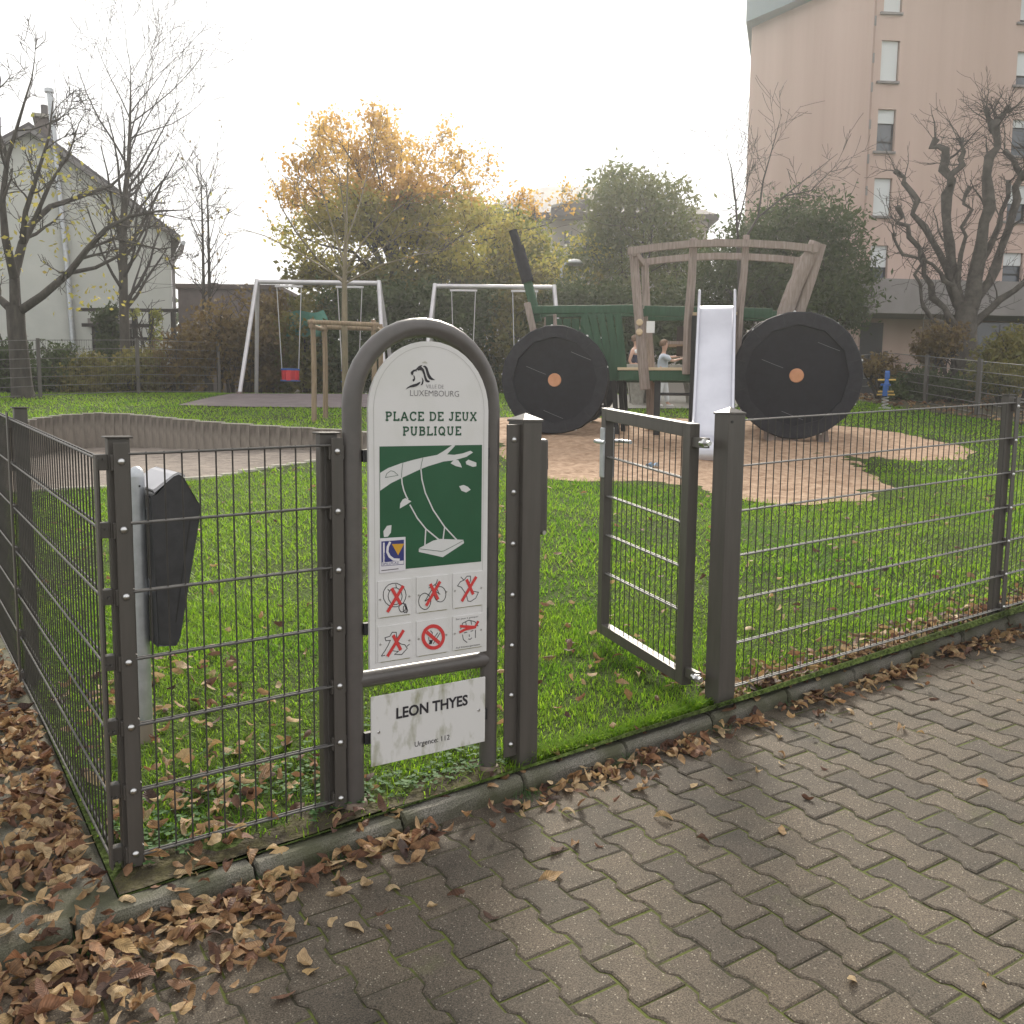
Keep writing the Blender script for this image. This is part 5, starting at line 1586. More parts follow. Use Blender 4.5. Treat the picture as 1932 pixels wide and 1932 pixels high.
for q, (gx2, gy2) in enumerate(tgt):
    if gy2 < 420: gy2 = gy2 + (420 - gy2) * .24
    sy2 = 600 - 130 * rr.random() if gy2 < 420 else 620 - 60 * rr.random()
    mx2 = 745 + (gx2 - 745) * .4; my2 = sy2 + (gy2 - sy2) * (.55 if gy2 < 420 else .7)
    ln = [(744, sy2), (745 + (gx2 - 745) * .16, sy2 + (gy2 - sy2) * .28), (mx2, my2), (745 + (gx2 - 745) * .72, sy2 + (gy2 - sy2) * .82), (gx2, gy2)]
    P = pxline(ln, AF, B, rr, .75); r0 = rr.uniform(.05, .1); rad = [max(.008, r0 * (1 - .88 * i / (len(P) - 1))) for i in range(len(P))]
    w.tube(P, rad, 6, False)
    side(w, P, rad, sum((a - b).length for a, b in zip(P[:-1], P[1:])) * .33, 3, rr, tips, dict(wander=.2, up=.0, rmin=.008, n=[0, 3, 4, 8], ang=(25, 60), len=(.35, .62), t0=.3, rk=.45))
part('branches', w, M['trunk'], t, smooth='all')


def pxblobs(lst, fwd, base, depth=1.6):
    out = []
    for q, (xd, yd, rx, ry) in enumerate(lst):
        f_ = fwd + depth * .6 * math.sin(q * 2.4); p = sight(xd, yd, f_) - base
        out.append((p.x, p.y, p.z, rx * PX * fwd, min(depth, rx * PX * fwd * 1.1), ry * PX * fwd))
    return out


tp = np.array(tips); tp = tp[nrng.permutation(len(tp))]
zs_ = tp[:, 2]; hi = zs_ > 5.4; md = (zs_ > 3.4) & ~hi; lo = zs_ <= 3.4


def around(P_, per, sd):
    q = np.repeat(P_, per, 0); return q + nrng.normal(size=q.shape) * np.array([sd, sd, sd * .7])


leaf_quads('upper_leaves', around(tp[hi][:6500], 4, .2), .06, M['lf_ochre'], t, .6, 11)
leaf_quads('middle_leaves', around(tp[md][:6500], 4, .22), .064, M['lf_yellow'], t, .6, 12)
lo_ = pxblobs([(600, 520, 45, 30), (690, 525, 75, 38), (800, 525, 85, 40), (910, 530, 80, 38), (1020, 560, 45, 40)], AF, B)
leaf_quads('lower_leaves', np.concatenate([around(tp[lo][:1500], 3, .16), cloud(lo_, 6000, 3, .3, 160)]), .075, M['lf_olive'], t, .6, 13)


def leafy(name, label, xd, fwd, blobs, n_, size, material, seed, cat='shrub', group=None, stems=6, core=True, aspect=.5, clump=.26, depth=1.2, droop=0):
    t, B = tree_at(name, label, xd, fwd, group, cat)
    bl = pxblobs(blobs, fwd, B, depth)
    leaf_quads('foliage', cloud(bl, n_, seed, clump, max(30, n_ // 60)), size, M[material], t, aspect, seed + 100, droop)
    w = MB(); rr_ = random.Random(seed); tips_ = []
    for q in range(stems):
        b_ = bl[q % len(bl)]; top = Vector((b_[0] + rr_.uniform(-.4, .4) * b_[3], b_[1] + rr_.uniform(-.4, .4) * b_[4], b_[2] + .3 * b_[5]))
        foot = Vector((top.x * .4 + rr_.uniform(-.2, .2), top.y * .4, -.2))
        mid = foot.lerp(top, .5) + Vector((rr_.uniform(-.2, .2), rr_.uniform(-.2, .2), .1))
        r0 = .05
        w.tube([foot, mid, top], [r0, r0 * .7, r0 * .3], 5, False)
        side(w, [foot, mid, top], [r0, r0 * .7, r0 * .3], (top - foot).length * .5, 2, rr_, tips_, dict(wander=.2, up=.05, rmin=.008, n=[0, 3, 5], ang=(25, 60), len=(.4, .7), t0=.35, rk=.5))
    part('stems', w, M['twig'], t, smooth='all')
    return t


leafy('lime_tree', 'yellow-green leafy tree in front of the dark hipped roof', 985, 31, [(955, 440, 50, 45), (985, 415, 30, 28), (985, 490, 65, 55), (1040, 520, 45, 50)], 4200, .11, 'lf_lime', 51, 'tree', stems=5)
leafy('willow_tree', 'tall pale grey-green tree veiling the house with the hipped roof', 1200, 29, [(1180, 380, 70, 50), (1142, 440, 48, 50), (1250, 410, 65, 55), (1200, 480, 90, 55), (1110, 510, 50, 60), (1290, 480, 50, 50), (1170, 350, 45, 35), (1230, 560, 90, 50), (1130, 590, 60, 50)], 14000, .1, 'lf_willow', 52, 'tree', stems=10, aspect=.35, droop=.5)
leafy('dark_bush', 'tall dark green bush left of the pink building, behind the tractor cab', 1500, 23, [(1420, 470, 60, 60), (1490, 430, 65, 55), (1560, 450, 60, 60), (1600, 520, 45, 60), (1450, 540, 85, 50), (1540, 560, 80, 50), (1390, 560, 45, 60), (1340, 520, 45, 50), (1330, 600, 60, 40), (1610, 590, 30, 35)], 24000, .075, 'lf_dark', 53, 'shrub', stems=12, aspect=.35)
leafy('dark_bush', 'dark evergreen bush behind the tractor slide', 1300, 24, [(1270, 610, 80, 60), (1200, 640, 60, 60), (1350, 650, 60, 60)], 7000, .085, 'lf_dark', 54)
# hornbeam hedge behind the swings, in separate bushes
hb = [(505, 24.5, 'lf_brown', 'yellowish brown thin shrub beside the left swing legs'), (575, 24.6, 'lf_olive', 'olive shrub with a green tarpaulin on it, behind the left baby swing'), (650, 24.8, 'lf_dark', 'dark hedge bush behind the young staked tree'), (735, 24.8, 'lf_dark', 'dark hedge bush directly left of the sign arch top'),
      (815, 24.8, 'lf_dark', 'dark hedge bush behind the left leg of the right swing frame'), (895, 24.8, 'lf_dark', 'dark hedge bush behind the swing above the sign'), (975, 24.8, 'lf_olive', 'dark olive hedge bush behind the tractor exhaust'), (1060, 24.6, 'lf_dark', 'dark hedge bush behind the green tractor bonnet'), (1140, 24.4, 'lf_dark', 'dark hedge bush between bonnet and cab posts')]
for i, (xd, fw, mt, lab) in enumerate(hb):
    tall = 0 if i < 2 else 45
    leafy('hedge_bush', lab, xd, fw, [(xd, 715, 52, 40), (xd, 690, 50, 45), (xd - 15, 640, 48, 45), (xd + 18, 600 - tall * .4, 45, 42)] + ([(xd, 575, 46, 40)] if i > 1 else []), 6000, .075, mt, 60 + i, group='hedge behind the swings', stems=4, depth=.9, clump=.22)
lowb = [(5, 22.5, 680, 40, 'lf_dark', 'dark shrub at the foot of the left bare tree'), (95, 22.6, 690, 45, 'lf_dark', 'low dark shrub in front of the picket fence'), (165, 22.6, 705, 40, 'lf_olive', 'low olive shrub below the steel flue pipe'), (265, 22.8, 690, 48, 'lf_olive', 'olive shrub below the pergola'),
        (335, 23.2, 670, 60, 'lf_brown', 'brownish shrub at the corner of the gabled house'), (400, 23.6, 640, 80, 'lf_brown', 'tall reddish brown shrub in front of the garage'), (455, 24.0, 640, 80, 'lf_brown', 'tall thin shrub with yellowing leaves left of the swing frame')]
for i, (xd, fw, yd, ry, mt, lab) in enumerate(lowb):
    leafy('shrub', lab, xd, fw, [(xd, yd + 15, 48, ry * .8), (xd + 12, yd - ry * .35, 38, ry * .6), (xd - 18, yd + 28, 40, ry * .6)], 2600 if i < 5 else 2200, .06, mt, 80 + i, group='shrubs in front of the house', stems=7, depth=.7)
leafy('ivy_column', 'dark ivy climbing the pergola in front of the house window', 205, 26, [(205, 600, 22, 22), (207, 640, 24, 30), (204, 690, 22, 34)], 2200, .07, 'lf_dark', 95, 'climber', stems=3, depth=.4)

# --- bare tree before the dark bush, and the pollard
rr = random.Random(71)
t, B = tree_at('bare_tree', 'leafless tree with fine twigs rising above the dark bush, left of the pink wall', 1400, 21.5)
P = [sight(x, y, 21.5) - B for x, y in ((1400, 780), (1398, 650), (1396, 520), (1392, 450))]
part('trunk', MB().tube(P, [.08, .07, .055, .045], 8), M['twig'], t, smooth=True)
w = MB(); tips = []
for ln, r0 in (([(1392, 450), (1388, 380), (1380, 320), (1372, 290)], .03), ([(1394, 470), (1430, 410), (1480, 370), (1530, 330), (1580, 290)], .032), ([(1430, 410), (1440, 340), (1460, 270), (1475, 215)], .026), ([(1480, 370), (1530, 360), (1590, 300)], .02), ([(1392, 430), (1410, 350), (1420, 280)], .02)):
    P = pxline(ln, 21.5, B, rr, .4); rad = [r0 * (1 - .8 * i / (len(P) - 1)) for i in range(len(P))]
    w.tube(P, rad, 5, False); side(w, P, rad, 1.6, 2, rr, tips, dict(wander=.12, up=.06, rmin=.005, n=[0, 5, 8], ang=(25, 55), len=(.35, .65), t0=.2, rk=.45))
part('branches', w, M['twig'], t, smooth='all')

rr = random.Random(77)
PF = 21.8
t, B = tree_at('pollard_tree', 'thick pollarded tree with knobbly bare limbs in front of the pink building', 1822, PF)
P = [sight(x, y, PF) - B for x, y in ((1826, 760), (1822, 700), (1820, 640), (1822, 570))]
part('trunk', MB().tube(P, [.38, .31, .27, .2], 14), M['barkdark'], t, smooth=True)
w = MB(); tw = MB(); tips = []
pol = [([(1822, 590), (1800, 520), (1788, 430), (1793, 340), (1778, 285), (1758, 262)], .2), ([(1828, 590), (1850, 490), (1862, 390), (1868, 300), (1876, 230)], .22), ([(1876, 240), (1893, 200)], .09), ([(1872, 250), (1868, 205)], .09),
       ([(1812, 620), (1765, 560), (1735, 490), (1712, 430), (1690, 398)], .12), ([(1812, 580), (1770, 480), (1730, 400), (1712, 340), (1690, 325)], .13), ([(1793, 350), (1812, 300), (1818, 265)], .1), ([(1832, 590), (1880, 500), (1910, 400), (1925, 330), (1900, 280)], .16), ([(1925, 340), (1945, 280)], .09),
       ([(1832, 620), (1890, 560), (1950, 520), (2000, 480)], .12), ([(1810, 630), (1772, 610), (1742, 580), (1728, 520), (1745, 470)], .09), ([(1828, 570), (1880, 430), (1905, 340)], .11), ([(1800, 540), (1752, 500), (1705, 480), (1680, 440)], .07), ([(1815, 570), (1815, 470), (1825, 400), (1832, 350)], .09)]
for ln, r0 in pol:
    P = pxline(ln, PF, B, rr, .35)
    Q = [P[0]]
    if ln[0][1] > 565: Q = [sight(1821 + rr.uniform(-8, 8), 655, PF) - B, P[0]]
    for a, b_ in zip(P[:-1], P[1:]):
        for u_ in (.33, .67): Q.append(a.lerp(b_, u_) + Vector((rr.gauss(0, .055), rr.gauss(0, .055), rr.gauss(0, .04))))
        Q.append(b_ + Vector((rr.gauss(0, .05), rr.gauss(0, .05), rr.gauss(0, .03))))
    P = Q
    r0 *= .8
    rad = [r0 * (1 - .58 * i / (len(P) - 1)) * (1 + .22 * rr.uniform(-1, 1)) for i in range(len(P))]; rad[-1] = max(rad[-1], .055) * 1.2
    w.tube(P, rad, 8, True)
    side(w, P, [r_ * .6 for r_ in rad], 3.0, 2, rr, tips, dict(wander=.24, up=.1, rmin=.005, n=[0, 3, 3], ang=(30, 65), len=(.22, .4), t0=.35, rk=.5))
    L_ = 1.1
    for q in range(4):
        d = (P[-1] - P[-2]).normalized() + rand_perp((P[-1] - P[-2]).normalized(), rr) * rr.uniform(.3, 1.3) + Vector((0, 0, .2))
        branch(tw, P[-1].lerp(P[-2], rr.uniform(0, .4)), d.normalized(), L_ * rr.uniform(.25, .9), .011, 1, rr, tips, dict(wander=.28, up=.06, rmin=.0045, n=[0, 4], ang=(25, 70), len=(.3, .6)))
    for q in range(22):
        i = rr.randrange(2, len(P)); p = P[i - 1].lerp(P[i], rr.random()); d = rand_perp((P[i] - P[i - 1]).normalized(), rr) + Vector((0, 0, .5))
        branch(tw, p, d.normalized(), rr.uniform(.25, .8), .01, 1, rr, tips, dict(wander=.3, up=.05, rmin=.0045, n=[0, 3], ang=(25, 70), len=(.3, .6)))
part('limbs', w, M['barkdark'], t, smooth='all'); part('twigs', tw, M['twig'], t, kind='stuff')
leafy('round_bush', 'rounded bush with reddish leaves left of the pollard trunk', 1775, 20.5, [(1778, 640, 38, 30), (1760, 665, 30, 25)], 2200, .055, 'lf_brown', 111)
leafy('low_bush', 'low dark bush behind the far mesh fence left of the pollard trunk', 1745, 20.3, [(1720, 730, 45, 28), (1780, 735, 45, 28), (1830, 730, 35, 24)], 4200, .055, 'lf_dark', 112)
leafy('low_bush', 'olive bush behind the far mesh fence right of the pollard trunk', 1895, 19.3, [(1890, 670, 42, 38), (1920, 650, 40, 40), (1900, 710, 50, 28), (1950, 700, 40, 35)], 4500, .055, 'lf_olive', 113)
leafy('low_bush', 'brownish bush between the rear tractor wheel and the far fence', 1655, 20.6, [(1655, 690, 30, 22), (1690, 715, 34, 22)], 1800, .05, 'lf_brown', 114)

# ------------------------------------------------------------------ distant wood
dw = []
for q in range(46):
    la_ = -42 + 2.0 * q; fw_ = 52 + 5 * math.sin(q * 1.9); x, y = bgp(la_, fw_)
    dw.append((x, y, 1.5 + 1.6 + .7 * math.sin(q * 2.3), 2.0, 2.0, 2.6 + .6 * math.sin(q * 1.3)))
o = leaf_quads('distant_wood', cloud(dw, 30000, 77, .3, 500), .26, M['lf_dark'], None, .6, 78)
tag(o, 'far-off dark trees closing the view behind the hedges', 'wood', kind='stuff')

# ------------------------------------------------------------------ green tarpaulin and street lamp
x, y = local_frame(590, 24.0)
tp_ = MB(); nu, nv = 14, 10
for i in range(nu):
    for j in range(nv):
        u, v = i / (nu - 1), j / (nv - 1)
        p = sight(535 + 75 * u + 10 * math.sin(v * 3), 583 + 52 * v + 18 * (1 - u) ** 2 * (1 - v) - 6 * math.sin(u * 6) * (1 - v), 23.9 - .35 * math.sin(u * 3.1) * (1 - .4 * v) + .06 * math.sin(9 * u + 4 * v))
        tp_.v.append((p.x - x, p.y - y, p.z - G(x, y)))
for i in range(nu - 1):
    for j in range(nv - 1): tp_.f.append((i * nv + j, i * nv + j + 1, (i + 1) * nv + j + 1, (i + 1) * nv + j))
o = link('tarpaulin', tp_.mesh('tarpaulin', mat('tarp_green', (.03, .14, .1), .6, (.05, .19, .14), 4), smooth='all'), None, (x, y, G(x, y)))
tag(o, 'green tarpaulin draped in the hedge behind the left baby swing', 'tarpaulin')
x, y = local_frame(1052, 28); gz_ = G(x, y)
lm = thing('street_lamp', 'grey street lamp with a flat curved head in front of the hedge trees', 'street lamp', (x, y, gz_), BRZ)
hz = sight(1052, 500, 28).z - gz_
part('pole', MB().tube([(0, 0, -.2), (0, 0, hz - .1), (.05, 0, hz), (.2, 0, hz + .08)], [.06, .045, .04, .035], 10), M['galv'], lm, smooth=True)
part('lamp_head', MB().lathe([(.02, .13), (.17, .1), (.25, .03), (.25, 0), (.2, -.05), (.02, -.06)], (.38, 0, hz + .05), 18), M['galv'], lm, smooth=True)

# ------------------------------------------------------------------ gabled house at the left
M['render'] = mat('cream_render', (.52, .53, .5), .9, (.58, .585, .55), 1.2, bump=.1, bscale=60)
M['slate'] = mat('slate_roof', (.07, .065, .07), .7, (.11, .1, .105), 3, bump=.3, bscale=14)
M['darkwood'] = mat('dark_timber', (.03, .026, .024), .8)
M['glass'] = mat('window_glass', (.05, .065, .085), .08, spec=.8)
M['shutter'] = mat('roller_shutter', (.6, .62, .63), .6)
HF = 30.0
HRZ = BRZ + R(24)
hb_ = 1.3
_ho = sight(326, 600, 29.0); hx, hy = _ho.x, _ho.y
hax = Vector((math.cos(HRZ), math.sin(HRZ), 0)); hay = Vector((-math.sin(HRZ), math.cos(HRZ), 0))


def hP(xd, yd, off=0):
    v = _f + _r2 * ((xd - 966) * PX) - _u2 * ((yd - 966) * PX)
    o_ = Vector((hx, hy, hb_)) + hay * off
    p = CAM + v * ((o_ - CAM).dot(hay) / v.dot(hay)) - Vector((hx, hy, hb_))
    return p.dot(hax), p.z


HRZ_ = HRZ
hs = thing('house', 'cream rendered gabled house with dark roof, chimney and steel flue at the left', 'house', (hx, hy, hb_), HRZ)
hX = lambda xd: hP(xd, 600)[0]
hZ = lambda xd, yd: hP(xd, yd)[1]
xr, xe, zr, ze = hX(72), hX(326), hZ(72, 252), hZ(330, 446)
xl = 2 * xr - xe
# gable wall with a window opening
wx0, wx1, wz0, wz1 = hX(172), hX(248), hZ(200, 690), hZ(200, 615)
gw = MB()
for a, b_, c_, d_ in ((xl, wx0, -1, ze), (wx1, xe, -1, ze), (wx0, wx1, -1, wz0), (wx0, wx1, wz1, ze)):
    gw.box(a, b_, 0, .3, c_, d_)
part('wall', gw, M['render'], hs)
part('gable', MB().prism([(xl, ze), (xe, ze), (xr, zr)], .001, .3), M['render'], hs)
part('side_wall', MB().box(xe - .3, xe - .001, .301, 10, -1, ze), M['render'], hs); part('side_wall', MB().box(xl + .001, xl + .3, .301, 10, -1, ze), M['render'], hs)
for s, xo in ((1, xe), (-1, xl)):
    sl_ = (zr - ze) / (xe - xr); ov = .28 * s
    part('roof', MB().prism([(xr, zr + .02), (xo + ov, ze - abs(ov) * sl_ + .02), (xo + ov, ze - abs(ov) * sl_ + .2), (xr, zr + .24)], -.22, 10.2), M['slate'], hs)
    part('verge', MB().prism([(xr, zr - .03), (xo + ov, ze - abs(ov) * sl_ - .03), (xo + ov, ze - abs(ov) * sl_ + .12), (xr, zr + .12)], -.26, -.225), mat('verge_grey', (.2, .19, .19), .7), hs)
part('gutter', MB().tube([(xe + .36, -.2, ze - .2), (xe + .36, 10, ze - .2)], .07, 8), M['galv'], hs, smooth=True)
part('downpipe', MB().tube([(xe + .36, -.1, ze - .22), (xe + .3, -.1, ze - .5), (xe + .05, -.08, ze - .7), (xe + .05, -.08, -1)], .05, 8), mat('downpipe', (.22, .2, .2), .5), hs, smooth=True)
ch_ = part('chimney', MB().box(hP(66, 250, .9)[0], hP(104, 250, .9)[0], .9, 1.7, hP(85, 320, .9)[1], hP(85, 222, .9)[1]), mat('chimney_brick', (.12, .1, .095), .9, (.17, .14, .13), 8), hs, bevel=.02)
part('chimney_cap', MB().box(hP(62, 250, .9)[0], hP(108, 250, .9)[0], .82, 1.78, hP(85, 222, .9)[1], hP(85, 216, .9)[1]), M['concrete'], ch_)
part('chimney_pot', MB().tube([(hP(84, 210, 1.2)[0], 1.2, hP(84, 218, 1.2)[1]), (hP(84, 210, 1.2)[0], 1.2, hP(84, 199, 1.2)[1])], .1, 8), M['slate'], ch_)
fl_ = part('flue', MB().tube([(hX(138), -.14, hZ(138, 690)), (hX(131), -.14, hZ(131, 500)), (hX(118), -.14, hZ(118, 280)), (hX(113), -.14, hZ(113, 180))], .085, 12), M['galv'], hs, smooth=True)
part('flue_cap', MB().lathe([(.13, 0), (.13, .1), (.08, .12)], (hX(112), -.14, hZ(112, 180)), 12), M['galv'], fl_)
wd = part('window', MB().box(wx0 + .001, wx1 - .001, .1, .14, wz0, wz1), M['glass'], hs)
part('frame', MB().box(wx0, wx0 + .09, .05, .12, wz0, wz1), M['darkwood'], wd); part('frame', MB().box((wx0 + wx1) / 2 - .05, (wx0 + wx1) / 2 + .05, .05, .12, wz0, wz1), M['darkwood'], wd); part('frame', MB().box(wx1 - .09, wx1, .05, .12, wz0, wz1), M['darkwood'], wd)
part('sill', MB().box(wx0 - .1, wx1 + .1, -.1, .1, wz0 - .08, wz0), M['concrete'], wd)
part('lintel_box', MB().box(wx0 - .1, wx1 + .08, -.12, -.005, wz1 - .05, wz1 + .2), mat('lintel', (.22, .2, .19), .8), hs)

# pergola before the house
pgx, pgy = local_frame(280, 26.5)
pg = thing('pergola', 'dark timber pergola with horizontal rails in front of the house wall', 'pergola', (pgx, pgy, G(pgx, pgy)), BRZ)
pZ = lambda yd: sight(280, yd, 26.5).z - G(pgx, pgy)
pX = lambda xd: (xd - 280) * PX * 26.5
for xd in (208, 262, 293, 334): part('post', MB().box(pX(xd) - .06, pX(xd) + .06, -.06, .06, -.2, pZ(585)), M['darkwood'], pg)
for yd, a, b_ in ((586, 160, 345), (615, 165, 300), (640, 205, 338), (673, 205, 338)): part('rail', MB().box(pX(a), pX(b_), -.075, -.062, pZ(yd) - .05, pZ(yd) + .05), M['darkwood'], pg)
leafy('climbing_rose', 'thin yellowing climber on the right pergola post', 293, 26.2, [(293, 600, 12, 16), (292, 640, 10, 24), (255, 590, 14, 8)], 420, .055, 'lf_lime', 131, 'climber', stems=3, depth=.3)

# picket fence
pfx, pfy = local_frame(130, 24.6)
pf = thing('picket_fence', 'dark wooden picket fence behind the shrubs below the house', 'fence', (pfx, pfy, G(pfx, pfy)), BRZ)
fZ = lambda yd: sight(130, yd, 24.6).z - G(pfx, pfy)
pkm = MB().box(-.025, .025, -.01, .01, -.2, fZ(690)).mesh('picket', mat('picket_grey', (.075, .07, .066), .9))
for i in range(62): link('picket', pkm, pf, (-2.2 + .087 * i, 0, rng.uniform(-.03, .02)))
for z_ in (fZ(700), fZ(735)): part('rail', MB().box(-2.3, 3.3, .012, .05, z_ - .04, z_ + .04), M['darkwood'], pf)

# garage behind the shrubs
gf = 29.0
gx0 = (322 - 966) * PX * gf; gxm = (475 - 966) * PX * gf
gxx, gyy = bgp(gx0, gf + 1)
gr = thing('garage', 'low brownish garage wall with flat roof beside the house', 'garage', (gxx, gyy, 1.3), BRZ)
zt_ = sight(400, 545, gf + 1).z - 1.3
part('wall', MB().box(0, gxm - gx0 + .6, 0, 5, -1, zt_), mat('garage_wall', (.14, .115, .12), .9, (.18, .15, .15), 3), gr)
part('roof_edge', MB().box(-.1, gxm - gx0 + .7, -.12, 5.1, zt_, zt_ + .14), mat('roof_edge', (.1, .075, .07), .7), gr)
part('chimney', MB().box(.3, .6, 2, 2.4, zt_ + .14, zt_ + .45), M['slate'], gr)

# hipped house in the middle distance
mf = 45.0
mlat = (1130 - 966) * PX * mf; mx_, my_ = bgp(mlat, mf)
mh = thing('house', 'large house with dark hipped roof behind the trees in the middle', 'house', (mx_, my_, 1.5), BRZ)
mX = lambda xd: (xd - 966) * PX * mf - mlat
mZ = lambda xd, yd, f_=mf: sight(xd, yd, f_).z - 1.5
x0, x1 = mX(885), mX(1335); zeave = mZ(1330, 404)
part('wall', MB().box(x0 + .5, x1 - .3, .6, 11, -1, zeave), mat('house_wall_grey', (.42, .4, .38), .9), mh)
rv = [(x0, 0, zeave), (x1 + .1, 0, zeave), (x1 + .1, 11.6, zeave), (x0, 11.6, zeave), (mX(1025), 5.8, mZ(1020, 352, mf + 5.8)), (mX(1180), 5.8, mZ(1180, 352, mf + 5.8))]
hrf = MB(); hrf.v = rv + [(v[0], v[1], v[2] - .25) for v in rv[:4]]
hrf.f = [(0, 1, 5, 4), (1, 2, 5), (2, 3, 4, 5), (3, 0, 4), (6, 7, 1, 0), (7, 8, 2, 1), (8, 9, 3, 2), (9, 6, 0, 3), (9, 8, 7, 6)]
part('roof', hrf, mat('slate_roof_dark', (.03, .027, .034), .75, (.05, .045, .055), 3), mh)
part('porch_roof', MB().prism([(mX(1030), mZ(1030, 418)), (mX(1100), mZ(1100, 408)), (mX(1095), mZ(1095, 386)), (mX(1030), mZ(1030, 402))], -1.2, -.05), M['slate'], mh)
part('porch_edge', MB().prism([(mX(1030), mZ(1030, 402)), (mX(1095), mZ(1095, 386)), (mX(1095), mZ(1095, 382)), (mX(1030), mZ(1030, 398))], -1.25, -.02), M['concrete'], mh)
wn_ = part('window', MB().box(mX(1060), mX(1072), .52, .59, mZ(1060, 455), mZ(1060, 432)), M['glass'], mh)
part('frame', MB().box(mX(1058), mX(1060), .5, .6, mZ(1060, 456), mZ(1060, 431)), M['darkwood'], wn_)

# ------------------------------------------------------------------ pink apartment block
M['pink'] = mat('pink_render', (.45, .325, .275), .9, (.52, .385, .335), .5, bump=.08, bscale=30, stretch=(2.2, 2.2, .1), detail=8, contrast=(.3, .7))
M['fascia'] = mat('roof_fascia', (.16, .22, .24), .6)
M['bandgrey'] = mat('concrete_band', (.2, .185, .18), .8, (.24, .22, .215), 1.2)
A_ = sight(1412, 230, 36.2); S_ = sight(1641, 220, 31.6); E_ = sight(2120, 220, 32.4)
zroof = sight(1408, 52, 36.2).z; zbase = 1.0
ax, ay = A_.x, A_.y
apt = thing('apartment_building', 'tall pink rendered apartment building with roller-shuttered windows at the right', 'building', (S_.x, S_.y, zbase))
lo2 = lambda p: Vector((p.x - S_.x, p.y - S_.y))
fa_, fb_, fc_ = lo2(A_), Vector((0, 0)), lo2(E_)
nback = Vector((FWD.x, FWD.y))


def facade(name, p0, p1, z0, z1, holes, material, depth=.25):
    d = (p1 - p0); L_ = d.length; d = d / L_; nn_ = Vector((d.y, -d.x))
    if nn_.dot(nback) > 0: nn_ = -nn_
    us = sorted({0, L_} | {h[0] for h in holes} | {h[1] for h in holes}); zs = sorted({z0, z1} | {h[2] for h in holes} | {h[3] for h in holes})
    mb = MB()
    P = lambda u, z, o=0: (p0.x + d.x * u + nn_.x * o, p0.y + d.y * u + nn_.y * o, z)
    for a, b_ in zip(us[:-1], us[1:]):
        for c_, e_ in zip(zs[:-1], zs[1:]):
            if any(h[0] <= a + 1e-6 and b_ <= h[1] + 1e-6 and h[2] <= c_ + 1e-6 and e_ <= h[3] + 1e-6 for h in holes): continue
            k = len(mb.v); mb.v += [P(a, c_), P(b_, c_), P(b_, e_), P(a, e_)]; mb.f.append((k, k + 1, k + 2, k + 3))
    for h in holes:
        u0, u1, w0, w1 = h[:4]; k = len(mb.v)
        mb.v += [P(u0, w0), P(u1, w0), P(u1, w1), P(u0, w1), P(u0, w0, -depth), P(u1, w0, -depth), P(u1, w1, -depth), P(u0, w1, -depth)]
        mb.f += [(k, k + 4, k + 5, k + 1), (k + 1, k + 5, k + 6, k + 2), (k + 2, k + 6, k + 7, k + 3), (k + 3, k + 7, k + 4, k)]
    me = mb.mesh(name, material, fixn=False)
    o = link(name, me, apt)
    return o, P


zt = zroof - zbase
facade('wall', fa_, fb_, 0, zt, [], M['pink'])
zz = lambda yd: sight(1672, yd, 31.65).z - zbase
rows = [(-52, 24, 1.0), (76, 154, 1.0), (206, 286, .32), (336, 408, 1.0), (463, 530, .6)]
rows2 = [(-45, 30, .9), (85, 150, .68), (215, 285, .2), (340, 410, .5), (470, 530, .4)]
holes = [(.28, .9, zz(b_), zz(a), f_) for a, b_, f_ in rows] + [(4.97, 5.68, zz(b_), zz(a), f_) for a, b_, f_ in rows2]
o, P = facade('wall', fb_, fc_, zz(528) - .02, zt, [h for h in holes], M['pink'])
for (u0, u1, z0, z1, f_) in holes:
    def slab(a, b_, c_, e_, o0, o1):
        m_ = MB(); m_.v = [P(a, c_, o0), P(b_, c_, o0), P(b_, e_, o0), P(a, e_, o0), P(a, c_, o1), P(b_, c_, o1), P(b_, e_, o1), P(a, e_, o1)]
        m_.f = [(0, 1, 2, 3), (7, 6, 5, 4), (0, 4, 5, 1), (1, 5, 6, 2), (2, 6, 7, 3), (3, 7, 4, 0)]; return m_
    wn_ = part('window', slab(u0 + .04, u1 - .04, z0 + .04, z1 - .04, -.2, -.17), M['glass'], apt)
    for a, b_, c_, e_ in ((u0, u0 + .05, z0, z1), (u1 - .05, u1, z0, z1), (u0 + .05, u1 - .05, z0, z0 + .05), (u0 + .05, u1 - .05, z1 - .05, z1), (u0 + .05, u1 - .05, z0 + .32, z0 + .37)):
        part('frame', slab(a, b_, c_, e_, -.19, -.14), M['black'], wn_)
    if f_ > 0: part('roller_shutter', slab(u0 + .03, u1 - .03, z1 - (z1 - z0) * f_, z1, -.13, -.09), M['shutter'], wn_)
    part('sill', slab(u0 - .12, u1 + .02, z0 - .07, z0 - .001, -.05, .08), M['bandgrey'], wn_)
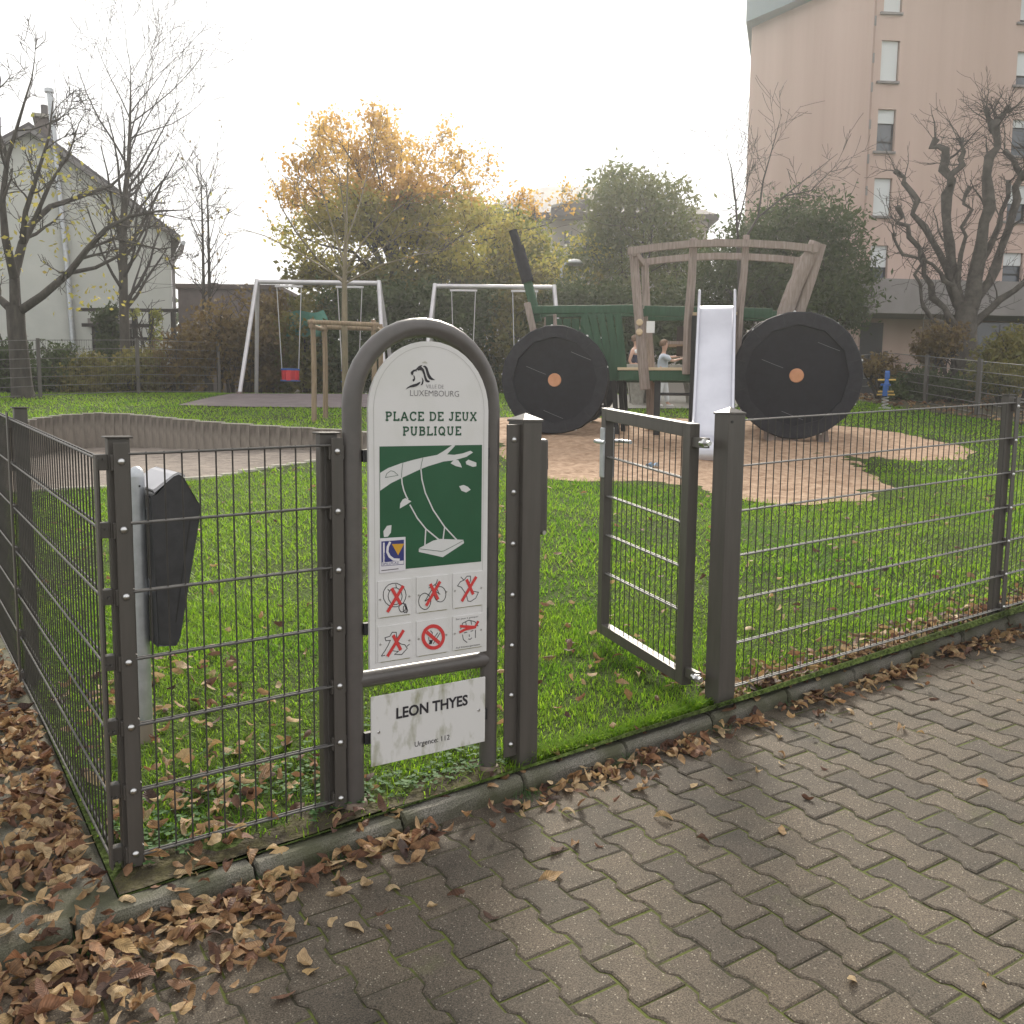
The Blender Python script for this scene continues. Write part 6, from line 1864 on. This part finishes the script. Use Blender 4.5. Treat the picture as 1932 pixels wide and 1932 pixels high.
# joint seam with small weep notches
part('seam', MB().tube([(-FWD.x * .02, -FWD.y * .02, zz(528)), (-FWD.x * .02, -FWD.y * .02, zt)], .035, 6), mat('seam', (.36, .25, .21), .9), apt)
for yd in (40, 110, 165, 235, 300, 360): part('notch', MB().box(-FWD.x * .06 - .03, -FWD.x * .06 + .03, -FWD.y * .06 - .02, -FWD.y * .06 + .02, zz(yd) - .18, zz(yd) + .12), M['bandgrey'], apt)
_va = Vector((A_.x - CAM.x, A_.y - CAM.y)).normalized(); _va = (_va + Vector((RGT.x, RGT.y)) * .08).normalized()
back = [fa_ + _va * 9, fc_ + nback * 9]
part('core', MB().prism([(q.x, q.y) for q in (fa_ + _va * .4, fb_ + nback * .4, fc_ + nback * .4, back[1], back[0])], 0, zt - .01, 'xy'), M['pink'], apt)
ofs = lambda q, k: (q.x - nback.x * k, q.y - nback.y * k)
lft = -Vector((RGT.x, RGT.y)) * .35
part('roof_fascia', MB().prism([ofs(fa_ + lft, .5), ofs(fb_, .5), ofs(fc_, .5), (back[1].x, back[1].y), (back[0].x + lft.x, back[0].y + lft.y)], zt, zt + 2.2, 'xy'), M['fascia'], apt)
part('canopy_band', MB().prism([ofs(fa_, .9), ofs(fb_, 1.3), ofs(fc_, 1.3), ofs(fc_, -.3), ofs(fa_, -.3)], zz(590) - .15, zz(530) - .1, 'xy'), M['bandgrey'], apt)
part('ground_floor', MB().prism([ofs(fa_, -.5), ofs(fb_, -.5), ofs(fc_, -.5), ofs(fc_, -2), ofs(fa_, -2)], 0, zz(590) - .16, 'xy'), mat('ground_floor_wall_shaded', (.17, .09, .065), .9, (.22, .125, .09), 1), apt)  # red-brown wall, colour darkened further for shade under the canopy
part('door', MB().prism([ofs(fb_ + Vector((RGT.x, RGT.y)) * .2, -.42), ofs(fb_ + Vector((RGT.x, RGT.y)) * 1.0, -.42), ofs(fb_ + Vector((RGT.x, RGT.y)) * 1.0, -.5), ofs(fb_ + Vector((RGT.x, RGT.y)) * .2, -.5)], .5, zz(590) - .3, 'xy'), M['black'], apt)
part('dark_glazing', MB().prism([ofs(fb_ + Vector((RGT.x, RGT.y)) * 4.0, -.42), ofs(fb_ + Vector((RGT.x, RGT.y)) * 9, -.42), ofs(fb_ + Vector((RGT.x, RGT.y)) * 9, -.5), ofs(fb_ + Vector((RGT.x, RGT.y)) * 4.0, -.5)], .9, zz(590) - .25, 'xy'), M['glass'], apt)

x, y = local_frame(1932, 14.8)
ps = thing('pole_sign', 'slim grey pole with a small green and white sign at the right edge', 'sign', (x, y, G(x, y)), BRZ)
ph = sight(1932, 590, 14.8).z - G(x, y)
part('pole', MB().tube([(0, 0, -.2), (0, 0, ph)], .03, 10), M['galv'], ps, smooth=True)
pl2 = part('sign_plate', MB().box(.0, .34, -.045, -.035, ph - .95, ph - .25), M['signwhite'], ps)
part('green_field', MB().box(.0, .34, -.047, -.0455, ph - .85, ph - .6), M['signgreen'], pl2)

# ------------------------------------------------------------------ grass
M['grass'] = leaf_mat('grass_blade', [(.048, .14, .01), (.115, .265, .014), (.2, .375, .018), (.29, .43, .035), (.14, .3, .015), (.28, .32, .07)], .65, .5, patch=.9)
M['clover'] = leaf_mat('clover_leaf', [(.04, .1, .025), (.07, .15, .04), (.1, .19, .07), (.05, .12, .03)], .3, .7)


def lawn_ok(x, y):
    k = (y > KYF(x) + .07) & (x > .08)
    for p in (PIT, SAND, PAD, TPAV, BED): k &= ~in_poly(x, y, p)
    return k


def view_points(f0, f1, dens):
    n_ = int(dens * 1.8 * (f1 * f1 - f0 * f0) / 2)
    f_ = np.sqrt(nrng.uniform(f0 * f0, f1 * f1, n_)); l_ = nrng.uniform(-.85, .95, n_) * f_
    x = CAM.x + RGT.x * l_ + FWD.x * f_; y = CAM.y + RGT.y * l_ + FWD.y * f_
    jx = x + nrng.normal(0, .09, n_); jy = y + nrng.normal(0, .09, n_)
    k = lawn_ok(jx, jy) & (y > KYF(x) + .06) & (x > .07) & ~in_poly(x, y, PIT)
    bare = (np.abs(y - KYF(x) - .12) < .1) & (x < 1.4) & (nrng.random(n_) < .65)
    worn = (np.hypot(x - 2.2, (y - .25) * .8) < .75) & (np.sin(x * 13 + 2 * np.sin(y * 9)) * np.sin(y * 15 + x) + .35 * nrng.normal(size=n_) > .35)
    k &= ~bare & ~(worn & (nrng.random(n_) < .8))
    return x[k], y[k]


def blades(x, y, h0, h1, w, full):
    n_ = len(x); z = Gs(x, y) - .004
    tuft = .6 + .5 * (np.sin(x * 5.3 + 2 * np.sin(y * 3.1)) * np.sin(y * 4.7 + x) * .5 + .5) + .3 * (np.sin(x * 23 + 3 * np.sin(y * 13)) * np.sin(y * 21 + 2 * np.sin(x * 17)) * .5 + .5)
    h = nrng.uniform(h0, h1, n_) * tuft; a = nrng.uniform(0, 2 * np.pi, n_); ln = nrng.uniform(.3, 1.5, n_) * h
    dx, dy = np.cos(a), np.sin(a); px_, py_ = -dy, dx; ww_ = w * nrng.uniform(.6, 1.3, n_)
    b = np.stack([x, y, z], 1); side_ = np.stack([px_, py_, np.zeros(n_)], 1) * (ww_[:, None] / 2)
    lean = np.stack([dx * ln, dy * ln, np.zeros(n_)], 1); up = np.stack([np.zeros(n_), np.zeros(n_), h], 1)
    tip = b + lean + up * .85
    if full:
        mid = b + lean * .3 + up * .55
        V = np.stack([b - side_, b + side_, mid - side_ * .8, mid + side_ * .8, tip], 1).reshape(-1, 3)
        i = np.arange(n_)[:, None] * 5
        F = np.concatenate([i + np.array([[0, 1, 2]]), i + np.array([[1, 3, 2]]), i + np.array([[2, 3, 4]])], 1).reshape(-1, 3)
    else:
        V = np.stack([b - side_, b + side_, tip], 1).reshape(-1, 3); F = np.arange(n_ * 3).reshape(-1, 3)
    return V, F


for nm, f0, f1, dens, h0, h1, w_, full, lab in (('grass', 2.8, 5.6, 6400, .018, .052, .0044, True, 'short green grass blades on the near lawn behind the fence'), ('grass', 5.6, 10.5, 1900, .025, .06, .009, False, 'short green grass on the lawn around the tractor sand'), ('grass', 10.5, 24, 260, .035, .075, .024, False, 'sunlit green grass on the far lawn by the swings')):
    gx1, gy1 = view_points(f0, f1, dens)
    V, F = blades(gx1, gy1, h0, h1, w_, full)
    tag(link(nm, np_mesh(nm, V, F, M['grass'])), lab, 'grass', kind='stuff')
ex = nrng.uniform(1.55, 2.56, 2600); ey = KYF(ex) + .078 + np.abs(nrng.normal(0, .03, 2600))
V, F = blades(ex, ey, .025, .06, .0046, True)
tag(link('grass', np_mesh('grass', V, F, M['grass'])), 'tufts of grass spilling over the kerb in the gateway', 'grass', kind='stuff')
# clover and weeds near the sign and the corner
n_ = 1000
cx_ = nrng.uniform(.12, 1.5, n_) ** 1.0; cy_ = np.abs(nrng.normal(0, .33, n_)) - .03
k = (cy_ > KYF(cx_) + .09) & (np.sin(cx_ * 9 + 3 * cy_) + np.sin(cy_ * 11 - cx_ * 4) > -.5); cx_, cy_ = cx_[k], cy_[k]
V = []; F = []
for x, y in zip(cx_, cy_):
    z = G(x, y) + rng.uniform(.012, .04)
    for q in range(3):
        a = rng.uniform(0, 6.28); L_ = rng.uniform(.012, .024); d = Vector((math.cos(a), math.sin(a), rng.uniform(-.2, .45))).normalized(); s = Vector((-d.y, d.x, rng.uniform(-.2, .2))) * L_ * .42
        c = Vector((x, y, z)); b = len(V)
        V += [tuple(c), tuple(c + d * L_ * .5 + s), tuple(c + d * L_), tuple(c + d * L_ * .5 - s)]; F.append((b, b + 1, b + 2, b + 3))
tag(link('ground_weeds', np_mesh('ground_weeds', V, F, M['clover'])), 'low clover and small weeds at the foot of the sign and corner fence', 'weeds', kind='stuff')
# moss and sprigs in the kerb joints
V = []; F = []
for jx in (.443, .955, 1.445, 1.964, 2.485, .70, -.05, 2.99):
    y0 = KYF(jx)
    for q in range(46):
        x = jx + rng.gauss(0, .03); y = y0 - abs(rng.gauss(0, .035)) - .004; z = Gp(x, y) + .0
        h = rng.uniform(.012, .045); a = rng.uniform(0, 6.28); b = len(V); ln = rng.uniform(.2, .9) * h
        V += [(x - .002, y, z), (x + .002, y + .001, z), (x + math.cos(a) * ln, y + math.sin(a) * ln, z + h)]; F.append((b, b + 1, b + 2))
tag(link('joint_sprigs', np_mesh('joint_sprigs', V, F, M['clover'])), 'tiny green sprigs growing from the kerb joints', 'weeds', kind='stuff')

# ------------------------------------------------------------------ fallen leaves
M['dead'] = leaf_mat('fallen_leaf', [(.06, .036, .03), (.17, .085, .05), (.34, .2, .1), (.45, .29, .15), (.56, .42, .25), (.5, .34, .16), (.3, .15, .08), (.16, .09, .07)], .28, .6)
_nt = M['dead'].node_tree; _N, _L = _nt.nodes, _nt.links
_uv = _N.new('ShaderNodeUVMap'); _sx = _N.new('ShaderNodeSeparateXYZ'); _L.new(_uv.outputs[0], _sx.inputs[0])
# side veins run obliquely from the midrib
_ab = _N.new('ShaderNodeMath'); _ab.operation = 'ABSOLUTE'; _L.new(_sx.outputs['Y'], _ab.inputs[0])
_m1 = _N.new('ShaderNodeMath'); _m1.operation = 'MULTIPLY_ADD'; _m1.inputs[1].default_value = -.22; _L.new(_ab.outputs[0], _m1.inputs[0]); _L.new(_sx.outputs['X'], _m1.inputs[2])
_m2 = _N.new('ShaderNodeMath'); _m2.operation = 'MULTIPLY'; _m2.inputs[1].default_value = 62; _L.new(_m1.outputs[0], _m2.inputs[0])
_m3 = _N.new('ShaderNodeMath'); _m3.operation = 'SINE'; _L.new(_m2.outputs[0], _m3.inputs[0])
_bp = _N.new('ShaderNodeBump'); _bp.inputs['Strength'].default_value = .35; _bp.inputs['Distance'].default_value = .004; _L.new(_m3.outputs[0], _bp.inputs['Height'])
_pb = [n for n in _N if n.type == 'BSDF_PRINCIPLED'][0]; _L.new(_bp.outputs[0], _pb.inputs['Normal'])
_rp = [n for n in _N if n.type == 'VALTORGB'][0]
_mr = _N.new('ShaderNodeMapRange'); _mr.inputs['From Min'].default_value = -1; _mr.inputs['To Min'].default_value = .72; _mr.inputs['To Max'].default_value = 1.08; _L.new(_m3.outputs[0], _mr.inputs['Value'])
_nz = _N.new('ShaderNodeTexNoise'); _nz.inputs['Scale'].default_value = 60; _ge = _N.new('ShaderNodeNewGeometry'); _L.new(_ge.outputs['Position'], _nz.inputs['Vector'])
_m4 = _N.new('ShaderNodeMapRange'); _m4.inputs['From Min'].default_value = .3; _m4.inputs['From Max'].default_value = .7; _m4.inputs['To Min'].default_value = .55; _m4.inputs['To Max'].default_value = 1.25; _L.new(_nz.outputs['Fac'], _m4.inputs['Value'])
_m5 = _N.new('ShaderNodeMath'); _m5.operation = 'MULTIPLY'; _L.new(_mr.outputs[0], _m5.inputs[0]); _L.new(_m4.outputs[0], _m5.inputs[1])
_mx = _N.new('ShaderNodeMix'); _mx.data_type = 'RGBA'; _mx.blend_type = 'MULTIPLY'; _mx.inputs[0].default_value = 1; _L.new(_rp.outputs['Color'], _mx.inputs[6]); _L.new(_m5.outputs[0], _mx.inputs[7])
_L.new(_mx.outputs[2], _pb.inputs['Base Color'])


def leaf_shape(seed):
    r_ = random.Random(seed); st_ = 7
    fl_k = 1 if seed % 3 else .35; bend = r_.choice((-1, 1)) * r_.uniform(.3, 2.6) * fl_k; cup = r_.uniform(-.3, 1.4) * fl_k; tw = r_.uniform(-1.3, 1.3); wd = r_.uniform(.19, .29)
    UV = []; e1_, e2_ = r_.uniform(0, 6), r_.uniform(0, 6)
    V = []; p = Vector((0, 0, 0)); ang = -bend * .5
    for i in range(st_ + 1):
        t = i / st_
        w_ = wd * (math.sin(math.pi * min(1, t * .95 + .03)) ** .8) * (1.12 - .35 * t)
        tg_ = tw * (t - .5)
        for s in (-1, 0, 1):
            zc = abs(s) * w_ * cup * (1 + .5 * math.sin(6 * t + e1_ + 2 * s)); yy = s * w_ * (1 - .3 * abs(cup)) * (1 + .13 * math.sin(t * 13 + s + e2_)); UV.append((t, s))
            V.append((p.x, yy * math.cos(tg_) - zc * math.sin(tg_), p.z + yy * math.sin(tg_) + zc * math.cos(tg_)))
        ang += bend / st_; p = p + Vector((math.cos(ang), 0, math.sin(ang))) / st_
    F = []
    for i in range(st_):
        for s in (0, 1):
            a = i * 3 + s; F.append((a, a + 1, a + 4, a + 3))
    A = np.array(V); A[:, 0] -= A[:, 0].mean(); A[:, 2] -= np.percentile(A[:, 2], 12)
    return A, np.array(F), np.array(UV)


SH = [leaf_shape(s) for s in range(22)]
LM = []
for A, F, U in SH:
    me = np_mesh('fallen_leaf', A, F, M['dead'], True, U); LM.append(me)
spots = []      # x, y, z, size, tilt, zone


def noise2(x, y):
    return math.sin(x * 6.1 + 1.7 * math.sin(y * 4.3)) * math.sin(y * 5.2 + 1.3 * math.sin(x * 3.7))


def put(x, y, z, lift, tilt, zone, size=None):
    spots.append((x, y, z + lift, size or rng.choice((rng.uniform(.045, .075), rng.uniform(.03, .055), rng.uniform(.055, .09))), tilt, zone))


for i in range(2100):      # drift against the side fence
    y = rng.uniform(-.1, 1) ** 1.0 * 6.5 if i % 3 else rng.uniform(-.08, 2.2); x = .03 - abs(rng.gauss(0, .17 + .03 * y))
    if noise2(x * 1.3, y * .8) < -.25 and rng.random() < .8: continue
    if y < .1 and x > -.25 and rng.random() < .45: continue
    put(x, y, G(x, y) - .012, rng.uniform(.004, .045), .55, 'side')
for i in range(600):      # drift before the kerb at the corner
    x = rng.uniform(-.75, .42); y = KYF(x) - .01 - abs(rng.gauss(0, .2)) * (1.25 - .75 * max(0, x + .1))
    if y < -.62 - .2 * x and rng.random() < .7: continue
    put(x, y, Gp(x, y), rng.uniform(.003, .03) * (1 if x < .3 else .6), .34, 'corner')
for i in range(1000):      # strip along the kerb
    x = rng.uniform(.35, 7.5); 
    dens_ = .35 + .65 * (noise2(x * .8, 2.0) > -.2)
    if 1.0 < x < 1.45: dens_ *= .5
    if rng.random() > dens_: continue
    y = KYF(x) - .015 - abs(rng.gauss(0, .075))
    put(x, y, Gp(x, y), rng.uniform(.003, .03), .55, 'kerb')
for i in range(950):      # behind the kerb, right of the gate
    x = rng.uniform(2.66, 7.2); y = KYF(x) + .05 + abs(rng.gauss(0, .11))
    put(x, y, G(x, y), rng.uniform(.008, .04), .5, 'bank')
for i in range(300):
    x = rng.uniform(.1, .95); y = rng.uniform(-.1, 1) ** 1 * (.4 if i % 4 == 0 else 1.9); put(x, y, G(x, y), rng.uniform(.02, .05), .6, 'lawn')
for i in range(380):
    x = rng.uniform(.3, 9) ; y = rng.uniform(.1, 1) ** 1.6 * 8
    if not bool(lawn_ok(np.array(x), np.array(y))): continue
    put(x, y, G(x, y), rng.uniform(.02, .045), .5, 'lawn', rng.uniform(.05, .08))
for i in range(70):
    x = rng.uniform(1.6, 2.9); y = rng.uniform(0, 1.6); put(x, y, G(x, y), rng.uniform(.02, .04), .5, 'lawn', rng.uniform(.05, .085))
for i in range(60):      # some lie on the kerb itself
    x = rng.uniform(-.3, 5); put(x, KYF(x) + rng.uniform(.0, .08), G(x, KYF(x)), .004, .3, 'kerb')
singles = [(.44,-.44),(.77,-.43),(.59,-.55),(.55,-.49),(2.01,-.86),(2.27,-.76),(.92,-.56),(.42,-.61),(1.31,-.53),(1.83,-.35),(.94,-.72),(1.55,-1.47),(2.92,-1.04),(1.74,-.76),(1.74,-.57),(1.2,-.65),(2.01,-.45),(3.12,-.57),(1.83,-1.66),(1.81,-.23),(1.49,-.36)]
for x, y in singles: put(x, y, Gp(x, y), .004, .25, 'paving', rng.uniform(.05, .085))
for i in range(26):
    x = rng.uniform(.4, 4.5); y = KYF(x) - rng.uniform(.15, .5 + .2 * rng.random()); put(x, y, Gp(x, y), .003, .3, 'paving', rng.uniform(.025, .06))
LAB = {'side': 'curled brown fallen leaf in the drift beside the side fence', 'corner': 'curled brown fallen leaf in the heap before the corner kerb', 'kerb': 'dry brown fallen leaf in the strip along the kerb front', 'bank': 'dry brown fallen leaf behind the kerb right of the gate', 'lawn': 'brown fallen leaf lying in the grass', 'paving': 'single fallen leaf lying loose on the paving'}
spots.sort(key=lambda s: (Vector(s[:3]) - CAM).length / (1.6 if s[5] == 'paving' else 1))
Vr = []; Fr = []; Ur = []; nb_ = 0
for i, (x, y, z, sz, tilt, zone) in enumerate(spots):
    k = rng.randrange(len(SH))
    rot = Matrix.Rotation(rng.uniform(0, 6.28), 3, 'Z') @ Matrix.Rotation(rng.gauss(0, tilt), 3, 'X') @ Matrix.Rotation(rng.gauss(0, tilt * .7), 3, 'Y')
    if rng.random() < .35: rot = rot @ Matrix.Rotation(math.pi, 3, 'X'); z += .008
    if i < 300:
        o = link('fallen_leaf', LM[k], None, (x, y, z)); o.rotation_euler = rot.to_euler(); o.scale = (sz, sz, sz)
        tag(o, LAB[zone], 'leaf', {'side': 'leaves in the drift by the side fence', 'corner': 'leaves heaped at the corner kerb', 'kerb': 'leaves along the kerb', 'bank': 'leaves behind the kerb', 'lawn': 'leaves in the grass', 'paving': 'loose leaves on the paving'}[zone])
    else:
        A, F, U = SH[k]; Ur.append(U); m_ = np.array(rot)
        Vr.append((A * sz) @ m_.T + np.array([x, y, z])); Fr.append(F + nb_); nb_ += len(A)
tag(link('leaf_litter', np_mesh('leaf_litter', np.concatenate(Vr), np.concatenate(Fr), M['dead'], True, np.concatenate(Ur))), 'brown autumn leaf litter drifted along the fences, kerb and lawn', 'leaf litter', kind='stuff')
Vr = []; Fr = []; Ur = []; nb_ = 0
while len(Vr) < 1500:
    x = rng.uniform(14.6, 24); y = rng.uniform(2, 12)
    if not bool(in_poly(np.array(x), np.array(y), BED)): continue
    A, F, U = SH[rng.randrange(len(SH))]; Ur.append(U); m_ = np.array(Matrix.Rotation(rng.uniform(0, 6.28), 3, 'Z') @ Matrix.Rotation(rng.gauss(0, .4), 3, 'X'))
    Vr.append((A * rng.uniform(.1, .17)) @ m_.T + np.array([x, y, G(x, y) + .03])); Fr.append(F + nb_); nb_ += len(A)
tag(link('bed_litter', np_mesh('bed_litter', np.concatenate(Vr), np.concatenate(Fr), M['dead'], True, np.concatenate(Ur))), 'brown leaf litter covering the planting bed behind the far fence', 'leaf litter', kind='stuff')

# ------------------------------------------------------------------ thin scattering volume, added to stand in for lens glare
hzm, N, L, out = new_mat('glare_veil_air')
pv = N.new('ShaderNodeVolumePrincipled')
pv.inputs['Color'].default_value = (.97, .98, 1.0, 1); pv.inputs['Density'].default_value = GLARE_VEIL; pv.inputs['Anisotropy'].default_value = .65
L.new(pv.outputs[0], out.inputs['Volume'])
tag(link('glare_veil', MB().box(-140, 160, -140, 160, -7, 24).mesh('glare_veil', hzm)), kind='stuff')
